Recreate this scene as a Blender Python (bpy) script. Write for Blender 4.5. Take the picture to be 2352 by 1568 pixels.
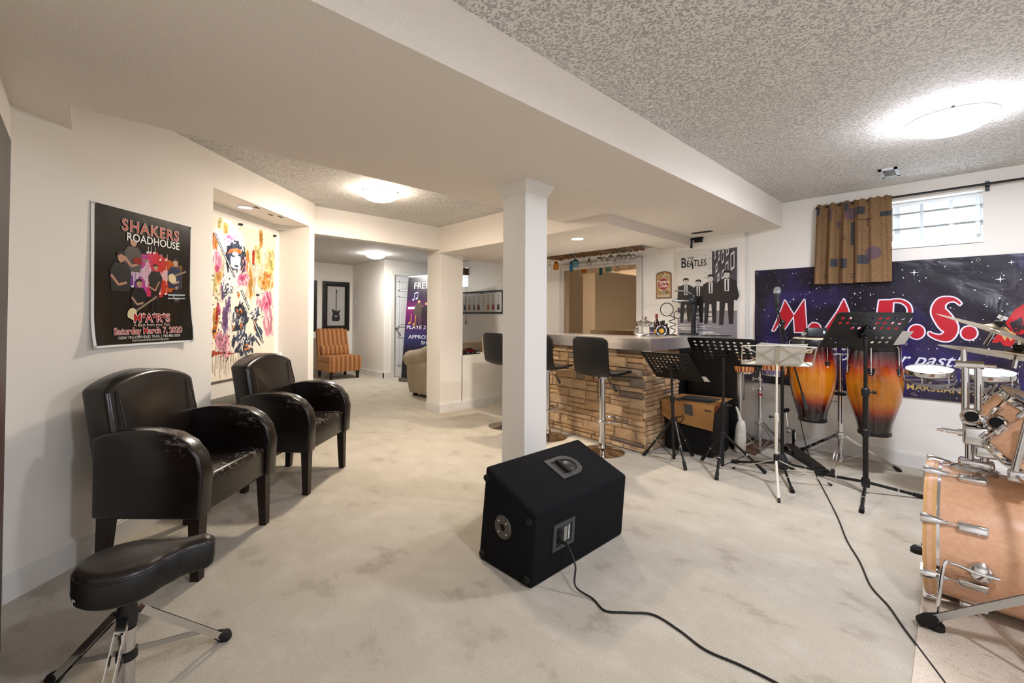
import bpy, bmesh, math, random
from mathutils import Vector, Matrix
random.seed(11)
for o in list(bpy.data.objects): bpy.data.objects.remove(o)
scene = bpy.context.scene
COL = scene.collection
R = math.radians
PI = math.pi

# ------------------------------------------------------------------ camera
F_PX, PITCH, YAW, ROLL, CY, CX, CAM_H = 1024.75, R(0.6104), R(45.98), R(0.2853), 717.66, 1176.0, 1.2
_f0 = Vector((-math.sin(YAW), math.cos(YAW), 0)); _r0 = Vector((math.cos(YAW), math.sin(YAW), 0)); _z = Vector((0, 0, 1))
FW = _f0*math.cos(PITCH) + _z*math.sin(PITCH)
_u0 = -_f0*math.sin(PITCH) + _z*math.cos(PITCH)
RT = _r0*math.cos(ROLL) + _u0*math.sin(ROLL)
UP = _u0*math.cos(ROLL) - _r0*math.sin(ROLL)
cam_d = bpy.data.cameras.new('camera'); cam = bpy.data.objects.new('camera', cam_d); COL.objects.link(cam)
cam_d.sensor_width = 36; cam_d.lens = 36*F_PX/2352; cam_d.shift_y = -(784-CY)/2352; cam_d.clip_start = 0.02
cam.matrix_world = Matrix(((RT.x, UP.x, -FW.x, 0), (RT.y, UP.y, -FW.y, 0), (RT.z, UP.z, -FW.z, CAM_H), (0, 0, 0, 1)))
scene.camera = cam
def ray(x, y): return FW + RT*((x-CX)/F_PX) + UP*((CY-y)/F_PX)
def at_z(x, y, z=0.0):
    d = ray(x, y); t = (z-CAM_H)/d.z; return Vector((d.x*t, d.y*t, z))
def at_X(x, y, X):
    d = ray(x, y); t = X/d.x; return Vector((X, d.y*t, CAM_H+d.z*t))
def at_Y(x, y, Y):
    d = ray(x, y); t = Y/d.y; return Vector((d.x*t, Y, CAM_H+d.z*t))

# ------------------------------------------------------------------ daylight, exposure
world = bpy.data.worlds.new('world'); scene.world = world; world.use_nodes = True
wn = world.node_tree.nodes; bg = wn['Background']
bg.inputs['Color'].default_value = (0.80, 0.90, 1.0, 1); bg.inputs['Strength'].default_value = 2.2   # overcast sky outside the windows
scene.view_settings.view_transform = 'Standard'; scene.view_settings.look = 'None'
scene.view_settings.gamma = 1.0; scene.view_settings.use_curve_mapping = False
scene.view_settings.exposure = 1.98
LAMP = 1.0   # common factor on the house lamps

# ------------------------------------------------------------------ colour and materials
def lin(c):
    c = c/255.0
    return c/12.92 if c <= 0.04045 else ((c+0.055)/1.055)**2.4
def rgb(h):
    if isinstance(h, str):
        h = h.lstrip('#'); h = tuple(int(h[i:i+2], 16) for i in (0, 2, 4))
    return (lin(h[0]), lin(h[1]), lin(h[2]), 1)
MATS = {}
class NT:
    def __init__(s, name):
        s.m = bpy.data.materials.new(name); s.m.use_nodes = True; s.t = s.m.node_tree; s.b = s.t.nodes['Principled BSDF']
    def n(s, typ, **kw):
        q = s.t.nodes.new(typ)
        for k, v in kw.items():
            if k.startswith('i_'): q.inputs[k[2:].replace('_', ' ')].default_value = v
            else: setattr(q, k, v)
        return q
    def l(s, a, b): s.t.links.new(a, b)
    def coord(s, kind='Object', scale=(1, 1, 1)):
        tc = s.n('ShaderNodeTexCoord'); mp = s.n('ShaderNodeMapping'); mp.inputs['Scale'].default_value = scale
        s.l(tc.outputs[kind], mp.inputs['Vector']); return mp.outputs['Vector']
    def ramp(s, fac, stops, interp='LINEAR'):
        r = s.n('ShaderNodeValToRGB'); r.color_ramp.interpolation = interp; e = r.color_ramp.elements
        while len(e) < len(stops): e.new(0.5)
        for q, (p, c) in zip(e, stops): q.position = p; q.color = c if len(c) == 4 else (*c, 1)
        s.l(fac, r.inputs['Fac']); return r.outputs['Color']
    def noise(s, vec, scale, detail=3, rough=0.55, dist=0.0):
        q = s.n('ShaderNodeTexNoise'); q.inputs['Scale'].default_value = scale; q.inputs['Detail'].default_value = detail
        q.inputs['Roughness'].default_value = rough; q.inputs['Distortion'].default_value = dist
        s.l(vec, q.inputs['Vector']); return q.outputs['Fac']
    def mix(s, fac, a, b, blend='MIX'):
        q = s.n('ShaderNodeMix', data_type='RGBA', blend_type=blend)
        for sock, v in ((q.inputs[0], fac), (q.inputs[6], a), (q.inputs[7], b)):
            if hasattr(v, 'is_linked'): s.l(v, sock)
            else: sock.default_value = v
        return q.outputs[2]
    def bump(s, h, strength, dist=0.01):
        q = s.n('ShaderNodeBump'); q.inputs['Strength'].default_value = strength; q.inputs['Distance'].default_value = dist
        s.l(h, q.inputs['Height']); s.l(q.outputs['Normal'], s.b.inputs['Normal']); return q
    def set(s, **kw):
        for k, v in kw.items(): s.b.inputs[k.replace('_', ' ')].default_value = v
def mat(name, col, rough=0.5, metal=0.0, var=0.0, vs=8.0, bump=0.0, bs=150.0, coat=0.0, spec=0.5, trans=0.0, ior=1.45, alpha=1.0, emit=None, es=1.0, bd=0.004, stretch=(1, 1, 1)):
    if name in MATS: return MATS[name]
    t = NT(name); c = rgb(col)
    t.set(Roughness=rough, Metallic=metal, Base_Color=c, IOR=ior, Alpha=alpha)
    t.b.inputs['Specular IOR Level'].default_value = spec; t.b.inputs['Coat Weight'].default_value = coat
    t.b.inputs['Transmission Weight'].default_value = trans
    if var or bump:
        v = t.coord('Object', stretch)
    if var:
        f = t.noise(v, vs, 4)
        lo = tuple(max(0, x*(1-var)) for x in c[:3]); hi = tuple(min(1, x*(1+var)) for x in c[:3])
        t.l(t.ramp(f, [(0.3, lo), (0.7, hi)]), t.b.inputs['Base Color'])
    if bump: t.bump(t.noise(v, bs, 2), bump, bd)
    if emit: t.b.inputs['Emission Color'].default_value = rgb(emit); t.b.inputs['Emission Strength'].default_value = es
    MATS[name] = t.m; return t.m

# ------------------------------------------------------------------ mesh building
class MB:
    def __init__(s): s.v = []; s.f = []
    def add(s, vs, fs, M=None):
        k = len(s.v)
        for p in vs:
            p = Vector(p); s.v.append(M @ p if M else p)
        s.f += [tuple(i+k for i in f) for f in fs]; return s
    def box(s, x0, x1, y0, y1, z0, z1, M=None):
        return s.add([(x0,y0,z0),(x1,y0,z0),(x1,y1,z0),(x0,y1,z0),(x0,y0,z1),(x1,y0,z1),(x1,y1,z1),(x0,y1,z1)],
                     [(0,3,2,1),(4,5,6,7),(0,1,5,4),(1,2,6,5),(2,3,7,6),(3,0,4,7)], M)
    def rbox(s, x0, x1, y0, y1, z0, z1, r, M=None, seg=3):
        bm = bmesh.new(); bmesh.ops.create_cube(bm, size=1)
        for v in bm.verts:
            v.co = Vector((x0 if v.co.x < 0 else x1, y0 if v.co.y < 0 else y1, z0 if v.co.z < 0 else z1))
        bmesh.ops.bevel(bm, geom=bm.edges[:], offset=r, segments=seg, profile=0.5, affect='EDGES')
        return s.bm(bm, M)
    def bm(s, bm, M=None):
        bm.verts.index_update()
        s.add([v.co.copy() for v in bm.verts], [tuple(v.index for v in f.verts) for f in bm.faces], M); bm.free(); return s
    def lathe(s, prof, n=20, M=None, cap=True, seg=None):
        vs = []; fs = []; m = len(prof)
        for i in range(n):
            a = 2*PI*i/n
            for r, z in prof: vs.append((r*math.cos(a), r*math.sin(a), z))
        for i in range(n):
            j = (i+1) % n
            for k in range(m-1): fs.append((i*m+k, j*m+k, j*m+k+1, i*m+k+1))
        if cap:
            if prof[0][0] > 1e-6: fs.append(tuple(i*m for i in range(n))[::-1])
            if prof[-1][0] > 1e-6: fs.append(tuple(i*m+m-1 for i in range(n)))
        return s.add(vs, fs, M)
    def tube(s, pts, r, n=8, closed=False, cap=True):
        pts = [Vector(p) for p in pts]; m = len(pts); rs = r if isinstance(r, (list, tuple)) else [r]*m
        vs = []; fs = []; up = None
        for i, p in enumerate(pts):
            if closed: t = pts[(i+1) % m]-pts[i-1]
            else: t = pts[min(i+1, m-1)]-pts[max(i-1, 0)]
            t = t.normalized() if t.length > 1e-9 else Vector((0, 0, 1))
            if up is None:
                up = Vector((0, 0, 1)) if abs(t.z) < 0.9 else Vector((1, 0, 0))
            a = t.cross(up)
            if a.length < 1e-6: a = t.cross(Vector((1, 0.3, 0.2)))
            a.normalize(); b = a.cross(t).normalized(); up = b
            for k in range(n):
                q = 2*PI*k/n; vs.append(p+(a*math.cos(q)+b*math.sin(q))*rs[i])
        for i in range(m if closed else m-1):
            j = (i+1) % m
            for k in range(n): fs.append((i*n+k, i*n+(k+1) % n, j*n+(k+1) % n, j*n+k))
        if cap and not closed:
            fs.append(tuple(range(n))); fs.append(tuple((m-1)*n+k for k in range(n))[::-1])
        return s.add(vs, fs)
    def cyl(s, p, q, r0, r1=None, n=14): return s.tube([p, q], [r0, r0 if r1 is None else r1], n)
    def bar(s, p, q, w, h, side=None):      # flat bar from p to q, w wide along side, h thick
        p = Vector(p); q = Vector(q); t = (q-p).normalized()
        a = Vector(side) if side else t.cross(Vector((0, 0, 1)))
        if a.length < 1e-6: a = Vector((1, 0, 0))
        a = (a - t*a.dot(t)).normalized(); b = t.cross(a)
        vs = [e+a*(w/2*i)+b*(h/2*j) for e in (p, q) for i, j in ((-1,-1),(1,-1),(1,1),(-1,1))]
        return s.add(vs, [(0,1,2,3),(7,6,5,4),(0,4,5,1),(1,5,6,2),(2,6,7,3),(3,7,4,0)])
    def prism(s, poly, h0, h1, M=None):     # polygon in xy, extruded in z
        n = len(poly)
        vs = [(x, y, h0) for x, y in poly]+[(x, y, h1) for x, y in poly]
        fs = [tuple(range(n))[::-1], tuple(range(n, 2*n))]+[(i, (i+1) % n, n+(i+1) % n, n+i) for i in range(n)]
        return s.add(vs, fs, M)
    def ball(s, c, r, n=14, m=8, sc=(1, 1, 1)):
        prof = [(math.sin(PI*k/m)*r, -math.cos(PI*k/m)*r) for k in range(m+1)]; prof[0] = (0, -r); prof[-1] = (0, r)
        return s.lathe(prof, n, Matrix.Translation(c) @ Matrix.Diagonal((*sc, 1)))
    def torus(s, c, Rm, r, n=28, k=8, M=None):
        pts = [(Rm*math.cos(2*PI*i/n), Rm*math.sin(2*PI*i/n), 0) for i in range(n)]
        q = MB(); q.tube(pts, r, k, closed=True)
        return s.add(q.v, q.f, (M or Matrix()) if c is None else Matrix.Translation(c) @ (M or Matrix()))
    def build(s, name, m, parent=None, smooth=35, loc=None, rz=None, matrix=None):
        me = bpy.data.meshes.new(name); me.from_pydata([tuple(v) for v in s.v], [], s.f)
        bm = bmesh.new(); bm.from_mesh(me)
        bmesh.ops.remove_doubles(bm, verts=bm.verts, dist=1e-6)
        bmesh.ops.recalc_face_normals(bm, faces=bm.faces); bm.to_mesh(me); bm.free()
        if smooth:
            me.polygons.foreach_set('use_smooth', [True]*len(me.polygons)); me.set_sharp_from_angle(angle=R(smooth))
        if m: me.materials.append(m)
        o = bpy.data.objects.new(name, me); COL.objects.link(o); o.parent = parent
        if loc is not None: o.location = loc
        if rz is not None: o.rotation_euler = (0, 0, rz)
        if matrix is not None: o.matrix_world = matrix
        return o
def tag(o, label, cat, group=None, kind=None):
    o['label'] = label
    if cat: o['category'] = cat
    if group: o['group'] = group
    if kind: o['kind'] = kind
    return o
def thing(name, label, cat, loc=(0, 0, 0), rz=0.0, group=None, rot=None):
    o = bpy.data.objects.new(name, None); COL.objects.link(o); o.location = loc
    o.rotation_euler = rot if rot else (0, 0, rz); o.empty_display_size = 0.1
    return tag(o, label, cat, group)
def struct(name, mb, m, label, smooth=None, parent=None):
    o = mb.build(name, m, parent, smooth)
    if parent is None: tag(o, label, None, None, 'structure')
    return o
def copy_tree(root, loc, rz, label=None):
    r = root.copy(); COL.objects.link(r); r.location = loc; r.rotation_euler = (0, 0, rz)
    if label: r['label'] = label
    for ch in list(root.children):
        c = ch.copy(); COL.objects.link(c); c.parent = r
        for g in ch.children:
            d = g.copy(); COL.objects.link(d); d.parent = c
    return r
def T(x, y, z): return Matrix.Translation((x, y, z))
def RX(a): return Matrix.Rotation(a, 4, 'X')
def RY(a): return Matrix.Rotation(a, 4, 'Y')
def RZ(a): return Matrix.Rotation(a, 4, 'Z')
def smooth_path(pts, n=8):
    P = [Vector(p) for p in pts]; out = []
    for i in range(len(P)-1):
        a, b, c, d = P[max(i-1, 0)], P[i], P[i+1], P[min(i+2, len(P)-1)]
        for k in range(n):
            t = k/n
            out.append(0.5*((2*b)+(c-a)*t+(2*a-5*b+4*c-d)*t*t+(3*b-a-3*c+d)*t**3))
    out.append(P[-1]); return out

# flat print: polygons and lettering laid on a sheet.  The sheet lies in local x (right) / z (up), front towards -y
def flat(mb, poly, y, dep=None):
    vs = [(x, y+(dep(x, z) if dep else 0), z) for x, z in poly]; mb.add(vs, [tuple(range(len(poly)))])
def text_geo(body, size, offset=0.0, shear=0.0, spacing=1.0, align='CENTER'):
    c = bpy.data.curves.new('t', 'FONT'); c.body = body; c.size = size; c.offset = offset; c.shear = shear
    c.space_character = spacing; c.align_x = align; c.resolution_u = 3
    o = bpy.data.objects.new('t', c); COL.objects.link(o)
    me = bpy.data.meshes.new_from_object(o)
    vs = [(v.co.x, v.co.y) for v in me.vertices]; fs = [tuple(p.vertices) for p in me.polygons]
    bpy.data.objects.remove(o); bpy.data.curves.remove(c); bpy.data.meshes.remove(me)
    return vs, fs
def letter(mb, body, x, z, size, y, dep=None, sx=1.0, sz=1.0, rot=0.0, **kw):
    vs, fs = text_geo(body, size, **kw); ca, sa = math.cos(rot), math.sin(rot)
    q = []
    for a, b in vs:
        a *= sx; b *= sz; X = x+a*ca-b*sa; Z = z+a*sa+b*ca
        q.append((X, y+(dep(X, Z) if dep else 0), Z))
    mb.add(q, fs)
def blob(cx, cz, rx, rz, n=14, j=0.25, rot=0.0, rnd=random):
    out = []
    for i in range(n):
        a = 2*PI*i/n; k = 1+rnd.uniform(-j, j); x = rx*k*math.cos(a); z = rz*k*math.sin(a)
        out.append((cx+x*math.cos(rot)-z*math.sin(rot), cz+x*math.sin(rot)+z*math.cos(rot)))
    return out
def stroke(mb, pts, w, y, dep=None):
    for (x0, z0), (x1, z1) in zip(pts, pts[1:]):
        dx, dz = x1-x0, z1-z0; L = math.hypot(dx, dz) or 1; nx, nz = -dz/L*w/2, dx/L*w/2
        flat(mb, [(x0+nx, z0+nz), (x0-nx, z0-nz), (x1-nx, z1-nz), (x1+nx, z1+nz)], y, dep)
def sheet(w, h, nx, nz, dep, x0=0.0, z0=0.0, th=0.0006):
    mb = MB(); vs = []; fs = []
    for i in range(nx+1):
        for k in range(nz+1):
            x = x0+w*i/nx; z = z0+h*k/nz; vs.append((x, dep(x, z) if dep else 0, z))
    m = nz+1
    for i in range(nx):
        for k in range(nz): fs.append((i*m+k, (i+1)*m+k, (i+1)*m+k+1, i*m+k+1))
    N = len(vs); vs += [(x, y+th, z) for x, y, z in vs]; fs += [tuple(q+N for q in f[::-1]) for f in fs]
    mb.add(vs, fs)
    for i in range(nx):
        mb.f.append((i*m, (i+1)*m, (i+1)*m+N, i*m+N)); mb.f.append((i*m+nz, i*m+nz+N, (i+1)*m+nz+N, (i+1)*m+nz))
    for k in range(nz):
        mb.f.append((k, k+N, k+1+N, k+1)); a = nx*m+k; mb.f.append((a, a+1, a+1+N, a+N))
    return mb
# ------------------------------------------------------------------ materials of the place
def m_wall(name, col):
    t = NT(name); c = rgb(col); t.set(Roughness=0.62); v = t.coord('Object')
    f = t.noise(v, 1.3, 3); t.l(t.ramp(f, [(0.3, tuple(x*0.965 for x in c[:3])), (0.7, c)]), t.b.inputs['Base Color'])
    t.bump(t.noise(v, 320, 2), 0.08, 0.002); t.b.inputs['Specular IOR Level'].default_value = 0.3; return t.m
WALL = m_wall('wall_paint', '#ebe7e0'); BASEP = mat('baseboard_paint', '#dcdad6', 0.4, bump=0.02)
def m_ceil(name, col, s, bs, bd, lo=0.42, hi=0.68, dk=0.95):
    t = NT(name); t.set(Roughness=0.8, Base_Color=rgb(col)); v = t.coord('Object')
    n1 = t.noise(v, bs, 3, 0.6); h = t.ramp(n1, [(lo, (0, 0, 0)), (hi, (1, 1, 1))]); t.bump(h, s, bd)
    c = rgb(col); t.l(t.ramp(n1, [(lo, tuple(x*dk for x in c[:3])), (hi, c)]), t.b.inputs['Base Color']); return t.m  # light on specks and shade in hollows put into the colour, following the bump
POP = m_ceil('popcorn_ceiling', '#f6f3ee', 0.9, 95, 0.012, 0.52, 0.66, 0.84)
SOFF = m_ceil('soffit_texture', '#ece4d9', 0.45, 110, 0.005)
def m_carpet(name, dark, mid, light, ridge=False):
    t = NT(name); t.set(Roughness=0.95); v = t.coord('Object')
    t.b.inputs['Specular IOR Level'].default_value = 0.1; t.b.inputs['Sheen Weight'].default_value = 0.15
    # footprints and brushed pile
    va = t.coord('Object', (1.0, 1.35, 1.0)); a = t.noise(va, 4.2, 5, 0.62, 0.15)
    big = t.noise(v, 0.9, 2)
    c1 = t.ramp(a, [(0.36, rgb(light)), (0.50, rgb(mid)), (0.57, rgb(mid)), (0.66, rgb(dark))])
    c2 = t.mix(t.ramp(big, [(0.35, (0, 0, 0)), (0.65, (1, 1, 1))]), c1, rgb(light), 'MIX')
    q = t.n('ShaderNodeMix', data_type='RGBA'); q.inputs[0].default_value = 0.35; t.l(c1, q.inputs[6]); t.l(c2, q.inputs[7])
    fine = t.noise(v, 300, 3, 0.7); col = t.mix(0.55, q.outputs[2], t.ramp(fine, [(0.3, (0.25, 0.23, 0.2)), (0.7, (0.9, 0.88, 0.84))]), 'OVERLAY')
    if ridge:
        w = t.noise(t.coord('Object', (14, 55, 1)), 1.6, 3, 0.6, 0.3); col = t.mix(t.ramp(w, [(0.60, (0, 0, 0)), (0.68, (0.55, 0.55, 0.55))]), col, rgb('#8d7f70'))
    t.l(col, t.b.inputs['Base Color'])
    t.bump(t.noise(v, 260, 3), 0.6, 0.006); return t.m
CARPET = m_carpet('carpet', '#968e82', '#a8a195', '#b1aba0')
RUG = m_carpet('rug_carpet', '#b3a293', '#cbbdae', '#d0c3b6', True)
def glassy(name, col=(1, 1, 1, 1), rough=0.02, ior=1.45):
    t = NT(name); t.set(Roughness=rough, Base_Color=col, IOR=ior); t.b.inputs['Transmission Weight'].default_value = 1.0; return t.m
GLASS = glassy('clear_glass', (0.97, 0.98, 0.98, 1), 0.0, 1.4)
PANE = glassy('window_pane', (1, 1, 1, 1), 0.0, 1.03)
CHROME = mat('chrome', '#d6d6d8', 0.09, 1.0); STEEL = mat('steel', '#b9b9b9', 0.3, 1.0, bump=0.03, bs=60)
BLACKM = mat('black_enamel', '#0d0d0e', 0.38); BLACKP = mat('black_plastic', '#131314', 0.5, bump=0.03, bs=400)
RUBBER = mat('black_rubber', '#0c0c0c', 0.75); WHITE = mat('white_satin', '#e6e4df', 0.45)
WHITEP = mat('white_paper', '#e9e7e2', 0.7); GREYM = mat('grey_metal', '#77787a', 0.35, 0.8)
SCREW = mat('bright_screw', '#cfcfcf', 0.25, 1.0)

# ------------------------------------------------------------------ the room
CEIL, ZB, ZS, YW, XH = 2.32, 2.081, 1.998, 4.874, -4.63
XBL, XBR, YS, XSR = -2.647, -1.281, 3.213, -2.16
AX, AY, ANG = -2.808, -0.222, R(132.834)
DX, DY = math.cos(ANG), math.sin(ANG); NX, NY = DY, -DX
def wc(s, off, z): return Vector((AX+DX*s+NX*off, AY+DY*s+NY*off, z))
MC = T(AX, AY, 0) @ RZ(ANG)      # wall frame: x along the wall, -y into the room
XR, YE, XF = 1.9, 5.6, -9.45
struct('floor', MB().box(-9.9, 2.2, -0.6, 5.9, -0.12, 0), CARPET, 'pale beige cut-pile carpet with footprints over the whole floor')
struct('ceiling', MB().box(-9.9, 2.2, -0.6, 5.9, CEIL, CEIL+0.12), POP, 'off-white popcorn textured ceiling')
b = MB().box(XBL, XBR, -0.30, YW+0.1, ZB, CEIL+0.02); b.box(-3.30, XBL+0.001, -0.30, -0.04, ZB, CEIL+0.02)
struct('trim_1', b, SOFF, 'wide drywall bulkhead beam running overhead to the window wall')
# soffit over the bar with the rack recess
RX0, RX1, RY0, RY1 = -4.02, -2.50, 4.39, 4.80
b = MB().box(-4.93, XSR, YS, RY0, ZS, CEIL+0.02); b.box(-4.93, RX0, RY0, YW+0.05, ZS, CEIL+0.02)
b.box(RX1, XSR, RY0, YW+0.05, ZS, CEIL+0.02); b.box(RX0, RX1, RY1+0.05, YW+0.05, ZS+0.03, CEIL+0.02); b.box(RX0, RX1, RY0, YW, CEIL-0.05, CEIL+0.02)
struct('trim_2', b, SOFF, 'dropped drywall soffit above the stone bar')
# left wall with the picture niche
b = MB()
for s0, s1, o0, o1, z0, z1 in ((-0.3, 1.178, -0.45, 0, 0, CEIL), (1.178, 2.468, -0.45, -0.30, 0, CEIL), (1.178, 2.468, -0.31, 0, 2.097, CEIL), (2.468, 2.57, -0.45, 0, 0, CEIL)):
    b.box(s0, s1, -o1, -o0, z0-0.02, z1+0.02, MC)
struct('wall_left', b, WALL, 'angled cream wall with a deep lit picture niche')
struct('wall_near', MB().box(-3.4, XR+0.1, AY-0.12, AY, -0.02, CEIL+0.02), WALL, 'cream wall beside the tall dark panel')
struct('wall_right', MB().box(XR, XR+0.12, -0.4, YW+0.1, -0.02, CEIL+0.02), WALL, 'plain wall behind the drum kit')
# window wall
WX0, WX1, WZ0, WZ1 = -0.82, 0.052, 1.785, 2.18
b = MB()
b.box(-4.93, WX0, YW, YW+0.25, -0.02, CEIL+0.02); b.box(WX1, XR+0.1, YW, YW+0.25, -0.02, CEIL+0.02)
b.box(WX0, WX1, YW, YW+0.25, -0.02, WZ0); b.box(WX0, WX1, YW, YW+0.25, WZ1, CEIL+0.02)
struct('wall_back', b, WALL, 'off-white basement wall with the small high window')
struct('trim_3', MB().box(-2.335, -1.612, YW-0.035, YW+0.01, 0, ZB+0.01), WALL, 'shallow boxed-out wall strip behind the black and white poster')
struct('trim_4', MB().box(-1.612, -1.588, YW-0.022, YW+0.01, 0, ZB+0.01), BASEP, 'thin white vertical trim strip at the edge of the boxed-out wall')
# middle partition: header, pier, half wall
ZH = at_X(1005, 573, XH).z
b = MB().box(XH-0.12, XH, 1.0, YS+0.03, ZH, CEIL+0.02); b.box(XH-0.30, XH, YS+0.02, 3.58, -0.02, CEIL+0.02)
b.box(XH-0.30, XH, 3.57, YE, -0.02, 0.70); b.box(XH-0.30, XH-0.01, YW+0.01, YE, 0.6, CEIL+0.02)
struct('wall_middle', b, WALL, 'cream partition with a doorless opening and a half wall pass-through')
# far room
FQX, FQY = -8.03, 4.27
b = MB().box(XF-0.12, XF, 0.9, FQY+0.05, -0.02, CEIL+0.02)
struct('wall_far', b, WALL, 'far wall behind the striped slipper chair')
b = MB().box(XF-0.1, FQX-0.12, FQY, FQY+0.12, -0.02, CEIL+0.02)
DY0, DY1, DZ = 4.49, 5.25, 2.04
b.box(FQX-0.12, FQX, FQY, DY0, -0.02, CEIL+0.02); b.box(FQX-0.12, FQX, DY1, YE+0.1, -0.02, CEIL+0.02); b.box(FQX-0.12, FQX, DY0, DY1, DZ, CEIL+0.02)
struct('wall_door', b, WALL, 'short return wall with the white panel door')
W2X0, W2X1, W2Z0, W2Z1 = -8.0, -7.07, 1.80, 2.20
b = MB(); b.box(FQX-0.1, W2X0, YE, YE+0.25, -0.02, CEIL+0.02); b.box(W2X1, XH, YE, YE+0.25, -0.02, CEIL+0.02)
b.box(W2X0, W2X1, YE, YE+0.25, -0.02, W2Z0); b.box(W2X0, W2X1, YE, YE+0.25, W2Z1, CEIL+0.02)
struct('wall_far_back', b, WALL, 'wall of the sitting room behind the half wall with the guitar print')
struct('wall_far_left', MB().box(XF-0.1, -4.57, 0.9, 1.0, -0.02, CEIL+0.02), WALL, 'side wall of the sitting room beyond the opening')
# baseboards
BH, BT = 0.112, 0.014
def bboard(name, segs, label):
    b = MB()
    for M, x0, x1 in segs:
        b.box(x0, x1, -BT, 0.002, -0.01, BH-0.012, M); b.box(x0, x1, -BT*0.6, 0.002, BH-0.012, BH, M)
    struct(name, b, BASEP, label)
bboard('baseboard_left', [(MC, -0.01, 1.178), (MC, 2.468, 2.575)], 'white baseboard along the angled poster wall')
bboard('baseboard_back', [(T(0, YW, 0), -1.588, XR)], 'white baseboard under the window wall')
bboard('baseboard_middle', [(T(XH, YS+0.02, 0) @ RZ(PI/2), -BT, YW-YS-0.02), (T(0, YS+0.02, 0), XH-0.30, XH)], 'white baseboard wrapping the pier and the half wall')
bboard('baseboard_far', [(T(0, FQY, 0), XF, FQX+BT), (T(FQX, 0, 0) @ RZ(PI/2), FQY-BT, DY0-0.07), (T(XF, 0, 0) @ RZ(PI/2), 1.0, FQY)], 'white baseboard in the sitting room corner')
# column with capital
CCX, CCY, HW = -2.092, 2.14, 0.104
c = struct('trim_5', MB().box(CCX-HW, CCX+HW, CCY-HW, CCY+HW, -0.01, ZB+0.005), WHITE, 'square white support column with a moulded capital')
b = MB()
prof = [(HW+0.001, ZB-0.075), (HW+0.004, ZB-0.075), (HW+0.008, ZB-0.062), (HW+0.02, ZB-0.045), (HW+0.024, ZB-0.03), (HW+0.033, ZB-0.02), (HW+0.036, ZB)]
vs = []; fs = []
for r_, z_ in prof: vs += [(CCX-r_, CCY-r_, z_), (CCX+r_, CCY-r_, z_), (CCX+r_, CCY+r_, z_), (CCX-r_, CCY+r_, z_)]
for k in range(len(prof)-1):
    for i in range(4): j = (i+1) % 4; fs.append((k*4+i, k*4+j, k*4+4+j, k*4+4+i))
b.add(vs, fs); b.build('capital', WHITE, c, None)
# windows
def window(name, M, w, h, label, mull):
    r = bpy.data.objects.new(name, None); COL.objects.link(r); r.matrix_world = M; tag(r, label, None, None, 'structure')
    vin = mat('white_vinyl', '#e9edf0', 0.35)
    def P(nm, mb, m): o = mb.build(nm, m, r, None); return o
    f = MB(); t = 0.035
    for x0, x1, z0, z1 in ((0, w, 0, t), (0, w, h-t, h), (0, t, t, h-t), (w-t, w, t, h-t)): f.box(x0, x1, 0.10, 0.16, z0, z1)
    P('frame', f, vin)
    for x in mull: P('mullion', MB().box(x-0.018, x+0.018, 0.105, 0.15, t, h-t), vin)
    P('pane', MB().box(t, w-t, 0.128, 0.132, t, h-t), PANE)
    P('sill', MB().box(-0.0, w, 0.0, 0.12, -0.004, 0.008), vin)
    return r
w1 = window('window_1', T(WX0, YW, WZ0), WX1-WX0, WZ1-WZ0, 'small white vinyl basement window with security bars above the banner', [WX1-WX0-0.50])
BARM = mat('window_bar', '#aeb6ba', 0.4, 0.4)
for z in (0.165, 0.29):
    MB().tube([(0.0, 0.045, z), (WX1-WX0, 0.045, z)], 0.010, 8).build('bar', BARM, w1)
for x in (0.14, 0.34, 0.53, 0.70, 0.845):
    MB().bar((x, 0.04, 0.07), (x, 0.04, 0.355), 0.024, 0.008, (1, 0, 0)).build('bar', BARM, w1, None)
w2 = window('window_2', T(W2X0, YE, W2Z0), W2X1-W2X0, W2Z1-W2Z0, 'sitting room window under the brown valance', [0.45])
for x in (0.86, 0.80): MB().box(x-0.006, x+0.006, 0.03, 0.04, 0.05, 0.36).build('bar', BARM, w2, None)
MB().box(0.5, 0.93, 0.03, 0.04, 0.2, 0.212).build('bar', BARM, w2, None)
# door in the far room
DOORM = mat('door_paint', '#d6d8da', 0.4)
dr = bpy.data.objects.new('door_1', None); COL.objects.link(dr); dr.matrix_world = T(FQX, DY0, 0) @ RZ(PI/2)
tag(dr, 'white six-panel door with a silver knob beside the leaning event banner', None, None, 'structure')
DW = DY1-DY0
MB().box(0.003, DW-0.003, 0.03, 0.065, 0.008, DZ-0.004).build('door_slab', DOORM, dr, None)
for x0, x1 in ((0.11, 0.345), (0.415, 0.65)):
    for z0, z1 in ((0.22, 0.80), (1.0, 1.62), (1.72, 1.92)):
        b = MB(); b.box(x0, x1, 0.020, 0.032, z0, z0+0.02); b.box(x0, x1, 0.020, 0.032, z1-0.02, z1); b.box(x0, x0+0.02, 0.020, 0.032, z0, z1); b.box(x1-0.02, x1, 0.020, 0.032, z0, z1)
        b.box(x0+0.045, x1-0.045, 0.022, 0.032, z0+0.045, z1-0.045); b.build('door_panel', DOORM, dr, None)
k = MB().lathe([(0.030, 0), (0.030, 0.006), (0.012, 0.01), (0.012, 0.035), (0.024, 0.042), (0.029, 0.055), (0.024, 0.068), (0.0, 0.072)], 16, T(0.07, 0.03, 0.96) @ RX(PI/2)).build('door_knob', CHROME, dr)
b = MB(); b.box(-0.075, 0.0, -0.018, 0.004, 0, DZ+0.075); b.box(DW, DW+0.075, -0.018, 0.004, 0, DZ+0.075); b.box(0, DW, -0.018, 0.004, DZ, DZ+0.075)
b.build('door_casing', BASEP, dr, None)
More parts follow.
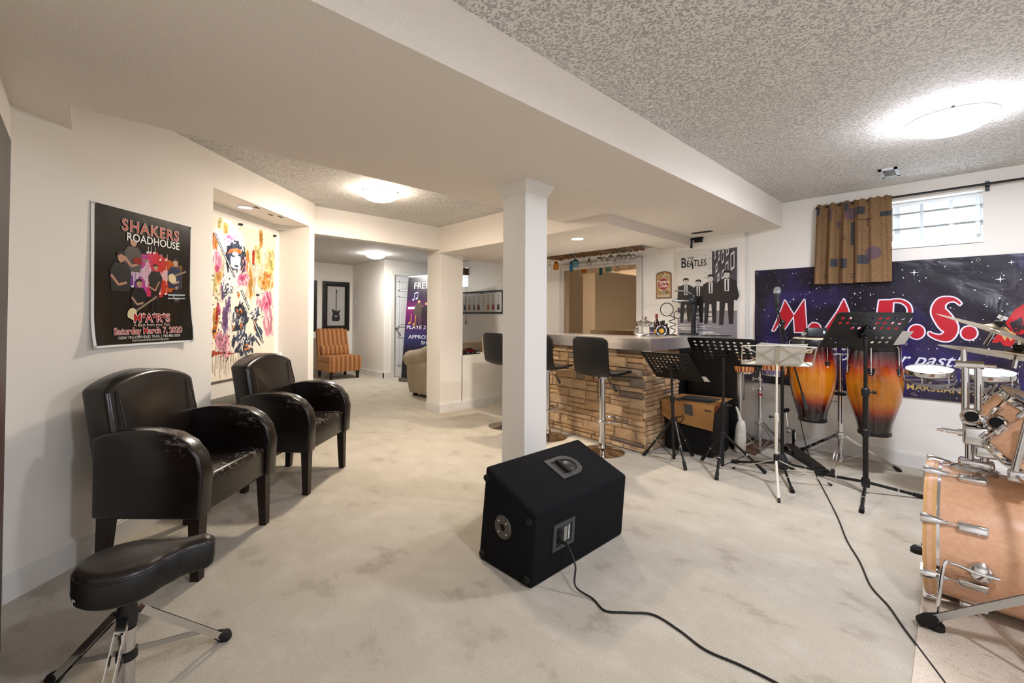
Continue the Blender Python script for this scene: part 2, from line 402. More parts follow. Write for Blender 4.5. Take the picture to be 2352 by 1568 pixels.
MB().box(0, DW, 0.03, 0.1, -0.002, 0.006).build('threshold', mat('dark_gap', '#2a2420', 0.6), dr, None)
# ------------------------------------------------------------------ lamps
def ceiling_dome(loc, r, label, col, strength, group, area=8.0):
    t = thing('ceiling_light', label, 'light', loc, 0, group)
    MB().lathe([(r*0.72, 0), (r*0.72, -0.018), (r*0.55, -0.02)], 32).build('base_plate', WHITE, t)
    n = NT('dome_glow'); n.set(Base_Color=(0.9, 0.9, 0.9, 1), Roughness=0.3)
    n.b.inputs['Emission Color'].default_value = rgb(col); n.b.inputs['Emission Strength'].default_value = strength*LAMP
    prof = [(r*math.cos(a), -0.028-(r*0.42)*math.sin(a)) for a in [PI/2*k/8 for k in range(9)]]; prof[-1] = (0, prof[-1][1])
    MB().lathe(prof, 36, cap=False).build('glass_dome', n.m, t, 60)
    MB().torus((0, 0, -0.026), r*1.0, 0.007, 36, 6).build('rim', WHITE, t)
    l = bpy.data.lights.new('bulb_light', 'AREA'); l.shape = 'DISK'; l.size = r*0.9; l.energy = area*LAMP; l.color = rgb(col)[:3]
    o = bpy.data.objects.new('bulb_light', l); COL.objects.link(o); o.parent = t; o.location = (0, 0, -0.03-r*0.42-0.004)
    for a in (0.6, 2.7, 4.8):
        c = (r*1.0*math.cos(a), r*1.0*math.sin(a), -0.024); MB().ball(c, 0.010, 10, 6).build('clip', GREYM, t)
    return t
ceiling_dome((-0.085, 3.40, CEIL), 0.185, 'large frosted dome ceiling light over the drum kit', '#eff3ff', 17, 'frosted dome ceiling lights')
ceiling_dome((0.62, 0.95, CEIL), 0.185, 'frosted dome ceiling light at the empty end of the drum room ceiling', '#eff3ff', 11, 'frosted dome ceiling lights')
ceiling_dome((-3.66, 1.90, CEIL), 0.165, 'frosted dome ceiling light above the black armchairs', '#fff0dd', 19, 'frosted dome ceiling lights')
ceiling_dome((-7.37, 3.75, CEIL), 0.165, 'frosted dome ceiling light in the sitting room', '#fff9f2', 17, 'frosted dome ceiling lights')
def downlight(loc, r, label, col, strength, spot, ang=R(100)):
    t = thing('downlight', label, 'light', loc, 0, 'recessed downlights')
    MB().lathe([(r*0.78, 0.004), (r*0.78, -0.004), (r, -0.006), (r*1.02, 0.0)], 28, cap=False).build('trim_ring', WHITE, t)
    n = NT('downlight_glow'); n.set(Base_Color=(0.9, 0.9, 0.9, 1)); n.b.inputs['Emission Color'].default_value = rgb(col); n.b.inputs['Emission Strength'].default_value = strength
    MB().lathe([(0, -0.002), (r*0.79, -0.002)], 28, cap=False).build('lens', n.m, t)
    l = bpy.data.lights.new('downlight_beam', 'SPOT'); l.energy = spot*LAMP; l.color = rgb(col)[:3]; l.spot_size = ang; l.spot_blend = 0.6; l.shadow_soft_size = r*0.7
    o = bpy.data.objects.new('downlight_beam', l); COL.objects.link(o); o.parent = t; o.location = (0, 0, -0.012)
    return t
downlight((-2.78, 3.60, ZS), 0.075, 'round recessed downlight in the soffit over the bar', '#fff0dc', 9, 40, R(130))
nl = downlight(wc(1.72, -0.14, 2.077), 0.065, 'round recessed downlight in the ceiling of the picture niche', '#e8efff', 0.5, 4.5, R(75))
nb = [o for o in nl.children if o.type == 'LIGHT'][0]; nb.rotation_euler = (0, 0, 0)
dn = (wc(1.75, -0.30, 1.75)-wc(1.72, -0.14, 2.077)).normalized(); nb.rotation_euler = dn.to_track_quat('-Z', 'Y').to_euler()
for (s, o, a) in ((1.73, -0.05, 0), (1.98, -0.09, 0), (2.06, -0.05, 0)):
    tag(MB().box(-0.03, 0.03, -0.006, 0.006, -0.004, 0.004).build('ceiling_scuff', mat('dark_scuff', '#3a2f2c', 0.7), None, None, wc(s, o, 2.077), ANG), 'small dark mounting slot in the niche ceiling', 'slot', 'slots in the niche ceiling')
# ceiling vent
t = thing('ceiling_vent', 'small white metal ceiling vent near the window wall', 'vent', (-0.44, 4.41, CEIL))
b = MB()
for x0, x1, y0, y1 in ((-0.055, 0.055, -0.12, -0.095), (-0.055, 0.055, 0.095, 0.12), (-0.055, -0.035, -0.12, 0.12), (0.035, 0.055, -0.12, 0.12)): b.box(x0, x1, y0, y1, -0.012, 0.002)
b.build('frame', mat('vent_paint', '#cdd3da', 0.5), t, None)
for i in range(9): MB().box(-0.036, 0.036, -0.086+i*0.0205, -0.078+i*0.0205, -0.009, -0.002, ).build('slat', mat('vent_slat', '#8d8a86', 0.5), t, None)
MB().box(-0.04, 0.04, -0.1, 0.1, -0.002, 0.001).build('backing', mat('vent_dark', '#4c4742', 0.8), t, None)
# soffit slot and black bracket
tag(MB().box(-0.10, 0.10, -0.035, 0.035, -0.004, 0.002).build('cut_out', mat('slot_dark', '#2b2622', 0.9), None, None, (-1.93, 4.56, ZB)), 'dark rectangular cut-out in the underside of the beam', 'cut-out')
t = thing('wall_bracket', 'black metal bracket in the corner of the soffit above the poster', 'bracket', (-2.06, YW-0.035, ZB-0.02))
MB().box(-0.11, 0.03, -0.03, 0.0, 0.0, 0.02).build('top_plate', BLACKM, t, None)
MB().box(-0.105, -0.09, -0.025, 0.0, -0.09, 0.0).build('upright', BLACKM, t, None)
MB().box(-0.06, 0.02, -0.028, 0.0, -0.035, 0.0).build('clamp', BLACKM, t, None)

# ------------------------------------------------------------------ window dressing
ROD = mat('rod_black', '#16181b', 0.4)
t = thing('curtain_rod', 'thin black curtain rod across the window wall', 'curtain rod', (0, YW, 2.207))
MB().tube([(-1.0, -0.055, 0), (0.95, -0.055, 0)], 0.009, 10).build('rod', ROD, t)
for x in (-0.985, 0.075, 0.93):
    b = MB(); b.box(x-0.009, x+0.009, -0.062, 0.0, -0.012, 0.012); b.box(x-0.012, x+0.012, -0.006, 0.002, -0.045, 0.03); b.build('bracket', ROD, t, None)
def m_curtain():
    t = NT('curtain_fabric'); t.set(Roughness=0.9); v = t.coord('Object'); base = rgb('#7f6140')
    f = t.noise(v, 60, 3); c = t.ramp(f, [(0.3, tuple(x*0.8 for x in base[:3])), (0.7, tuple(x*1.15 for x in base[:3]))])
    w = t.n('ShaderNodeTexWave'); w.inputs['Scale'].default_value = 120; w.inputs['Distortion'].default_value = 2; t.l(v, w.inputs['Vector'])
    t.l(t.mix(0.15, c, w.outputs['Color'], 'MULTIPLY'), t.b.inputs['Base Color']); t.bump(t.noise(v, 300, 2), 0.3, 0.002)
    t.b.inputs['Transmission Weight'].default_value = 0.0; return t.m
CURT = m_curtain()
cw, chh = 0.52, 0.715
def cdep(x, z):
    u = x/cw; a = 0.034*(1.0 if u < 0.55 else max(0.15, 1-(u-0.55)*2.6)); ph = 2*PI*(5.6*u-0.2*u*u)
    k = 0.55+0.45*min(1, (chh-z)/0.5)
    return -0.075-a*k*math.sin(ph)-0.004*math.sin(ph*2.7+z*4)
t = thing('curtain', 'short brown curtain with printed patches bunched beside the window', 'curtain', (-0.985, YW, 2.228-chh))
cs = sheet(cw, chh, 70, 12, cdep, th=0.002)
for v in cs.v:   # slight flare at the hem, header gathers
    fl = (chh-v.z)/chh; v.x += -0.025*fl*(1-v.x/cw)+0.004*math.sin(v.x*90)*max(0, (v.z-chh+0.06)/0.06)
    if v.z > chh-0.03: v.z += 0.006*math.sin(v.x*120)
cs.build('cloth', CURT, t, 80)
def cpr(col, polys, name):
    for p in polys:
        mb = MB(); q = []
        for i in range(len(p)):
            (x0, z0), (x1, z1) = p[i], p[(i+1) % len(p)]
            for k in range(4): q.append((x0+(x1-x0)*k/4, z0+(z1-z0)*k/4))
        xs = [a for a, _ in q]; x0, x1 = min(xs), max(xs); zs = [c for _, c in q]; z0, z1 = min(zs), max(zs)
        # fine grid so the print follows the pleats
        nx = max(2, int((x1-x0)/0.008)); vs = []; fs = []
        ell = len(p) > 6
        for i in range(nx+1):
            x = x0+(x1-x0)*i/nx
            if ell:
                h = math.sqrt(max(0, 1-((x-(x0+x1)/2)/((x1-x0)/2))**2))*(z1-z0)/2; lo, hi = (z0+z1)/2-h, (z0+z1)/2+h
            else: lo, hi = z0, z1
            fx = lambda z: x-0.025*((chh-z)/chh)*(1-x/cw)
            for z in (lo, (lo+hi)/2, hi): vs.append((fx(z), cdep(x, z)-0.0025, z))
        for i in range(nx):
            for k in range(2): fs.append((i*3+k, i*3+3+k, i*3+4+k, i*3+1+k))
        mb.add(vs, fs); mb.build(name, col, t, 60)
rect = lambda x0, x1, z0, z1: [(x0, z0), (x1, z0), (x1, z1), (x0, z1)]
disc = lambda x, z, r: [(x+r*math.cos(a*PI/8), z+r*math.sin(a*PI/8)) for a in range(16)]
cpr(mat('patch_slate', '#3a3b40', 0.9), [rect(0.29, 0.345, 0.585, 0.65), rect(0.445, 0.52, 0.545, 0.585), rect(0.30, 0.375, 0.16, 0.235), rect(0.12, 0.16, 0.15, 0.22), rect(0.185, 0.23, 0.13, 0.215), rect(0.0, 0.03, 0.62, 0.69), rect(0.205, 0.235, 0.62, 0.7), rect(0.25, 0.275, 0.33, 0.53)], 'printed_square')
cpr(mat('patch_plum', '#5f4a50', 0.9), [disc(0.255, 0.60, 0.05), disc(0.40, 0.245, 0.055), rect(0.085, 0.115, 0.55, 0.66), rect(0.15, 0.18, 0.50, 0.55)], 'printed_circle')
cpr(mat('patch_line', '#2f2a2a', 0.9), [rect(0.30, 0.40, 0.535, 0.541), rect(0.36, 0.365, 0.48, 0.55), rect(0.19, 0.225, 0.40, 0.405), rect(0.19, 0.225, 0.38, 0.385), rect(0.06, 0.10, 0.08, 0.085), rect(0.06, 0.10, 0.06, 0.065), rect(0.25, 0.29, 0.075, 0.08), rect(0.25, 0.29, 0.05, 0.055)], 'printed_line')
# sitting-room window valance and blind cord
t = thing('window_valance', 'brown wooden box valance over the sitting room window', 'valance', (W2X1-0.45, YE-0.11, 2.06))
MB().box(-0.55, 0.46, 0.0, 0.11, -0.02, 0.12).build('valance_box', mat('valance_wood', '#4a2c14', 0.5, var=0.2), t, None)
t = thing('blind_cord', 'thin blind pull cord hanging beside the guitar print', 'cord', (-7.10, YE-0.03, 1.0))
MB().tube([(0, 0, 0.1), (0, 0, 0.85)], 0.004, 6).build('cord', GREYM, t); MB().lathe([(0.0, 0.05), (0.012, 0.06), (0.016, 0.1), (0.004, 0.13)], 8).build('tassel', GREYM, t)
# ------------------------------------------------------------------ wall art
def ink(col, rough=0.45): return mat('print_'+col.lstrip('#'), col, rough)
class Print:
    """coloured flat shapes on one sheet, draped over its curve; few big shapes become parts of their own, many small ones one part"""
    def __init__(s, root, y0=-0.0008, dep=None, rough=0.45, step=0.00035): s.root = root; s.y = y0; s.dep = dep; s.q = []; s.rough = rough; s.step = 0.00008; s.k = 0
    def layer(s, name, col, one=True):
        mb = MB(); s.k += 1; s.q.append((name, col, mb, one)); return mb, s.y-s.step*s.k
    def poly(s, name, col, polys):
        if len(polys) > 9:
            mb, y = s.layer(name, col)
            for p in polys: flat(mb, p, y)
        else:
            s.k += 1; y = s.y-s.step*s.k
            for p in polys:
                mb = MB(); flat(mb, p, y); s.q.append((name, col, mb, False))
    def strokes(s, name, col, lines, w):
        s.k += 1; y = s.y-s.step*s.k
        if len(lines) > 12:
            mb, y = s.layer(name, col)
            for l in lines: stroke(mb, l, w, y)
            return
        for l in lines:
            mb = MB(); stroke(mb, l, w, y); s.q.append((name, col, mb, False))
    def text(s, name, col, items):
        for body, x, z, size, kw in items:
            mb, y = s.layer(name, col, False); letter(mb, body, x, z, size, y, **kw)
    def done(s):
        for name, col, mb, stuff in s.q:
            if not mb.f: continue
            if s.dep:
                bm = bmesh.new(); vv = [bm.verts.new(v) for v in mb.v]
                for f in mb.f:
                    try: bm.faces.new([vv[i] for i in f])
                    except ValueError: pass
                bmesh.ops.triangulate(bm, faces=bm.faces[:])
                for _ in range(5):
                    e = [q for q in bm.edges if q.calc_length() > 0.035]
                    if not e: break
                    bmesh.ops.subdivide_edges(bm, edges=e, cuts=1); bmesh.ops.triangulate(bm, faces=[f for f in bm.faces if len(f.verts) > 3])
                for v in bm.verts: v.co.y += s.dep(v.co.x, v.co.z)
                mb = MB().bm(bm)
            o = mb.build(name, ink(col, s.rough), s.root, None)
            if stuff: o['kind'] = 'stuff'
def man(cx, z0, h, lean=0.0, wide=1.0):
    """simple suited figure: (dark body polygons, skin polygons, light shirt polygons)"""
    k = h; f = lambda x, z: (cx+x*k*wide+lean*z*k, z0+z*k)
    body = [[f(-.13, .80), f(-.05, .85), f(.05, .85), f(.13, .80), f(.17, .52), f(.14, .44), f(.11, .46), f(.10, .45), f(.09, .02), f(.03, .02), f(.01, .40), f(-.02, .40), f(-.05, .0), f(-.11, .0), f(-.10, .45), f(-.14, .44), f(-.17, .50)]]
    skin = [[f(x, z) for x, z in ((-.035, .87), (-.045, .92), (-.04, .96), (.04, .96), (.045, .92), (.035, .87), (.0, .85))]]
    hair = [[f(x, z) for x, z in ((-.05, .91), (-.05, .98), (-.02, 1.0), (.03, 1.0), (.055, .97), (.05, .91), (.03, .955), (-.035, .955))]]
    shirt = [[f(-.035, .84), f(.035, .84), f(.03, .62), f(-.03, .62)]]
    tie = [[f(-.008, .83), f(.008, .83), f(.012, .63), f(-.012, .63)]]
    return body, skin, hair, shirt, tie

# --- concert poster on the angled wall
pw_, ph_ = 0.645, 0.735
def pdep(x, z):
    u = x/pw_; v = z/ph_
    return -0.004-0.018*max(0, 1-v/0.25)**2*(0.5+0.5*abs(2*u-1))-0.020*max(0, (u-0.8)/0.2)**2*max(0, 1-abs(v-0.12)/0.3)-0.01*max(0, 1-u/0.12)*(1-v)
t = thing('concert_poster', 'glossy black concert poster pinned on the angled wall', 'poster', wc(0.34, 0, 1.035), ANG)
sheet(pw_, ph_, 24, 24, pdep).build('paper', mat('poster_white', '#d8dde0', 0.35), t, 60)
def pgrid(x0, x1, z0, z1, off, dep, nx=20, nz=20):
    mb = MB(); vs = [(x0+(x1-x0)*i/nx, dep(x0+(x1-x0)*i/nx, z0+(z1-z0)*k/nz)-off, z0+(z1-z0)*k/nz) for i in range(nx+1) for k in range(nz+1)]
    m = nz+1; mb.add(vs, [(i*m+k, (i+1)*m+k, (i+1)*m+k+1, i*m+k+1) for i in range(nx) for k in range(nz)]); return mb
pgrid(0.018, pw_-0.008, 0.012, ph_-0.004, 0.0006, pdep).build('black_ground', mat('poster_black', '#120f0e', 0.22, spec=0.6, bump=0.12, bs=9, bd=0.01), t, 60)
P = Print(t, -0.0008, pdep, 0.3)
U = lambda u, v: (u*pw_, v*ph_)
cols = ['#4a2566', '#6a2f8a', '#93389a', '#b03a8c', '#c42c5c', '#c9263c', '#c02226', '#b8341c', '#b85216', '#a86a1a', '#6e5220']
rnd = random.Random(4)
for i, c in enumerate(cols):
    u0 = 0.28+0.055*i; top = 0.725-abs(i-5)*0.016; bot = 0.35+abs(i-5)*0.022
    P.poly('sound_wave', c, [[U(u0, bot), U(u0+0.056, bot), U(u0+0.056, top), U(u0, top)]])
bars = []
for i in range(46):
    u0 = 0.31+0.0115*i; hh = rnd.uniform(0.004, 0.03)+0.13*rnd.uniform(.4, 1)*math.exp(-((u0-0.50)/0.03)**2)+0.08*rnd.uniform(.4, 1)*math.exp(-((u0-0.70)/0.025)**2)+0.04*math.exp(-((u0-0.38)/0.03)**2)
    bars.append([U(u0, 0.545-hh), U(u0+0.006, 0.545-hh), U(u0+0.006, 0.55+hh), U(u0, 0.55+hh)])
P.poly('waveform', '#f1e6ee', bars)
notes = []
for u, v in ((0.50, 0.71), (0.53, 0.715), (0.57, 0.715), (0.635, 0.67), (0.70, 0.675), (0.635, 0.40), (0.70, 0.40), (0.36, 0.44)):
    x, z = U(u, v); notes += [blob(x, z, 0.008, 0.006, 10, 0.05), [(x+0.005, z), (x+0.0075, z), (x+0.0075, z+0.035), (x+0.005, z+0.035)]]
P.poly('music_note', '#f4f0ee', notes)
people = [(0.585, 0.26, 0.38, '#2a2626', '#b98b74'), (0.36, 0.55, 0.27, '#55504e', '#c0937c'), (0.25, 0.40, 0.30, '#2b2b2e', '#b98b74'), (0.42, 0.27, 0.24, '#17181c', '#b08d78'), (0.80, 0.45, 0.26, '#2c3350', '#b99a82'), (0.82, 0.33, 0.16, '#1f2030', '#9a8078')]
for u, v, hh, c, sk in people:
    x, z = U(u, v); K = hh*ph_; g = lambda a, b_: (x+a*K, z+b_*K)
    full = hh > 0.35
    if full: P.poly('trousers', '#16161c', [[g(-.09, .0), g(-.03, .0), g(0, .40), g(.03, .02), g(.09, .02), g(.10, .48), g(-.10, .48)]])
    yb = 0.42 if full else 0.0
    P.poly('shirt', c, [[g(-.13, yb), g(.13, yb), g(.17, .70), g(.10, .82), g(-.10, .82), g(-.17, .70)] if full else [g(-.24, yb), g(.24, yb), g(.28, .50), g(.16, .68), g(-.16, .68), g(-.28, .50)]])
    hr_ = 0.065 if full else 0.13; hz = 0.90 if full else 0.82
    P.poly('face', sk, [blob(*g(0.01, hz), hr_*K*0.8, hr_*K, 12, 0.06)]); P.poly('hair', '#241c1a', [[g(-hr_*.9, hz+.01), g(-hr_*.8, hz+hr_*.9), g(0, hz+hr_*1.15), g(hr_*.8, hz+hr_*.9), g(hr_*.9, hz+hr_*.3), g(0, hz+hr_*.55)]])
    P.strokes('arm', sk, [[g(-.15, .50), g(.0, .42), g(.10, .62)] if full else [g(-.25, .38), g(-.05, .15), g(.16, .22)]], 0.03*K if full else 0.06*K)
P.strokes('guitar_neck', '#8a7a66', [[U(0.37, 0.245), U(0.60, 0.375)], [U(0.72, 0.53), U(0.93, 0.60)], [U(0.36, 0.63), U(0.50, 0.645)]], 0.012)
P.poly('guitar_body', '#d8c9a2', [blob(*U(0.77, 0.53), 0.03, 0.028, 12, 0.12), blob(*U(0.36, 0.235), 0.028, 0.03, 12, 0.2)])
P.poly('guitar_body_red', '#8e1b18', [blob(*U(0.40, 0.635), 0.03, 0.02, 12, 0.12)])
P.poly('keyboard', '#9fb3b5', [[U(0.72, 0.385), U(0.92, 0.392), U(0.92, 0.405), U(0.72, 0.40)], [U(0.72, 0.36), U(0.92, 0.366), U(0.92, 0.375), U(0.72, 0.37)]])
def duo(items, fill, edge, off):
    P.text('lettering_edge', edge, [(b_, x, z, s, dict(offset=off*2.2, **k)) for b_, x, z, s, k in items]); P.text('lettering', fill, [(b_, x, z, s, dict(offset=off*0.4, **k)) for b_, x, z, s, k in items])
duo([('SHAKERS', 0.545*pw_, 0.845*ph_, 0.086, dict(spacing=1.12))], '#b7301f', '#e8d9cf', 0.0011)
P.text('lettering', '#ecebe8', [('ROADHOUSE', 0.57*pw_, 0.775*ph_, 0.062, dict(offset=0.0008, sx=0.95))])
duo([('M*A*R*S', 0.555*pw_, 0.175*ph_, 0.068, dict(spacing=0.95))], '#a71420', '#f0e8e6', 0.0014)
P.text('lettering', '#c9b3ae', [('A Blast from your Past', 0.555*pw_, 0.142*ph_, 0.026, dict())])
duo([('Saturday March 7, 2020', 0.53*pw_, 0.086*ph_, 0.05, dict(sx=0.93))], '#a71420', '#f0e8e6', 0.0009)
P.text('lettering', '#d9d7d4', [('15004 YELLOWHEAD TRAIL | 780-482-2020', 0.53*pw_, 0.052*ph_, 0.022, dict()), ('WWW.SHAKERSROADHOUSE.COM', 0.53*pw_, 0.030*ph_, 0.015, dict())])
P.done()
for x, z in ((0.012, ph_-0.008), (pw_-0.01, ph_-0.012), (0.01, 0.01), (pw_-0.015, 0.012)):
    MB().ball((x, pdep(x, z)-0.004, z), 0.005, 10, 6).build('push_pin', mat('clear_pin', '#c9c9c6', 0.3), t)

# --- tall painting in the niche
OFF = -0.296; s_0, z_0 = 1.26, 0.69; gw, gh = 1.13, 1.275
Pn = Vector((NX, NY, 0)); P0 = wc(0, OFF, 0)
def on_niche(px, py):
    d = ray(px, py); t_ = (P0-Vector((0, 0, CAM_H))).dot(Pn)/d.dot(Pn); q = Vector((0, 0, CAM_H))+d*t_
    return ((q.x-AX)*DX+(q.y-AY)*DY-s_0, q.z-z_0)
cp = lambda x, y: on_niche(470+x*0.268, 480+y*0.268)
t = thing('painting', 'tall unframed paint-splashed painting of a guitarist pinned in the niche', 'painting', wc(s_0, OFF, z_0), ANG)
gdep = lambda x, z: -0.003-0.012*max(0, 1-z/0.2)**2
sheet(gw, gh, 10, 20, gdep).build('paper', mat('paint_paper', '#e3d8c7', 0.6), t, 60)
G = Print(t, -0.0008, gdep, 0.5, 0.0003); rnd = random.Random(7)
def cb(x, y, rx, ry, n=16, j=0.3, rot=0.0):
    k = cp(x, y); a = cp(x+rx, y); c = cp(x, y-ry); return blob(k[0], k[1], abs(a[0]-k[0]), abs(c[1]-k[1]), n, j, rot, rnd)
def brush(x, y, w, h, n, ang=90, sp=14, wd=(2.0, 6.0), ln=(0.25, 0.9)):
    """n ragged brush marks inside the ellipse (x, y, w, h) of the painting"""
    out = []
    for _ in range(n):
        a = rnd.uniform(0, 2*PI); q = math.sqrt(rnd.random()); cx_, cy_ = x+w*q*math.cos(a), y+h*q*math.sin(a)
        th = R(ang+rnd.uniform(-sp, sp)); L_ = h*rnd.uniform(*ln); wd_ = rnd.uniform(*wd); dx, dy = math.cos(th), -math.sin(th); nx, ny = -dy, dx; pts = []
        for k in range(5): t_ = -0.5+k/4; e = (0.35, 0.9, 1, 0.85, 0.2)[k]*wd_*rnd.uniform(0.7, 1.2); pts.append((cx_+dx*L_*t_+nx*e, cy_+dy*L_*t_+ny*e))
        for k in range(4, -1, -1): t_ = -0.5+k/4; e = (0.35, 0.9, 1, 0.85, 0.2)[k]*wd_*rnd.uniform(0.7, 1.2); pts.append((cx_+dx*L_*t_-nx*e, cy_+dy*L_*t_-ny*e))
        out.append([cp(*p) for p in pts])
    return out
soft = [('#efdcc0', [(520, 560, 80, 170), (380, 560, 60, 210), (110, 520, 55, 260)], 26), ('#e6d79c', [(140, 130, 26, 45), (560, 450, 38, 110), (450, 400, 35, 80), (90, 640, 22, 60)], 16), ('#cdbf70', [(125, 135, 12, 35), (455, 390, 14, 40), (565, 500, 14, 60)], 7),
        ('#e0a65e', [(178, 160, 22, 52), (85, 290, 20, 60), (520, 610, 66, 85), (115, 560, 22, 60), (480, 255, 11, 62), (360, 440, 22, 75), (388, 640, 14, 120), (90, 950, 20, 95)], 15), ('#d27f38', [(182, 165, 12, 40), (525, 600, 45, 55), (95, 310, 10, 45), (80, 1060, 20, 50), (350, 470, 10, 45), (430, 980, 9, 50)], 8),
        ('#eaa6b8', [(215, 245, 75, 32), (105, 440, 36, 80), (505, 800, 80, 90), (545, 960, 42, 105), (330, 610, 55, 55), (170, 1180, 48, 95), (335, 480, 28, 55), (120, 1120, 30, 60)], 20), ('#d9608a', [(105, 500, 18, 34), (525, 785, 50, 62), (315, 585, 30, 28), (115, 860, 12, 50), (230, 235, 50, 20)], 11),
        ('#c4402a', [(415, 420, 5, 70), (62, 240, 10, 60), (80, 1240, 22, 26), (98, 900, 8, 70)], 6), ('#8a6a96', [(180, 900, 12, 120), (165, 960, 12, 110), (205, 850, 10, 80), (150, 700, 14, 60)], 8)]
for col, sh, n in soft: G.poly('paint_smear', col, [p for q in sh for p in brush(*q, int(n*2.2), wd=(4, 11), ln=(0.3, 1.0))])
G.poly('red_streak', '#bf3a26', brush(160, 1232, 85, 12, 10, 4, 6, (2, 4), (3, 8)))
G.poly('white_paint', '#f7f3ec', brush(285, 190, 62, 60, 22, 60, 60, (5, 12))+brush(240, 640, 80, 50, 14, 40, 40, (4, 8)))
# figure: dark washes, pale lights, line work
G.poly('dark_wash', '#4a5468', brush(262, 400, 66, 115, 60, 70, 60, (7, 16), (0.2, 0.5))+brush(300, 950, 62, 130, 55, 80, 35, (6, 14), (0.2, 0.6))+brush(330, 1140, 95, 95, 60, 85, 25, (6, 14), (0.25, 0.7))+brush(430, 900, 36, 60, 26, 60, 60, (4, 9))+brush(455, 1070, 26, 90, 20, 115, 10, (4, 9))+brush(180, 690, 46, 50, 26, 40, 50, (4, 9)))
G.poly('dark_paint', '#262c3a', brush(250, 330, 60, 60, 40, 70, 80, (4, 9), (0.2, 0.5))+brush(322, 420, 24, 120, 28, 80, 30, (4, 8), (0.15, 0.4))+brush(195, 430, 14, 90, 16, 80, 20, (4, 9))+brush(310, 900, 46, 90, 26, 80, 40, (3, 8))+brush(340, 1190, 80, 60, 26, 85, 20, (4, 9))+brush(300, 1020, 50, 25, 14, 10, 30, (3, 6), (0.8, 2)))
G.poly('face', '#d9dbdc', [cb(262, 445, 42, 82, 18, 0.08)]); G.poly('face_light', '#f2f1ee', brush(262, 450, 32, 65, 26, 70, 60, (3, 7), (0.15, 0.35)))
G.poly('face_line', '#2b3140', [cb(238, 402, 16, 9, 12, 0.1), cb(290, 398, 12, 7, 12, 0.1), cb(266, 488, 18, 9, 12, 0.2), cb(266, 520, 16, 6, 10, 0.2)]+brush(262, 520, 34, 24, 10, 20, 60, (2, 4), (0.5, 1)))
G.poly('headband', '#cf5c2a', [[cp(188, 384), cp(212, 344), cp(262, 336), cp(304, 346), cp(312, 386), cp(246, 364)]]); G.poly('band_light', '#e8935c', brush(250, 352, 40, 10, 7, 10, 10, (2, 4), (1, 3)))
G.poly('pale_paint', '#e6e6e4', brush(235, 690, 46, 42, 26, 30, 40, (3, 7), (0.4, 1))+brush(165, 640, 26, 60, 18, 110, 20, (3, 6))+brush(425, 890, 26, 45, 16, 60, 60, (3, 6))+brush(215, 950, 18, 110, 20, 85, 10, (2, 5))+brush(330, 1120, 80, 80, 20, 80, 30, (2, 4)))
G.poly('orange_mark', '#d07a3c', brush(285, 740, 12, 34, 8, 80, 30, (3, 7))+brush(355, 1185, 20, 26, 9, 5, 10, (3, 5), (0.8, 1.6))+brush(305, 1000, 14, 26, 7, 60, 60, (3, 5))+brush(240, 1010, 12, 24, 7, 60, 60, (3, 5))+brush(290, 880, 30, 30, 9, 60, 60, (3, 6)))
for col, off, wd_ in (('#1f2430', 0, 0.020), ('#e9e8e4', 0, 0.010), ('#2a2f3c', 3, 0.004)):
    G.strokes('guitar_line', col, [[cp(80+off, 200), cp(255+off, 585)], [cp(310+off, 690), cp(380+off, 860)], [cp(408+off, 935), cp(498+off, 1148)]], wd_)
G.poly('splatter', '#2b303c', [cb(rnd.uniform(60, 235), rnd.uniform(560, 1300), rnd.uniform(1.5, 5), rnd.uniform(2, 12), 7) for _ in range(120)]+[cb(rnd.uniform(300, 510), rnd.uniform(340, 1000), rnd.uniform(1.5, 4), rnd.uniform(2, 8), 7) for _ in range(70)]+[cb(450, 735, 16, 10), cb(80, 1045, 14, 13)])
G.strokes('drip', '#6a5a52', [[cp(x, rnd.uniform(1150, 1330)), cp(x+rnd.uniform(-4, 4), rnd.uniform(1350, 1460))] for x in range(60, 460, 14)], 0.003)
G.done()
for px, py in ((300, 130), (592, 228)):
    x, z = cp(px, py); MB().box(x-0.015, x+0.015, -0.02, -0.002, z-0.01, z+0.006).build('clip', BLACKP, t, None)
# small print leaning under the painting, low black cabinet in the niche
t = thing('art_card', 'small white art card propped below the painting behind the armchair', 'card', wc(2.21, -0.245, 0.555), ANG)
b = MB().box(0, 0.23, -0.003, 0.003, 0, 0.3); b.build('card', WHITEP, t, None)
G = Print(t, -0.0035, None, 0.5); rnd = random.Random(3)
for c in ('#7a3b2c', '#35323a', '#b98a63', '#96464a'): G.poly('picture', c, [blob(rnd.uniform(0.05, 0.19), rnd.uniform(0.16, 0.275), 0.014, 0.02, 9, 0.3, 0, rnd) for _ in range(9)])
G.done()
t = thing('low_cabinet', 'low black cabinet standing in the niche below the painting', 'cabinet', wc(1.82, -0.145, 0), ANG)
MB().rbox(-0.62, 0.62, -0.13, 0.14, 0.0, 0.53, 0.006).build('body', mat('cabinet_black', '#16130f', 0.45), t); MB().rbox(-0.63, 0.63, -0.15, 0.145, 0.53, 0.555, 0.004).build('top_board', mat('cabinet_top', '#2b2622', 0.35), t)

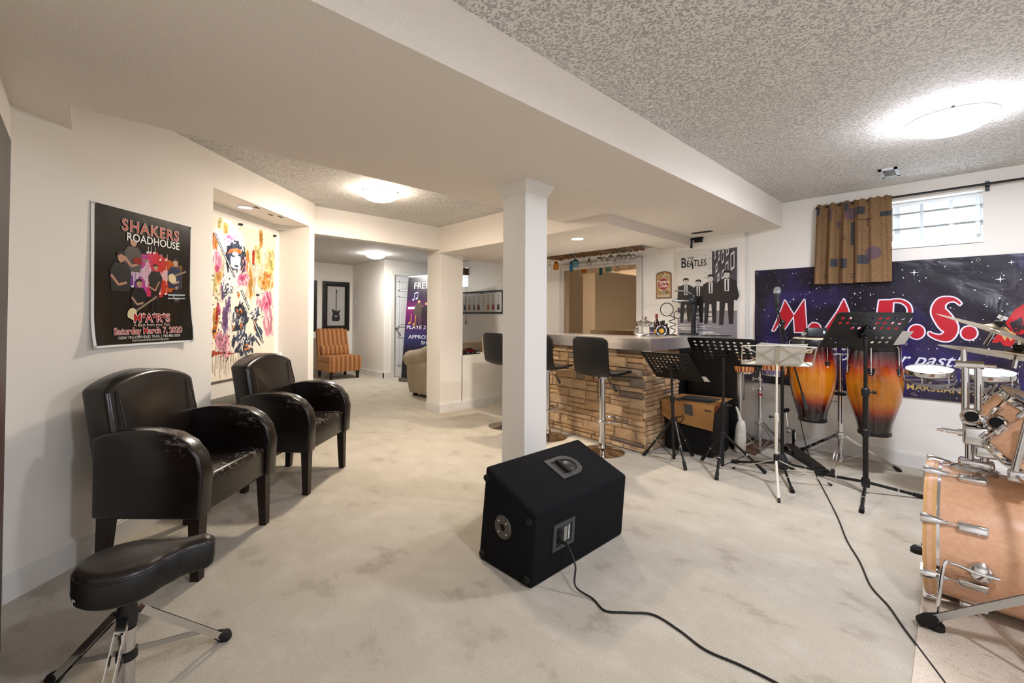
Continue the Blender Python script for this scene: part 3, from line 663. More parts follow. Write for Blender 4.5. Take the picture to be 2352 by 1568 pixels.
# --- tall dark panel beside the corner
t = thing('display_panel', 'tall dark charcoal display panel leaning in the wall corner', 'panel', (-2.36, AY+0.012, 0.0), 0)
pm = T(0, 0, 0) @ RX(R(-0.2)); fmat = mat('panel_charcoal', '#3a3532', 0.45, bump=0.05, bs=300)
vs = [(-0.02, 0.004, 0.02), (0.62, 0.004, 0.02), (0.62, 0.02, 0.02), (-0.02, 0.02, 0.02), (-0.082, 0.004, 1.835), (0.56, 0.004, 1.835), (0.56, 0.02, 1.835), (-0.082, 0.02, 1.835)]
MB().add(vs, [(0, 3, 2, 1), (4, 5, 6, 7), (0, 1, 5, 4), (1, 2, 6, 5), (2, 3, 7, 6), (3, 0, 4, 7)]).build('board', fmat, t, None)
mb = MB(); mb.add([(x, 0.021, z) for x, z in ((0.0, 0.55), (0.03, 0.95), (0.2, 1.1), (0.35, 0.9), (0.3, 0.4), (0.1, 0.35))], [tuple(range(6))]); mb.build('printed_shape', ink('#4a2018'), t, None)

# --- vinyl banner on the window wall
BX0, BZ0, BW, BHh = -1.524, 0.565, 2.44, 1.115
def bdep(x, z):
    u = x/BW; v = z/BHh
    return -0.012-0.006*math.sin(9*u+5*v)*math.sin(PI*v)-0.004*math.sin(21*u-9*v)*math.sin(PI*v)-0.010*math.sin(PI*v)**2*math.exp(-((u+v*0.6-1.05)/0.05)**2)-0.008*math.exp(-((u-0.35*v-0.55)/0.04)**2)*math.sin(PI*v)
def m_galaxy():
    t = NT('galaxy_vinyl'); t.set(Roughness=0.24); v = t.coord('Object')
    n1 = t.noise(v, 1.6, 3, 0.6, 0.3); n2 = t.noise(t.coord('Object', (1, 1, 1.7)), 2.6, 2)
    c = t.ramp(n1, [(0.30, rgb('#100b18')), (0.47, rgb('#1a1428')), (0.58, rgb('#2a2250')), (0.72, rgb('#3a3072'))])
    c = t.mix(t.ramp(n2, [(0.55, (0, 0, 0)), (0.75, (0.35, 0.35, 0.35))]), c, rgb('#3a1f3c'))
    vo = t.n('ShaderNodeTexVoronoi'); vo.inputs['Scale'].default_value = 46; t.l(v, vo.inputs['Vector'])
    st = t.ramp(vo.outputs['Distance'], [(0.03, (0.75, 0.75, 0.8)), (0.07, (0, 0, 0))]); t.l(t.mix(1.0, c, st, 'ADD'), t.b.inputs['Base Color'])
    t.bump(t.noise(v, 5, 3, 0.5, 0.6), 0.25, 0.03); return t.m
t = thing('vinyl_banner', 'large glossy purple starry band banner hung under the window', 'banner', (BX0, YW, BZ0))
def sag(x, z): return -0.03*(x/BW)*(1.0)*(1 if z > BHh*0.5 else 0.5)
bs_ = sheet(BW, BHh, 90, 40, bdep)
bs_.build('vinyl', m_galaxy(), t, 80)
def bp(x, y):     # pixel on the banner crop -> banner coordinates
    q = at_Y(1740+x*0.2602, 600+y*0.2602, YW); return (q.x-BX0, q.z-BZ0)
B = Print(t, -0.0012, bdep, 0.35, 0.0004); rnd = random.Random(5)
B.poly('star', '#e9e9f2', [blob(rnd.uniform(0.02, BW-0.02), rnd.uniform(0.02, BHh-0.02), r_, r_, 6, 0.1, 0, rnd) for r_ in [rnd.choice((0.0018, 0.0025, 0.0035, 0.0045)) for _ in range(300)]])
def sparkle(x, z, r_): return [(x+(r_ if i % 2 == 0 else r_*0.16)*math.cos(i*PI/4+PI/2), z+(r_ if i % 2 == 0 else r_*0.16)*math.sin(i*PI/4+PI/2)) for i in range(8)]
B.poly('sparkle', '#f2eefa', [sparkle(*bp(1384, 100), 0.03), sparkle(*bp(2142, 158), 0.028), sparkle(*bp(2240, 10), 0.02), sparkle(*bp(320, 335), 0.018), sparkle(*bp(860, 285), 0.014)])
def curve_poly(pts, ws):      # variable width stroke as one strip of quads (pixel units)
    pts = [Vector((*p, 0)) for p in pts]; out = []
    sp = smooth_path(pts, 6); n = len(sp)
    L = []; Rr = []
    for i, p in enumerate(sp):
        tt = (sp[min(i+1, n-1)]-sp[max(i-1, 0)]).normalized(); k = i/(n-1)*(len(ws)-1); a = int(min(k, len(ws)-2)); w = ws[a]+(ws[a+1]-ws[a])*(k-a)
        nn = Vector((-tt.y, tt.x, 0))*w/2; L.append((p+nn)[:2]); Rr.append((p-nn)[:2])
    return [[L[i], L[i+1], Rr[i+1], Rr[i]] for i in range(n-1)], L+Rr[::-1]
def ell(x, y, rx, ry, n=24): return [(x+rx*math.cos(2*PI*i/n), y+ry*math.sin(2*PI*i/n)) for i in range(n)]
polys = [[(245, 345), (322, 478), (240, 598), (195, 545), (212, 430)], [(212, 430), (195, 545), (150, 612), (134, 612), (175, 520)], [(415, 338), (434, 622), (332, 624), (322, 478)],
         ell(505, 590, 52, 46), [(765, 335), (800, 420), (862, 650), (742, 650), (692, 470)], [(700, 452), (716, 486), (600, 640), (568, 640)], ell(945, 620, 55, 48),
         [(1078, 345), (1200, 342), (1180, 650), (1030, 650)], ell(1405, 622, 68, 60), ell(1868, 632, 68, 58)]
sq, so = curve_poly([(1792, 378), (1745, 342), (1680, 338), (1620, 368), (1600, 440), (1650, 520), (1700, 590), (1680, 655), (1610, 672), (1530, 645), (1520, 625)], [18, 26, 46, 90, 130, 150, 140, 100, 46, 26, 14])
rq, ro = curve_poly([(1190, 350), (1270, 352), (1330, 390), (1345, 450), (1320, 520), (1220, 540)], [22, 26, 34, 34, 28, 20])
r2q, r2o = curve_poly([(1200, 545), (1240, 610), (1290, 660)], [30, 34, 24])
outl = polys+[so, ro, r2o]
B.k += 1; ye = B.y-B.step*B.k
for p in outl:
    mb = MB(); B.q.append(('letter_edge', '#dfd9ea', mb, False)); q = [bp(*a) for a in p]; stroke(mb, q+[q[0]], 0.020, ye)
    for a in q: flat(mb, [(a[0]+0.010*math.cos(i*PI/4), a[1]+0.010*math.sin(i*PI/4)) for i in range(8)], ye)
B.k += 1; yl = B.y-B.step*B.k
for grp in [polys[0:3], polys[3:4], polys[4:6], polys[6:7], polys[7:8]+rq+r2q, polys[8:9], sq, polys[9:10]]:
    mb = MB(); B.q.append(('letter', '#b01326', mb, False))
    for p in grp: flat(mb, [bp(*a) for a in p], yl)
B.text('script_lettering', '#d9d8e6', [('A Blast from your past!', 0.80, bp(1900, 940)[1], 0.135, dict(shear=0.45, offset=0.0012))])
B.text('web_lettering', '#b99b5a', [('MARS', 1.225, bp(1640, 1160)[1]+0.005, 0.068, dict(spacing=1.05, offset=0.001)), ('BAND.CO', 1.475, bp(1640, 1160)[1]+0.005, 0.068, dict(spacing=1.05, offset=0.001))])
B.poly('painted_sleeve', '#b5131c', [[bp(*a) for a in ((2352, 375), (2270, 425), (2185, 545), (2250, 605), (2270, 650), (2352, 640), (2600, 560), (2600, 300))], [bp(*a) for a in ((2065, 715), (2150, 590), (2285, 655), (2265, 720), (2235, 752), (2210, 720), (2170, 742), (2140, 705), (2110, 720))]])
B.poly('painted_cuff', '#241a22', [[bp(*a) for a in ((2220, 545), (2330, 490), (2356, 600), (2275, 650))]])
B.poly('painted_hand', '#c9985a', [[bp(*a) for a in ((2128, 612), (2190, 575), (2225, 610), (2280, 640), (2268, 690), (2245, 665), (2235, 705), (2205, 665), (2180, 700), (2165, 650))]])
B.done()
for x, z in [(0.02, BHh-0.03), (0.83, BHh-0.03), (1.55, BHh-0.03), (2.40, BHh-0.03), (0.02, 0.03), (1.18, 0.03), (2.40, 0.03)]:
    MB().torus((x, bdep(x, z)-0.003, z), 0.010, 0.003, 16, 6, RX(PI/2)).build('grommet', CHROME, t)

# --- black and white poster panel
qx0, qz0, qw, qh = -2.312, 1.0, 0.632, 0.935
t = thing('band_poster', 'black and white mounted poster of four men walking, beside the bar', 'poster', (qx0, YW-0.035, qz0))
MB().box(0, qw, -0.016, 0.0, 0, qh).build('board', mat('poster_board', '#d6d3cc', 0.5), t, None)
Q = Print(t, -0.0165, None, 0.5); V = lambda u, v: (u*qw, v*qh)
rc = lambda u0, u1, v0, v1: [V(u0, v0), V(u1, v0), V(u1, v1), V(u0, v1)]
Q.poly('street', '#85818a', [rc(0, 1, 0.0, 0.30)])
rnd = random.Random(9)
Q.poly('pavement_light', '#c9c7c4', [[V(u, v), V(u+l, v+0.004), V(u+l*0.8, v+h_), V(u-0.05, v+h_)] for u, v, l, h_ in [(rnd.uniform(0.02, 0.7), rnd.uniform(0.005, 0.24), rnd.uniform(0.15, 0.3), rnd.uniform(0.006, 0.016)) for _ in range(22)]] + [rc(0, 0.6, 0.20, 0.27)])
Q.poly('building', '#4a4650', [[V(0.60, 0.62), V(0.60, 0.975), V(1, 0.995), V(1, 0.45), V(0.82, 0.52)]]); Q.poly('far_trees', '#55525a', [rc(0, 0.10, 0.42, 0.60), rc(0, 0.5, 0.29, 0.34)])
wins = []; dk = []
for u, v, w_, h_ in ((0.90, 0.74, 0.06, 0.19), (0.82, 0.70, 0.045, 0.13), (0.76, 0.82, 0.035, 0.14), (0.83, 0.90, 0.04, 0.09), (0.70, 0.85, 0.03, 0.1), (0.66, 0.72, 0.03, 0.1), (0.76, 0.64, 0.04, 0.1), (0.64, 0.87, 0.02, 0.09), (0.69, 0.61, 0.03, 0.09)):
    wins.append([V(u, v), V(u+w_, v+0.03), V(u+w_, v+h_+0.03), V(u, v+h_)]); dk.append([V(u+w_*0.2, v+0.03), V(u+w_*0.75, v+0.05), V(u+w_*0.75, v+h_), V(u+w_*0.2, v+h_-0.02)])
Q.poly('building_window', '#d4d2ce', wins); Q.poly('window_dark', '#1d1b20', dk)
Q.poly('speck', '#2a282c', [blob(*V(0.48+rnd.uniform(0, 0.1), 0.66+rnd.uniform(0, 0.3)), 0.006, 0.003, 7, 0.3, 0.4, rnd) for _ in range(22)])
for u, v0, v1, sc in ((0.15, 0.16, 0.69, 1.2), (0.37, 0.155, 0.665, 1.2), (0.58, 0.15, 0.715, 1.2), (0.84, 0.14, 0.75, 1.25)):
    x, z = V(u, v0); bd, sk, hr, sh, ti = man(x, z, (v1-v0)*qh, 0.0, sc)
    Q.poly('suit', '#1c191c', bd); Q.poly('shirt', '#cfccc8', sh); Q.poly('tie', '#1a181b', ti); Q.poly('face', '#c3bfba', sk); Q.poly('hair', '#141215', hr)
Q.poly('drop_stem', '#191719', [[V(0.262, 0.79), V(0.282, 0.79), V(0.282, 0.86), V(0.262, 0.86)]])
Q.text('lettering', '#191719', [('B', 0.06*qw, 0.815*qh, 0.155, dict(sx=0.72, offset=0.002, align='LEFT')), ('EATLES', 0.165*qw, 0.82*qh, 0.10, dict(sx=0.68, offset=0.001, align='LEFT')), ('THE', 0.235*qw, 0.905*qh, 0.040, dict())])
Q.done()
# --- rum sign
t = thing('bar_sign', 'small arched tin rum sign on the wall behind the bar', 'sign', (-2.596, YW, 1.428))
def arch(w, h, n=10): return [(0, 0), (w, 0), (w, h*0.87)]+[(w/2+w/2*math.cos(PI*i/n), h*0.87+h*0.13*math.sin(PI*i/n)) for i in range(1, n)]+[(0, h*0.87)]
MB().prism(arch(0.19, 0.315), 0, 0.006, T(0, -0.002, 0) @ RX(PI/2)).build('tin_plate', mat('sign_brown', '#6d4a25', 0.4, var=0.2, vs=40), t, None)
Q = Print(t, -0.0085, None, 0.35)
Q.poly('gold_face', '#b08a52', [[(0.01+p[0]*0.17/0.19, 0.012+p[1]*0.29/0.315) for p in arch(0.19, 0.315)]])
rnd = random.Random(2)
Q.poly('ornament', '#d9d3c4', [blob(rnd.uniform(0.03, 0.16), rnd.choice((rnd.uniform(0.05, 0.10), rnd.uniform(0.22, 0.28))), 0.015, 0.009, 9, 0.4, rnd.uniform(0, 3), rnd) for _ in range(18)])
Q.poly('ornament_dark', '#5a3f22', [blob(rnd.uniform(0.03, 0.16), rnd.choice((rnd.uniform(0.05, 0.10), rnd.uniform(0.20, 0.29))), 0.010, 0.006, 8, 0.4, rnd.uniform(0, 3), rnd) for _ in range(22)])
Q.poly('roundel_edge', '#c9a27a', [ell(0.088, 0.168, 0.072, 0.072)]); Q.poly('roundel', '#8f1423', [ell(0.088, 0.168, 0.066, 0.066)])
Q.poly('label_strip', '#cfc8b4', [[(0.02, 0.018), (0.165, 0.018), (0.165, 0.04), (0.02, 0.04)]])
Q.text('lettering', '#f0e9e2', [('Havana', 0.090, 0.178, 0.052, dict(offset=0.0008, sx=0.95)), ('Club', 0.090, 0.132, 0.052, dict(offset=0.0008))])
Q.text('small_lettering', '#2e2418', [('AÑEJO BLANCO', 0.092, 0.023, 0.019, dict())])
Q.done()
tag(MB().rbox(-0.036, 0.036, -0.006, 0.0, -0.058, 0.058, 0.002).build('wall_outlet', WHITE, None, 30, (-2.40, YW, 1.10)), 'white electrical outlet plate on the wall behind the bar bottles', 'outlet')

# --- far room pictures
def guitar_polys(x, z, h):
    b_ = [(x+dx*h, z+dz*h) for dx, dz in ((-.13, .05), (-.10, .0), (.08, .0), (.13, .06), (.12, .16), (.09, .22), (.13, .33), (.11, .37), (.05, .30), (.02, .33), (-.03, .33), (-.08, .36), (-.12, .40), (-.13, .33), (-.10, .22), (-.13, .14))]
    nk = [(x-.018*h, z+.30*h), (x+.018*h, z+.30*h), (x+.014*h, z+.86*h), (x+.035*h, z+.90*h), (x+.02*h, z+1.0*h), (x-.02*h, z+.97*h), (x-.016*h, z+.86*h)]
    return b_, nk
FRB = mat('frame_black', '#15120f', 0.35)
for y0, lab in ((3.62, 'black framed charcoal drawing of an electric guitar above the striped chair'), (2.93, 'black framed drawing mostly hidden behind the edge of the niche wall')):
    t = thing('framed_drawing', lab, 'picture', (XF, y0, 0.90), PI/2)
    w_, h_ = 0.575, 1.04; b = MB()
    for x0, x1, z0, z1 in ((0, w_, 0, 0.06), (0, w_, h_-0.06, h_), (0, 0.06, 0.06, h_-0.06), (w_-0.06, w_, 0.06, h_-0.06)): b.box(x0, x1, -0.03, 0, z0, z1)
    b.build('frame', FRB, t, None)
    MB().box(0.05, w_-0.05, -0.012, 0.0, 0.05, h_-0.05).build('mat_board', mat('mat_black', '#2b2622', 0.6), t, None)
    MB().box(0.105, w_-0.105, -0.015, -0.010, 0.105, h_-0.105).build('drawing_paper', mat('drawing_grey', '#c9c9ca', 0.6), t, None)
    D = Print(t, -0.0155, None, 0.5); bd, nk = guitar_polys(w_/2, 0.20, 0.68); D.poly('guitar_body', '#2b2a2c', [bd]); D.poly('guitar_neck', '#5c5b5e', [nk]); D.poly('bridge', '#b9b9ba', [[(w_/2-0.03, 0.29), (w_/2+0.03, 0.29), (w_/2+0.03, 0.32), (w_/2-0.03, 0.32)]]); D.done()
    MB().box(0.06, w_-0.06, -0.022, -0.020, 0.06, h_-0.06).build('glass', PANE, t, None)
t = thing('guitar_print', 'wide black framed print of a row of coloured guitars above the sofa', 'picture', (-7.28, YE, 1.27))
w_, h_ = 1.27, 0.435; b = MB()
for x0, x1, z0, z1 in ((0, w_, 0, 0.03), (0, w_, h_-0.03, h_), (0, 0.03, 0.03, h_-0.03), (w_-0.03, w_, 0.03, h_-0.03)): b.box(x0, x1, -0.03, 0, z0, z1)
b.build('frame', FRB, t, None); MB().box(0.02, w_-0.02, -0.012, 0, 0.02, h_-0.02).build('print_paper', mat('print_pale', '#cfcdc9', 0.5), t, None)
D = Print(t, -0.0125, None, 0.5)
for i, c in enumerate(('#3a2a4a', '#a0551c', '#6a6a70', '#6e1418', '#c8c3b8', '#b07a2c', '#8a2f28', '#23252b')):
    bd, nk = guitar_polys(0.13+0.143*i, 0.07, 0.29); D.poly('guitar_body', c, [bd]); D.poly('guitar_neck', '#2b2521' if i not in (4, 5) else '#b06a40', [nk])
D.poly('heading', '#3a3a3c', [[(0.2+0.12*i, 0.385), (0.23+0.12*i, 0.385), (0.23+0.12*i, 0.395), (0.2+0.12*i, 0.395)] for i in range(8)]+[blob(0.66, 0.39, 0.05, 0.012, 10, 0.2)]); D.done()
tag(MB().rbox(-0.035, 0.035, -0.006, 0.0, -0.06, 0.06, 0.002).build('light_switch', WHITE, None, 30, (-9.30, FQY, 1.50)), 'white light switch plate on the side wall of the sitting room', 'switch')
# --- leaning event banner in the far room
t = thing('roll_up_banner', 'dark purple roll-up event banner with white lettering behind the sofa', 'banner', (-7.05, 4.44, 0.0), R(20), rot=(R(-6), 0, R(20)))
MB().rbox(-0.42, 0.42, -0.05, 0.05, 0, 0.07, 0.01).build('base_case', GREYM, t)
def m_roll():
    q = NT('roll_up_print'); q.set(Roughness=0.35); v = q.coord('Object'); sx = q.n('ShaderNodeSeparateXYZ'); q.l(v, sx.inputs[0])
    mr = q.n('ShaderNodeMapRange'); mr.inputs['From Min'].default_value = 0; mr.inputs['From Max'].default_value = 1.98; q.l(sx.outputs['Z'], mr.inputs['Value'])
    q.l(q.ramp(mr.outputs[0], [(0.0, rgb('#0d0b14')), (0.3, rgb('#17122a')), (0.42, rgb('#2a3160')), (0.55, rgb('#43174a')), (0.68, rgb('#6a1f58')), (0.78, rgb('#2a1636')), (0.9, rgb('#141018')), (1, rgb('#141018'))]), q.b.inputs['Base Color']); return q.m
MB().box(-0.40, 0.40, -0.002, 0.002, 0.06, 1.97).build('print_sheet', m_roll(), t, None)
MB().box(-0.405, 0.405, -0.008, 0.008, 1.96, 1.985).build('top_rail', STEEL, t, None)
D = Print(t, -0.0025, None, 0.4)
D.text('lettering', '#e7e4ec', [('FREE', -0.26, 1.74, 0.17, dict(align='LEFT')), ('PLAYED', -0.36, 0.98, 0.095, dict(align='LEFT', sx=1.35)), ('APPROX', -0.30, 0.80, 0.095, dict(align='LEFT', sx=1.35)), ('SHOW', 0.0, 0.70, 0.09, dict(align='LEFT', sx=1.3)), ('JULY 24', -0.33, 0.46, 0.09, dict(align='LEFT', sx=1.35))])
nt = []
for x, z in ((-0.25, 1.53), (-0.17, 1.55)): nt += [blob(x, z, 0.025, 0.018, 10, 0.05), [(x+0.017, z), (x+0.025, z), (x+0.025, z+0.12), (x+0.017, z+0.12)]]
D.poly('music_note', '#9aa7c8', nt+[[(-0.235, 1.64), (-0.145, 1.66), (-0.145, 1.68), (-0.235, 1.66)]])
D.poly('light_bar', '#e6c9dc', [[(-0.36, 1.35), (-0.2, 1.352), (-0.2, 1.40), (-0.36, 1.39)], [(-0.02, 1.36), (0.38, 1.37), (0.38, 1.42), (-0.02, 1.41)]])
for x in (-0.11, 0.06, 0.24):
    bd, sk, hr, sh, ti = man(x, 0.98+(0.04 if x < 0 else 0.0), 0.52, 0, 1.25); D.poly('band_member', '#4a4038' if x < 0 else '#2a2028', bd); D.poly('face', '#b98a70', sk); D.poly('hair', '#1c1618', hr)
D.poly('gold_note', '#c08a4a', [blob(-0.30, 1.09, 0.03, 0.02, 10, 0.1), blob(-0.20, 1.07, 0.03, 0.02, 10, 0.1), [(-0.275, 1.1), (-0.26, 1.1), (-0.26, 1.26), (-0.275, 1.26)], [(-0.175, 1.08), (-0.16, 1.08), (-0.16, 1.24), (-0.175, 1.24)]])
D.done()
# ------------------------------------------------------------------ seating
def m_leather(name, base, wear, mask):
    t = NT(name); v = t.coord('Object'); n = t.noise(v, 22, 5, 0.65)
    c = t.ramp(t.noise(v, 5, 3), [(0.3, tuple(x*0.75 for x in rgb(base)[:3])), (0.7, tuple(x*1.2 for x in rgb(base)[:3]))])
    t.set(Roughness=0.27)
    if mask:
        sx = t.n('ShaderNodeSeparateXYZ'); t.l(v, sx.inputs[0]); f = None
        for ax, lo, hi in mask:
            mr = t.n('ShaderNodeMapRange'); mr.inputs['From Min'].default_value = lo; mr.inputs['From Max'].default_value = hi; t.l(sx.outputs[ax], mr.inputs['Value'])
            if f is None: f = mr.outputs[0]
            else:
                q = t.n('ShaderNodeMath', operation='MULTIPLY'); t.l(f, q.inputs[0]); t.l(mr.outputs[0], q.inputs[1]); f = q.outputs[0]
        q = t.n('ShaderNodeMath', operation='MULTIPLY'); t.l(f, q.inputs[0]); t.l(t.ramp(t.noise(t.coord('Object', (2.2, 1, 2.2)), 20, 5, 0.75), [(0.56, (0, 0, 0)), (0.60, (1, 1, 1))]), q.inputs[1])
        c = t.mix(q.outputs[0], c, rgb(wear))
        rr = t.n('ShaderNodeMapRange'); rr.inputs['To Min'].default_value = 0.27; rr.inputs['To Max'].default_value = 0.6; t.l(q.outputs[0], rr.inputs['Value']); t.l(rr.outputs[0], t.b.inputs['Roughness'])
    t.l(c, t.b.inputs['Base Color']); t.bump(t.noise(v, 90, 3), 0.12, 0.002); return t.m
LEA = m_leather('dark_leather', '#140e0c', None, None)
LEA_ARM = m_leather('dark_leather_arm', '#140e0c', '#6e6963', [('Y', -0.02, -0.20), ('Z', 0.56, 0.64)])
LEA_SEAT = m_leather('dark_leather_seat', '#140e0c', '#7f7a74', [('Y', -0.17, -0.24), ('Z', 0.42, 0.45)])
LEGW = mat('espresso_wood', '#1d110c', 0.4, var=0.25, vs=30, stretch=(1, 1, 0.2))
def bev_prism(poly, x0, x1, r, seg=3, M=None, shear=None):   # polygon in (y,z), extruded along x, bevelled
    bm = bmesh.new(); a = [bm.verts.new((x0, y, z)) for y, z in poly]; f = bm.faces.new(a)
    g = bmesh.ops.extrude_face_region(bm, geom=[f]); bmesh.ops.translate(bm, verts=[v for v in g['geom'] if isinstance(v, bmesh.types.BMVert)], vec=(x1-x0, 0, 0))
    ed = [e for e in bm.edges if len(e.link_faces) == 2 and e.calc_face_angle(0) > 0.9]
    bmesh.ops.bevel(bm, geom=ed, offset=r, segments=seg, profile=0.5, affect='EDGES')
    if shear:
        for v in bm.verts: v.co = shear(v.co)
    return MB().bm(bm, M)
def armchair():
    t = thing('armchair', 'worn dark brown leather armchair with peeling arms under the concert poster', 'armchair', (0, 0, 0), 0, 'dark leather armchairs along the angled wall')
    arc = [(0.205, 0.29), (0.205, 0.645), (0.16, 0.668), (0.06, 0.685), (-0.06, 0.685), (-0.15, 0.668), (-0.22, 0.630), (-0.268, 0.570), (-0.290, 0.49), (-0.280, 0.29)]
    for sx in (-1, 1):
        x0, x1 = (0.235, 0.325) if sx > 0 else (-0.325, -0.235)
        bev_prism(arc, x0, x1, 0.014).build('arm', LEA_ARM, t, 50)
    MB().rbox(-0.237, 0.237, -0.265, 0.16, 0.29, 0.462, 0.022).build('seat', LEA_SEAT, t, 50)
    # back with crowned top, raked
    n = 12; top = [(-0.285+0.57*i/n, 0.855+0.070*math.sin(PI*i/n)**0.8) for i in range(n+1)]
    poly = [(-0.285, 0.29), (0.285, 0.29)]+[(x, z) for x, z in top[::-1]]
    bm = bmesh.new(); a = [bm.verts.new((x, 0.095, z)) for x, z in poly]; f = bm.faces.new(a)
    g = bmesh.ops.extrude_face_region(bm, geom=[f]); bmesh.ops.translate(bm, verts=[v for v in g['geom'] if isinstance(v, bmesh.types.BMVert)], vec=(0, 0.115, 0))
    bmesh.ops.bevel(bm, geom=[e for e in bm.edges if len(e.link_faces) == 2 and e.calc_face_angle(0) > 0.9], offset=0.022, segments=3, profile=0.5, affect='EDGES')
    for v in bm.verts:
        k = max(0, v.co.z-0.45); v.co.y += 0.25*k-0.02*math.cos(v.co.x*4)*(1 if v.co.y < 0.13 else 0); v.co.x *= 1-0.10*max(0, v.co.z-0.6)
    MB().bm(bm).build('backrest', LEA, t, 50)
    b = MB()
    for sx in (-1, 1):
        pts = [(sx*0.235*(1-0.10*max(0, z-0.6)), 0.078+0.25*max(0, z-0.45)-0.004, z) for z in (0.68, 0.74, 0.80, 0.85)]; MB().tube(pts, 0.004, 6).build('seam', mat('leather_seam', '#2a211d', 0.5), t)
    def leg(x, y, dx, dy):
        a, c = 0.027, 0.019
        vs = [(x-a, y-a, 0.30), (x+a, y-a, 0.30), (x+a, y+a, 0.30), (x-a, y+a, 0.30)]+[(x+dx-c, y+dy-c, 0), (x+dx+c, y+dy-c, 0), (x+dx+c, y+dy+c, 0), (x+dx-c, y+dy+c, 0)]
        MB().add(vs, [(0, 1, 2, 3), (7, 6, 5, 4), (0, 4, 5, 1), (1, 5, 6, 2), (2, 6, 7, 3), (3, 7, 4, 0)]).build('leg', LEGW, t, None)
    for sx in (-1, 1): leg(sx*0.268, -0.235, sx*0.006, -0.005); leg(sx*0.268, 0.178, sx*0.004, 0.020)
    return t
ac = armchair(); ac.location = (-2.825, 0.412, 0); ac.rotation_euler = (0, 0, math.atan2(0.697, -0.717))
copy_tree(ac, (-3.492, 1.146, 0), math.atan2(0.735, -0.678), 'dark leather armchair with a smooth back standing in front of the niche')
# drum throne
def throne():
    t = thing('drum_throne', 'black bicycle-style drum throne on chrome tripod in front of the worn armchair', 'stool', (-1.845, 0.115, 0), R(-4))
    out = []
    n = 14
    for i in range(n+1):
        a = R(128)+R(284)*i/n; out.append((0.130*math.cos(a), 0.124*math.sin(a)-0.005))
    out += [(0.066, 0.118), (0.050, 0.140), (0.045, 0.170), (0.044, 0.198), (0.032, 0.220), (0.0, 0.229), (-0.032, 0.220), (-0.044, 0.198), (-0.045, 0.170), (-0.050, 0.140), (-0.066, 0.118)]
    p = smooth_path([(x, y, 0) for x, y in out+[out[0]]], 3)[:-1]; m = len(p); nr = []
    for i in range(m):
        tt = (p[(i+1) % m]-p[i-1]).normalized(); nr.append(Vector((tt.y, -tt.x, 0)))
    def loft(levels):
        vs = []; fs = []
        for ins, z in levels: vs += [p[i]-nr[i]*ins+Vector((0, 0, z+(0.012*max(0, -p[i].y/0.17)**2 if z > 0.43 else 0))) for i in range(m)]
        for k in range(len(levels)-1):
            for i in range(m): j = (i+1) % m; fs.append((k*m+i, k*m+j, k*m+m+j, k*m+m+i))
        fs += [tuple(range(m))[::-1], tuple((len(levels)-1)*m+i for i in range(m))]
        return MB().add(vs, fs)
    loft([(0.03, 0.348), (0.015, 0.350), (0.004, 0.360), (0.0, 0.380), (0.0, 0.422), (0.004, 0.430)]).build('seat_side', mat('throne_vinyl', '#0b0b0b', 0.5), t, 60)
    loft([(0.005, 0.429), (0.006, 0.436), (0.012, 0.443), (0.020, 0.448), (0.030, 0.451)]).build('seat_top', mat('throne_leather', '#1a1412', 0.36, bump=0.15, bs=140, bd=0.002), t, 60)
    MB().tube([p[i]-nr[i]*0.003+Vector((0, 0, 0.431)) for i in range(m)], 0.0035, 6, True).build('piping', BLACKP, t)
    vs, fs = text_geo('Gibraltar', 0.05, offset=0.0006, align='RIGHT'); mb = MB(); q = []
    for a, b_ in vs:
        th = R(300)+a/0.127; q.append((0.1315*math.cos(th), 0.1255*math.sin(th)-0.005, 0.362+b_))
    mb.add(q, fs); mb.build('lettering', ink('#d8d8d8'), t, None)
    b = MB(); b.lathe([(0.022, 0.02), (0.022, 0.20), (0.024, 0.20), (0.024, 0.225), (0.017, 0.225), (0.017, 0.30)], 18); b.build('post', CHROME, t)
    MB().lathe([(0.017, 0.225), (0.026, 0.235), (0.028, 0.275), (0.020, 0.31), (0.06, 0.340), (0.06, 0.349)], 18).build('seat_clamp', BLACKP, t)
    MB().lathe([(0.024, 0.128), (0.028, 0.130), (0.028, 0.155), (0.024, 0.157)], 18).build('collar', BLACKM, t)
    for k in range(3):
        a = R((112, 218, 345)[k]); ca, sa = math.cos(a), math.sin(a); ft = Vector((0.283*ca, 0.283*sa, 0.022)); tp = Vector((0.035*ca, 0.035*sa, 0.265)); sd = (-sa, ca, 0)
        b = MB()
        for s_ in (-1, 1): b.bar(tp+Vector(sd)*0.012*s_, ft+Vector(sd)*0.012*s_, 0.003, 0.022, sd)
        b.bar(tp, tp+(ft-tp)*0.1, 0.026, 0.02, sd)
        leg = b.build('leg', CHROME, t, None)
        MB().bar(ft+(tp-ft)*0.22, Vector((0.026*ca, 0.026*sa, 0.142)), 0.004, 0.016, sd).build('brace', STEEL, t, None)
        MB().tube([ft+(tp-ft)*0.05, ft+Vector((0.018*ca, 0.018*sa, -0.012)), ft+Vector((0.03*ca, 0.03*sa, -0.016))], [0.016, 0.024, 0.016], 10).build('rubber_foot', RUBBER, t)
    return t
throne()

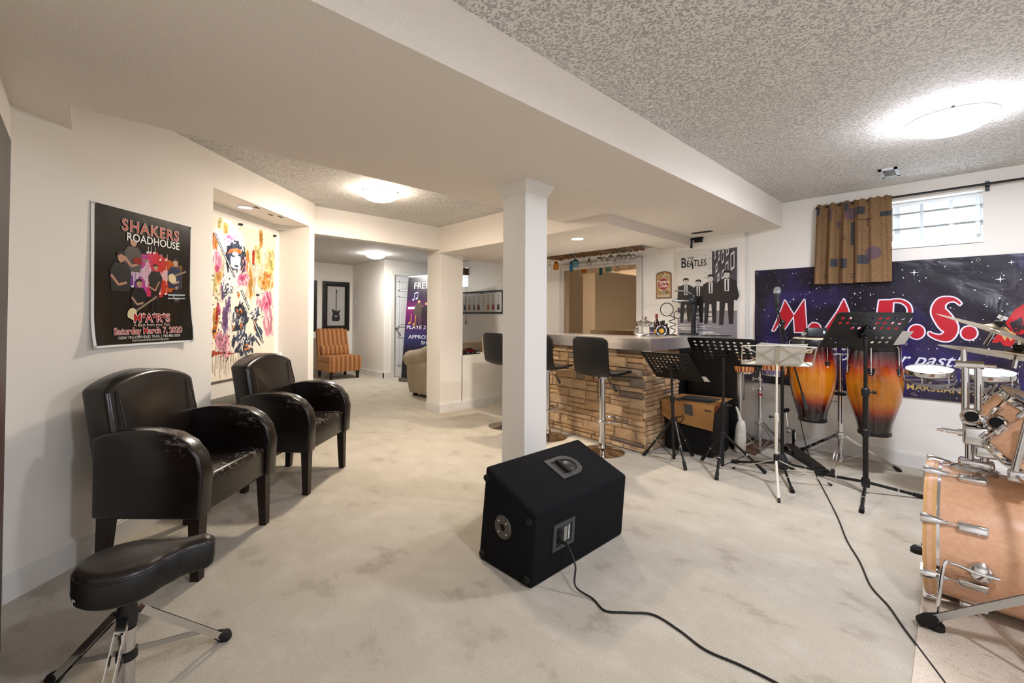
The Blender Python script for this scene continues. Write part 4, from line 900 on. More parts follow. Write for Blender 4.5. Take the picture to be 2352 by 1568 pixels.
# striped slipper chair in the far room
def m_stripe():
    t = NT('striped_fabric'); t.set(Roughness=0.85); v = t.coord('Object'); sx = t.n('ShaderNodeSeparateXYZ'); t.l(v, sx.inputs[0])
    w = t.n('ShaderNodeMath', operation='MULTIPLY'); w.inputs[1].default_value = 1/0.088; t.l(sx.outputs['X'], w.inputs[0])
    fr = t.n('ShaderNodeMath', operation='FRACT'); t.l(w.outputs[0], fr.inputs[0])
    t.l(t.ramp(fr.outputs[0], [(0, rgb('#7d4a26')), (0.22, rgb('#9c6638')), (0.45, rgb('#b58656')), (0.6, rgb('#a06c3c')), (0.8, rgb('#87532c')), (1, rgb('#7d4a26'))]), t.b.inputs['Base Color']); t.bump(t.noise(v, 250, 2), 0.25, 0.002); return t.m
STR = m_stripe()
t = thing('slipper_chair', 'orange striped armless slipper chair below the guitar drawings', 'chair', (-8.76, 3.67, 0), math.atan2(1, 0))
b = MB(); nch = 7; cwid = 0.62
def channel(mb, f, L0, L1, n=nch):   # rounded upholstery channels across x
    vs = []; fs = []; m = n*5+1
    for i in range(m):
        u = i/(m-1); x = -cwid/2+cwid*u; bul = 0.010*abs(math.sin(PI*u*n))
        for k in range(9): vs.append(f(x, L0+(L1-L0)*k/8, bul))
    for i in range(m-1):
        for k in range(8): fs.append((i*9+k, (i+1)*9+k, (i+1)*9+k+1, i*9+k+1))
    mb.add(vs, fs)
MB().rbox(-0.31, 0.31, -0.36, 0.30, 0.14, 0.33, 0.02).build('base', STR, t, 50)
b = MB().rbox(-0.31, 0.31, -0.37, 0.30, 0.32, 0.44, 0.035); channel(b, lambda x, s_, q: (x, -0.375-q if s_ < 0.2 else -0.375-q+(s_-0.2), 0.15+s_*1.4 if s_ < 0.2 else 0.435+q*0.6), 0.0, 0.42); b.build('seat', STR, t, 50)
def bk(x, s_, q): return (x*(1-0.05*s_), 0.155-q+0.26*s_, 0.42+s_*1.0)
b = MB().rbox(-0.30, 0.30, 0.17, 0.30, 0.40, 0.955, 0.04)
for v in b.v: v.y += 0.26*max(0, v.z-0.42); v.x *= 1-0.05*max(0, v.z-0.42)
channel(b, bk, 0.0, 0.52); b.build('backrest', STR, t, 50)
MB().rbox(-0.285, 0.27, 0.06, 0.17, 0.43, 0.64, 0.05, T(0, 0.0, 0) @ RX(R(-6))).build('lumbar_cushion', STR, t, 50)
for x, y in ((-0.26, -0.32), (0.26, -0.32), (-0.26, 0.25), (0.26, 0.25)):
    MB().add([(x-0.03, y-0.03, 0.15), (x+0.03, y-0.03, 0.15), (x+0.03, y+0.03, 0.15), (x-0.03, y+0.03, 0.15), (x-0.018, y-0.018, 0), (x+0.018, y-0.018, 0), (x+0.018, y+0.018, 0), (x-0.018, y+0.018, 0)], [(0, 1, 2, 3), (7, 6, 5, 4), (0, 4, 5, 1), (1, 5, 6, 2), (2, 6, 7, 3), (3, 7, 4, 0)]).build('leg', LEGW, t, None)
# beige sofa behind the half wall (back against the partition)
SOF = mat('sofa_suede', '#a3937c', 0.8, var=0.12, vs=5, bump=0.12, bs=60, bd=0.004)
t = thing('sofa', 'beige padded sofa with its back to the half wall', 'sofa', (-5.0, 3.60, 0))
body = [(-1.02, 0.05), (-1.09, 0.30), (-1.10, 0.50), (-0.10, 0.60), (-0.02, 0.05)]
def xz_prism(poly, y0, y1, r, M=None):
    mb = bev_prism([(a, c) for a, c in poly], y0, y1, r)
    for v in mb.v: v.x, v.y = v.y, v.x
    return mb
xz_prism(body, 0.02, 0.24, 0.03).build('arm_panel', SOF, t, 50)
pad = smooth_path([(-1.16, 0.12, 0.44), (-1.14, 0.12, 0.53), (-0.98, 0.12, 0.56), (-0.75, 0.12, 0.60), (-0.5, 0.12, 0.68), (-0.25, 0.12, 0.75), (-0.08, 0.12, 0.74)], 5)
MB().tube(pad, [0.05+0.085*min(1, i/6) for i in range(len(pad))], 14).build('arm_pad', SOF, t, 60)
MB().rbox(-1.0, -0.02, 0.2, 1.75, 0.06, 0.42, 0.05).build('seat_base', SOF, t, 50)
for i in range(2):
    y0 = 0.22+0.78*i
    MB().rbox(-1.06, -0.32, y0, y0+0.76, 0.36, 0.52, 0.07).build('seat_cushion', SOF, t, 60)
    b = MB().rbox(-0.40, -0.03, y0-0.02, y0+0.78, 0.40, 0.86, 0.12, seg=4)
    for v in b.v: v.z -= 0.05*abs((v.y-y0-0.38)/0.38)**2*max(0, v.z-0.6)/0.26
    b.build('back_cushion', SOF, t, 60)
for x in (-0.95, -0.1):
    for y in (0.1, 1.65): MB().box(x-0.03, x+0.03, y-0.03, y+0.03, 0, 0.07).build('foot', BLACKP, t, None)

# ------------------------------------------------------------------ things on the half wall sill
t = thing('toy_car', 'dark red model car on a black plinth on the half wall sill', 'toy car', (-4.74, 3.76, 0.70), R(90))
MB().box(-0.18, 0.17, -0.055, 0.055, 0, 0.012).build('plinth', BLACKP, t, None)
CARM = mat('car_red', '#5a0f12', 0.2, coat=0.6)
b = bev_prism([(-0.12, 0.026), (-0.125, 0.05), (-0.06, 0.062), (-0.03, 0.088), (0.05, 0.090), (0.085, 0.064), (0.125, 0.058), (0.128, 0.026)], -0.042, 0.042, 0.006)
for v in b.v: v.x, v.y = -v.y, v.x
b.build('car_body', CARM, t, 50)
b = bev_prism([(-0.052, 0.064), (-0.028, 0.085), (0.046, 0.087), (0.074, 0.066)], -0.0425, 0.0425, 0.003)
for v in b.v: v.x, v.y = -v.y, v.x
b.build('car_windows', mat('car_glass', '#15181c', 0.1), t, 50)
for x in (-0.082, 0.08):
    for y in (-0.043, 0.043): MB().lathe([(0.0, -0.008), (0.022, -0.008), (0.022, 0.008), (0.0, 0.008)], 14, T(x, y, 0.032) @ RX(PI/2)).build('wheel', RUBBER, t)
t = thing('photo_frame', 'small photo frame on the sill seen from behind, leaning on its strut', 'photo frame', (-4.70, 4.10, 0.70), R(60))
MB().box(-0.09, 0.09, -0.006, 0.006, 0, 0.24, RX(R(-16))).build('frame_board', mat('frame_pale_wood', '#b59c7c', 0.5), t, None)
MB().box(-0.02, 0.02, -0.004, 0.004, 0, 0.18, T(0, 0.10, 0) @ RX(R(20))).build('strut', BLACKP, t, None)
t = thing('glass_block', 'small frosted glass block lamp on a metal foot beside the photo frame', 'lamp', (-4.72, 4.40, 0.70))
MB().rbox(-0.06, 0.06, -0.06, 0.06, 0.11, 0.225, 0.004).build('glass_shade', mat('frosted_block', '#9fb0ab', 0.35), t, 40)
MB().lathe([(0.045, 0), (0.045, 0.012), (0.014, 0.02), (0.014, 0.11)], 14).build('foot', STEEL, t)

# ------------------------------------------------------------------ floor monitor
t = thing('stage_monitor', 'black carpeted wedge stage monitor on the carpet in front of the column', 'speaker', (-1.54, 1.437, 0))
MONC = NT('monitor_carpet'); MONC.set(Roughness=0.95); MONC.b.inputs['Specular IOR Level'].default_value = 0.15
v_ = MONC.coord('Object'); sp = MONC.noise(v_, 900, 2, 0.7)
MONC.l(MONC.ramp(sp, [(0.3, rgb('#08080a')), (0.66, rgb('#17171b')), (0.80, rgb('#3a3a40'))]), MONC.b.inputs['Base Color']); MONC.bump(MONC.noise(v_, 500, 2), 0.5, 0.004)
prof = [(-0.181, 0.0), (0.180, 0.0), (0.208, 0.335), (-0.128, 0.470)]
mb = bev_prism([(x, z) for x, z in prof], 0.0, 0.735, 0.014)
for v in mb.v: v.x, v.y = v.y, v.x
mb.build('cabinet', MONC.m, t, 50)
e1 = Vector((0.208+0.128, 0, 0.335-0.470)).normalized(); nrm = Vector((-e1.z, 0, e1.x))
TopM = Matrix(((e1.x, 0, nrm.x, -0.128), (0, 1, 0, 0), (e1.z, 0, nrm.z, 0.470), (0, 0, 0, 1)))
MB().add([(-0.186, 0.03, 0.02), (-0.186, 0.705, 0.02), (-0.136, 0.705, 0.445), (-0.136, 0.03, 0.445), (-0.170, 0.03, 0.02), (-0.170, 0.705, 0.02), (-0.12, 0.705, 0.445), (-0.12, 0.03, 0.445)], [(0, 1, 2, 3), (7, 6, 5, 4), (0, 4, 5, 1), (1, 5, 6, 2), (2, 6, 7, 3), (3, 7, 4, 0)]).build('grille', mat('speaker_grille', '#141416', 0.55, 0.3, bump=0.8, bs=350), t, None)
# recessed handle in the sloped top: D shaped plate, dark cup, bar
def dshape(cx, cy, w, h, n=10): return [(cx-w/2, cy-h/2), (cx+w/2, cy-h/2), (cx+w/2, cy+h*0.1)]+[(cx+w/2*math.cos(PI*i/n), cy+h*0.1+h*0.4*math.sin(PI*i/n)) for i in range(1, n)]+[(cx-w/2, cy+h*0.1)]
def ring(mb, A, Bp, z0, z1, M):
    n = len(A); vs = [(x, y, z1) for x, y in A]+[(x, y, z1) for x, y in Bp]+[(x, y, z0) for x, y in A]+[(x, y, z0) for x, y in Bp]
    fs = []
    for i in range(n):
        j = (i+1) % n; fs += [(i, j, n+j, n+i), (2*n+i, 2*n+j, j, i), (n+i, n+j, 3*n+j, 3*n+i)]
    mb.add(vs, fs, M)
HM = TopM @ T(0.165, 0.43, 0.0)
mb = MB(); ring(mb, dshape(0, 0, 0.15, 0.20), dshape(0, 0.0, 0.10, 0.145), -0.002, 0.006, HM); hp = mb.build('handle_plate', mat('plate_grey', '#3b3c3e', 0.5), t, 40)
mb = MB(); mb.prism(dshape(0, 0, 0.104, 0.15), 0.0005, 0.002, HM); mb.build('handle_cup', mat('cup_black', '#0a0a0b', 0.45), t, 40)
MB().tube([HM @ Vector((-0.05, -0.022, 0.006)), HM @ Vector((0.05, -0.022, 0.006))], 0.011, 10).build('handle_grip', BLACKP, t)
MB().lathe([(0, 0.004), (0.030, 0.003), (0.036, 0.0)], 18, HM @ T(0.0, 0.030, 0.0015)).build('cup_dish', mat('plate_dark', '#26272a', 0.4), t)
for x, y in ((-0.063, -0.088), (0.063, -0.088), (-0.066, 0.0), (0.066, 0.0), (-0.04, 0.083), (0.04, 0.083)): MB().lathe([(0, 0.008), (0.005, 0.007), (0.006, 0.005)], 8, HM @ T(x, y, 0)).build('screw', GREYM, t)
# connector plate on the back face
e2 = Vector((0.028, 0, 0.335)).normalized(); n2 = Vector((e2.z, 0, -e2.x))
BK = Matrix(((0, e2.x, n2.x, 0.180), (1, 0, 0, 0), (0, e2.z, n2.z, 0), (0, 0, 0, 1)))   # local x -> along y, y -> up the face, z -> outward
CM = BK @ T(0.205, 0.185, 0)
sq_ = lambda w, h: [(-w/2, -h/2), (w/2, -h/2), (w/2, h/2), (-w/2, h/2)]
mb = MB(); ring(mb, sq_(0.155, 0.125), sq_(0.115, 0.092), -0.002, 0.006, CM); mb.build('connector_frame', mat('plate_grey', '#3b3c3e', 0.5), t, None)
mb = MB().box(-0.059, 0.059, -0.048, 0.048, 0.0005, 0.0025, CM); mb.build('connector_panel', mat('panel_steel', '#33363a', 0.3, 0.6), t, None)
for x, y in ((-0.03, 0.018), (-0.03, -0.02)): MB().lathe([(0.016, 0.002), (0.016, 0.010), (0.010, 0.010), (0.008, 0.004), (0, 0.004)], 16, CM @ T(x, y, 0)).build('jack_socket', BLACKP, t)
MB().box(0.0, 0.022, -0.034, 0.034, 0.002, 0.005, CM).build('rating_plate', mat('plate_silver', '#a9a9a2', 0.3, 0.7), t, None)
mb = MB(); vs, fs = text_geo('SAMSON', 0.018, offset=0.0004); mb.add([(a, b_, 0.0) for a, b_ in vs], fs, CM @ T(0.044, 0.0, 0.0032) @ RZ(PI/2)); mb.build('lettering', ink('#e6e6e6'), t, None)
# end face: pole socket and corner feet
EM = T(0, 0, 0) @ RX(PI/2)    # local z -> -y (outward from the near end)
mb = MB(); mb.lathe([(0.018, 0.0), (0.018, 0.006), (0.052, 0.006), (0.055, 0.0)], 28, T(0.0, 0, 0.215) @ EM, cap=False); mb.build('pole_socket', mat('plate_grey2', '#4a453f', 0.5), t)
MB().lathe([(0, 0.001), (0.019, 0.001)], 6, T(0.0, 0, 0.215) @ EM, cap=False).build('socket_hole', mat('hole_black', '#040404', 0.9), t)
for x, z in ((-0.150, 0.035), (0.155, 0.035), (0.170, 0.295), (-0.118, 0.415)):
    MB().lathe([(0, 0.006), (0.006, 0.006), (0.008, 0.010), (0.016, 0.008), (0.018, 0.0)], 16, T(x, 0, z) @ EM).build('rubber_foot', RUBBER, t)
for k in range(4):
    a = PI/4+k*PI/2; MB().lathe([(0, 0.008), (0.004, 0.008), (0.005, 0.006)], 8, T(0.036*math.cos(a), 0, 0.215+0.036*math.sin(a)) @ EM).build('screw', SCREW, t)
# its cable
cab = [at_z(1390, 1405), at_z(1440, 1409), at_z(1500, 1414), at_z(1560, 1450), at_z(1620, 1495), at_z(1700, 1530), at_z(1790, 1575), at_z(1900, 1640)]
CABM = mat('cable_black', '#0a0a0a', 0.5)
st = t.matrix_world if False else T(-1.54, 1.437, 0); p0 = st @ (CM @ Vector((-0.03, -0.02, 0.008))); p1 = st @ (CM @ Vector((-0.028, -0.022, 0.05)))
pts = [p0, p1, Vector((p1.x+0.06, p1.y-0.02, 0.10)), Vector((p1.x+0.085, p1.y-0.05, 0.03)), at_z(1362, 1375, 0.006)+Vector((0, 0, 0))]+[Vector((c.x, c.y, 0.005)) for c in cab]
MB().tube(smooth_path(pts, 7), 0.0042, 8).build('speaker_cable', CABM, None).select_set(False)
tag(bpy.data.objects['speaker_cable'], 'thin black cable snaking from the stage monitor across the carpet', 'cable')
MB().cyl(p0-(p1-p0)*0.1, p0+(p1-p0)*0.75, 0.008, 0.006).build('plug', BLACKP, bpy.data.objects['speaker_cable'])
# ------------------------------------------------------------------ bar
KX, KY, KA = -2.040, 3.605, R(5)
dF = Vector((-math.cos(KA), math.sin(KA), 0)); nF = Vector((-math.sin(KA), -math.cos(KA), 0)); BL = 2.02; BHT = 0.918
def m_stone():
    t = NT('ledge_stone'); t.set(Roughness=0.85); v = t.coord('Object'); oi = t.n('ShaderNodeObjectInfo')
    base = t.ramp(oi.outputs['Random'], [(0.0, rgb('#b39878')), (0.2, rgb('#c2a888')), (0.4, rgb('#a88a68')), (0.55, rgb('#cdb492')), (0.7, rgb('#b99a76')), (0.84, rgb('#a08264')), (0.93, rgb('#877c6e')), (1.0, rgb('#766c62'))])
    n = t.noise(v, 14, 5, 0.65); c = t.mix(0.5, base, t.ramp(n, [(0.25, (0.28, 0.24, 0.2)), (0.55, (0.6, 0.55, 0.5)), (0.8, (0.85, 0.75, 0.62))]), 'OVERLAY')
    t.l(c, t.b.inputs['Base Color']); t.bump(t.noise(t.coord('Object', (1, 1, 2.5)), 38, 5, 0.7), 0.7, 0.012); return t.m
STONE = m_stone(); rnd = random.Random(21)
t = thing('stone_bar', 'bar front clad in tan stacked ledge stone', 'bar', (KX, KY, 0))
GROUT = mat('bar_core', '#4c3d2e', 0.95)
b = MB(); q = dF*BL
b.add([(0, 0, 0), q, q-nF*0.1, -nF*0.1-Vector((0.0, 0, 0))]+[Vector(p)+Vector((0, 0, BHT)) for p in ((0, 0, 0), q, q-nF*0.1, -nF*0.1)], [(0, 3, 2, 1), (4, 5, 6, 7), (0, 1, 5, 4), (1, 2, 6, 5), (2, 3, 7, 6), (3, 0, 4, 7)])
b.box(-0.1, 0.0, 0.0, YW-KY-0.04, 0, BHT); b.build('core', GROUT, t, None)
def stone(org, du, dn, u0, u1, z0, z1, dep):
    """one chipped slab: du along the face, dn outwards"""
    g = 0.0022; u0 += g; u1 -= g; z0 += g; z1 -= g; L = u1-u0; H = z1-z0; cu, cz = (u0+u1)/2, (z0+z1)/2
    j = lambda s_: rnd.uniform(-s_, s_)
    ch = min(0.009, H*0.22)
    co = [(-L/2, -H/2), (L/2, -H/2), (L/2, H/2), (-L/2, H/2)]
    vs = [(a, 0.0, c) for a, c in co]+[(a+j(0.002), dep*0.55+j(0.003), c+j(0.0015)) for a, c in co]+[(a*(1-2*ch/L)+j(0.003), dep+j(0.006), c*(1-2*ch/H)+j(0.002)) for a, c in co]
    vs += [(j(L*0.2), dep+rnd.uniform(-0.002, 0.008), j(H*0.15))]
    fs = [(i, (i+1) % 4, 4+(i+1) % 4, 4+i) for i in range(4)]+[(4+i, 4+(i+1) % 4, 8+(i+1) % 4, 8+i) for i in range(4)]+[(8+i, 8+(i+1) % 4, 12) for i in range(4)]+[(3, 2, 1, 0)]
    M = Matrix(((du.x, dn.x, 0, 0), (du.y, dn.y, 0, 0), (0, 0, 1, 0), (0, 0, 0, 1)))
    mb = MB().add(vs, fs, M); o = mb.build('stone', STONE, t, None); o.location = org+du*cu+Vector((0, 0, cz)); return o
def clad(org, du, dn, L, corner):
    z = 0.0; row = 0
    while z < BHT-0.005:
        h = rnd.choice((0.036, 0.045, 0.058, 0.075, 0.09, 0.10)); h = min(h, BHT-z)
        if BHT-z-h < 0.03: h = BHT-z
        u = (-0.022 if (row % 2 == 0) == corner else 0.0)
        while u < L-0.01:
            l = rnd.uniform(0.11, 0.34)*(1.1 if h < 0.05 else 0.9); e = min(L, u+l)
            if L-e < 0.06: e = L
            if h > 0.06 and rnd.random() < 0.5 and e-u > 0.14:
                k = rnd.uniform(0.4, 0.6)*h; stone(org, du, dn, u, e, z, z+k, rnd.uniform(0.012, 0.026)); stone(org, du, dn, u, e, z+k, z+h, rnd.uniform(0.012, 0.026))
            else: stone(org, du, dn, u, e, z, z+h, rnd.uniform(0.012, 0.032))
            u = e
        z += h; row += 1
clad(Vector((0, 0, 0)), dF, nF, BL, True)
clad(Vector((0, 0, 0)), Vector((0, 1, 0)), Vector((1, 0, 0)), YW-KY-0.62, False)
tag(MB().box(KX+0.001, KX+0.014, KY+0.66, YW-0.036, 0, BHT).build('bar_side_panel', BLACKP, None, None), 'plain dark end panel of the bar beside the fridge', 'panel')
# stainless worktop
def m_brushed():
    t = NT('brushed_steel'); t.set(Metallic=1.0, Roughness=0.26, Base_Color=rgb('#ece9e6')); v = t.coord('Object', (1, 1, 40)); n = t.noise(v, 12, 2)
    rr = t.n('ShaderNodeMapRange'); rr.inputs['To Min'].default_value = 0.24; rr.inputs['To Max'].default_value = 0.34; t.l(n, rr.inputs['Value']); t.l(rr.outputs[0], t.b.inputs['Roughness']); return t.m
CK = Vector((-1.918, 3.508, 0)); L2 = BL+0.13
c0 = CK; c1 = CK+dF*L2; c2 = c1-nF*0.52; c3 = Vector((-2.42, (c2+(-dF)*((c2.x+2.42)/dF.x*-1)).y if False else c2.y-(math.tan(KA))*(-2.42-c2.x), 0)); 
poly = [(c0.x, c0.y), (c0.x, YW), (-2.42, YW), (c3.x, c3.y), (c2.x, c2.y), (c1.x, c1.y)]
t = thing('steel_countertop', 'thick brushed stainless steel bar counter', 'countertop', (0, 0, 0))
MB().prism([(x, y) for x, y in poly], BHT-0.003, 1.02).build('counter', m_brushed(), t, None)
# bar stools
def stool():
    t = thing('bar_stool', 'black shell bar stool on chrome pedestal nearest the bar corner', 'bar stool', (0, 0, 0), 0, 'black bar stools at the bar')
    # bent shell: profile in y/z, rounded corners in x
    prof = smooth_path([(0, -0.205, 1.03), (0, -0.20, 0.90), (0, -0.185, 0.76), (0, -0.165, 0.705), (0, -0.115, 0.682), (0, 0.0, 0.680), (0, 0.13, 0.690), (0, 0.21, 0.690)], 5)
    n = len(prof); m = 13; vs = []; fs = []
    tot = [0.0]
    for i in range(1, n): tot.append(tot[-1]+(prof[i]-prof[i-1]).length)
    for i, p in enumerate(prof):
        d = min(tot[i], tot[-1]-tot[i]); hw = 0.19-(0.045*(1-math.sqrt(max(0, 1-(1-min(1, d/0.05))**2))))
        hw *= 1-0.06*(tot[-1]-tot[i])/tot[-1]*0
        tt = (prof[min(i+1, n-1)]-prof[max(i-1, 0)]).normalized(); nn = Vector((0, -tt.z, tt.y))
        for k in range(m):
            u = -1+2*k/(m-1); cur = 0.018*u*u; vs.append(p+Vector((hw*u, 0, 0))+nn*cur)
    for i in range(n-1):
        for k in range(m-1): fs.append((i*m+k, i*m+k+1, (i+1)*m+k+1, (i+1)*m+k))
    bm = bmesh.new(); bv = [bm.verts.new(v) for v in vs]
    for f in fs: bm.faces.new([bv[i] for i in f])
    bmesh.ops.recalc_face_normals(bm, faces=bm.faces); bmesh.ops.solidify(bm, geom=bm.faces[:], thickness=0.022)
    MB().bm(bm).build('seat_shell', mat('stool_black', '#111012', 0.42), t, 60)
    MB().lathe([(0.198, 0.0), (0.198, 0.006), (0.17, 0.014), (0.09, 0.024), (0.045, 0.04), (0.035, 0.06), (0.032, 0.08)], 36).build('base', mat('stool_chrome_base', '#b7aca2', 0.10, 1.0), t)
    MB().lathe([(0.030, 0.05), (0.030, 0.40), (0.027, 0.40), (0.027, 0.40), (0.027, 0.655), (0.06, 0.662), (0.06, 0.672)], 20).build('post', CHROME, t)
    fr = [(0.0+0.115*math.cos(a)*1.0, 0.10+0.135*math.sin(a), 0.275) for a in [2*PI*i/28 for i in range(28)]]
    fr = [(x, y, z) for x, y, z in fr]; MB().tube(fr, 0.008, 8, True).build('footrest', CHROME, t)
    MB().lathe([(0.036, 0.255), (0.036, 0.295)], 18).build('footrest_collar', CHROME, t)
    lv = MB(); lv.tube([(0.03, 0.02, 0.655), (0.10, 0.03, 0.60)], 0.004, 6); l_ = lv.build('lever', CHROME, t); MB().tube([(0.10, 0.03, 0.60), (0.125, 0.033, 0.56), (0.13, 0.034, 0.545)], [0.008, 0.012, 0.008], 10).build('lever_grip', BLACKP, l_)
    return t
s0 = stool(); pz = at_z(1383, 1037); s0.location = (pz.x, pz.y, 0); s0.rotation_euler = (0, 0, R(-3))
pz = at_z(1257, 1003); copy_tree(s0, (pz.x, pz.y, 0), R(4), 'black shell bar stool half hidden by the white column')
pz = at_z(1163, 978); copy_tree(s0, (pz.x, pz.y, 0), R(-6), 'black shell bar stool beside the half wall')
# mirror
t = thing('bar_mirror', 'large tinted mirror in a white moulded frame behind the bar', 'mirror', (-3.98, YW, 0.92))
mw, mh = 1.135, 0.935
MT = mat('bronze_mirror', '#c2ab90', 0.02, 1.0)
MB().box(0, mw, -0.006, -0.001, 0, mh).build('mirror_glass', MT, t, None)
b = MB()
for (x0, x1, z0, z1, dd) in ((-0.075, 0, -0.03, mh+0.075, 0.028), (mw, mw+0.075, -0.03, mh+0.075, 0.028), (0, mw, mh, mh+0.075, 0.028)):
    b.box(x0, x1, -dd, 0, z0, z1)
for (x0, x1, z0, z1) in ((-0.075, -0.055, -0.03, mh+0.075), (mw+0.055, mw+0.075, -0.03, mh+0.075), (-0.055, mw+0.055, mh+0.055, mh+0.075), (-0.03, -0.015, -0.03, mh+0.03), (mw+0.015, mw+0.03, -0.03, mh+0.03), (-0.015, mw+0.015, mh+0.015, mh+0.03)):
    b.box(x0, x1, -0.036, -0.02, z0, z1)
b.build('frame', mat('frame_white', '#d9d2cb', 0.5), t, None)
# cedar slats and glass rack
CED = mat('cedar', '#8a6238', 0.6, var=0.25, vs=20, stretch=(1, 0.1, 1)); CEDD = mat('cedar_dark', '#4b3018', 0.7)
t = thing('glass_rack', 'cedar slatted stemware rack set into the soffit', 'rack', (RX0, RY0, ZS))
rw, rd = RX1-RX0, YW-RY0-0.02
MB().box(0, rw, 0, rd, 0.13, 0.15).build('back_board', CEDD, t, None)
b = MB(); b.box(-0.0, 0.012, 0, rd, 0.0, 0.15); b.box(rw-0.012, rw, 0, rd, 0, 0.15); b.box(0, rw, -0.0, 0.012, 0.0, 0.15); b.build('lining', CED, t, None)
for i in range(15):
    x = 0.03+i*(rw-0.30)/14; MB().box(x, x+0.034, 0.012, rd, 0.012, 0.032).build('slat', CED, t, None)
# stemware, hanging foot-up
def glass_prof(kind):
    f = [(0.0, 0.0), (0.034, -0.001), (0.033, -0.004), (0.006, -0.008), (0.004, -0.02)]
    if kind == 'flute': return f+[(0.004, -0.075), (0.012, -0.09), (0.021, -0.125), (0.025, -0.17), (0.024, -0.215), (0.0228, -0.215), (0.0235, -0.17), (0.019, -0.125), (0.009, -0.093), (0.0, -0.088)]
    if kind == 'goblet': return f+[(0.005, -0.055), (0.02, -0.068), (0.036, -0.10), (0.040, -0.14), (0.038, -0.175), (0.0365, -0.175), (0.0385, -0.14), (0.034, -0.10), (0.018, -0.072), (0.0, -0.066)]
    if kind == 'balloon': return f+[(0.004, -0.06), (0.022, -0.075), (0.042, -0.105), (0.046, -0.135), (0.038, -0.175), (0.0365, -0.175), (0.0445, -0.135), (0.040, -0.105), (0.02, -0.079), (0.0, -0.073)]
    if kind == 'cone': return f+[(0.005, -0.05), (0.012, -0.07), (0.030, -0.19), (0.0285, -0.19), (0.0105, -0.073), (0.0, -0.068)]
    return f+[(0.004, -0.06), (0.02, -0.07), (0.042, -0.088), (0.046, -0.12), (0.0445, -0.12), (0.040, -0.09), (0.018, -0.074), (0.0, -0.068)]
def stain(name, c): return glassy(name, c, 0.0, 1.4)
AMB, BLU, NAV, SMK = stain('amber_glass', (0.85, 0.52, 0.16, 1)), stain('blue_glass', (0.10, 0.42, 0.62, 1)), stain('pale_blue_glass', (0.45, 0.72, 0.85, 1)), stain('faint_glass', (0.95, 0.95, 0.95, 1))
gl = [(1263, 4.52, 'flute', GLASS, 'clear champagne flute hanging at the column end of the rack'), (1277, 4.56, 'goblet', AMB, 'amber glass goblet hanging upside down in the rack'), (1312, 4.54, 'flute', BLU, 'deep blue glass flute hanging in the rack'), (1322, 4.50, 'balloon', NAV, 'pale blue balloon glass hanging beside the blue flute'),
      (1353, 4.55, 'cone', GLASS, 'clear conical flute hanging in the middle of the rack'), (1377, 4.52, 'balloon', GLASS, None), (1388, 4.62, 'coupe', GLASS, None), (1403, 4.50, 'balloon', GLASS, None), (1422, 4.52, 'balloon', GLASS, None), (1400, 4.68, 'coupe', GLASS, None), (1418, 4.70, 'goblet', GLASS, None), (1433, 4.62, 'coupe', GLASS, None), (1444, 4.56, 'balloon', GLASS, None), (1453, 4.66, 'goblet', GLASS, None)]
gm = {}
for px, Y, kind, m_, lab in gl:
    p = at_Y(px, 620, Y); k_ = (kind, m_.name)
    if k_ not in gm: gm[k_] = MB().lathe(glass_prof(kind), 24, cap=False).build('stem_glass', m_, None, 60)
    o = gm[k_] if gm[k_].get('label') is None else gm[k_].copy()
    if o.name not in COL.objects: COL.objects.link(o)
    o.location = (p.x, Y, ZS+0.013); tag(o, lab or {'balloon': 'clear balloon wine glass hanging in the rack', 'coupe': 'clear coupe glass hanging in the rack', 'goblet': 'clear goblet hanging in the rack'}[kind], 'wine glass', 'stemware hanging from the rack')
# things on the bar
ZC = 1.02
p = at_z(1480, 771, ZC); t = thing('glass_jar', 'squat clear glass jar with knobbed lid on the bar', 'jar', p)
oct_ = lambda prof: MB().lathe(prof, 12, cap=False)
oct_([(0, 0.004), (0.095, 0.004), (0.108, 0.02), (0.108, 0.075), (0.098, 0.10), (0.078, 0.118), (0.078, 0.13), (0.084, 0.132), (0.084, 0.128), (0.074, 0.116), (0.094, 0.097), (0.103, 0.073), (0.103, 0.022), (0.09, 0.009), (0, 0.009)]).build('jar_body', GLASS, t, 25)
MB().lathe([(0.09, 0.132), (0.088, 0.138), (0.06, 0.148), (0.025, 0.158), (0.016, 0.165), (0.026, 0.178), (0.022, 0.19), (0.0, 0.194)], 20).build('lid', GLASS, t)
def bottle(px, py, h, r, col, cap, label, seal=None):
    p = at_z(px, py, ZC); t = thing('bottle', label, 'bottle', p, 0, 'bottles on the bar')
    MB().lathe([(r*0.9, 0), (r, 0.01), (r, h*0.52), (r*0.8, h*0.62), (r*0.34, h*0.74), (r*0.32, h*0.9)], 18).build('glass', col, t)
    MB().lathe([(r*0.40, h*0.80), (r*0.40, h), (0, h)], 14).build('cap', cap, t)
    return t
bottle(1508, 768, 0.225, 0.034, mat('dark_bottle', '#2a0d0c', 0.12), mat('red_seal', '#7d1710', 0.4), 'slim dark bottle with a long red and tan neck seal')
bottle(1524, 768.5, 0.155, 0.034, mat('brown_bottle', '#170d0a', 0.12), BLACKP, 'dark bottle with a black cap behind the round brandy flask')
bottle(1531, 768, 0.12, 0.03, mat('green_bottle', '#14110d', 0.15), BLACKP, 'short dark bottle next to the wire corkscrew stand')
p = at_z(1519, 770.5, ZC); t = thing('brandy_flask', 'round flat brandy flask with a gold medallion on the bar', 'bottle', p, R(30), 'bottles on the bar')
MB().lathe([(0, -0.016), (0.04, -0.016), (0.054, 0), (0.04, 0.016), (0, 0.016)], 26, T(0, 0, 0.054) @ RX(PI/2)).build('glass', mat('flask_dark', '#1b1210', 0.1), t)
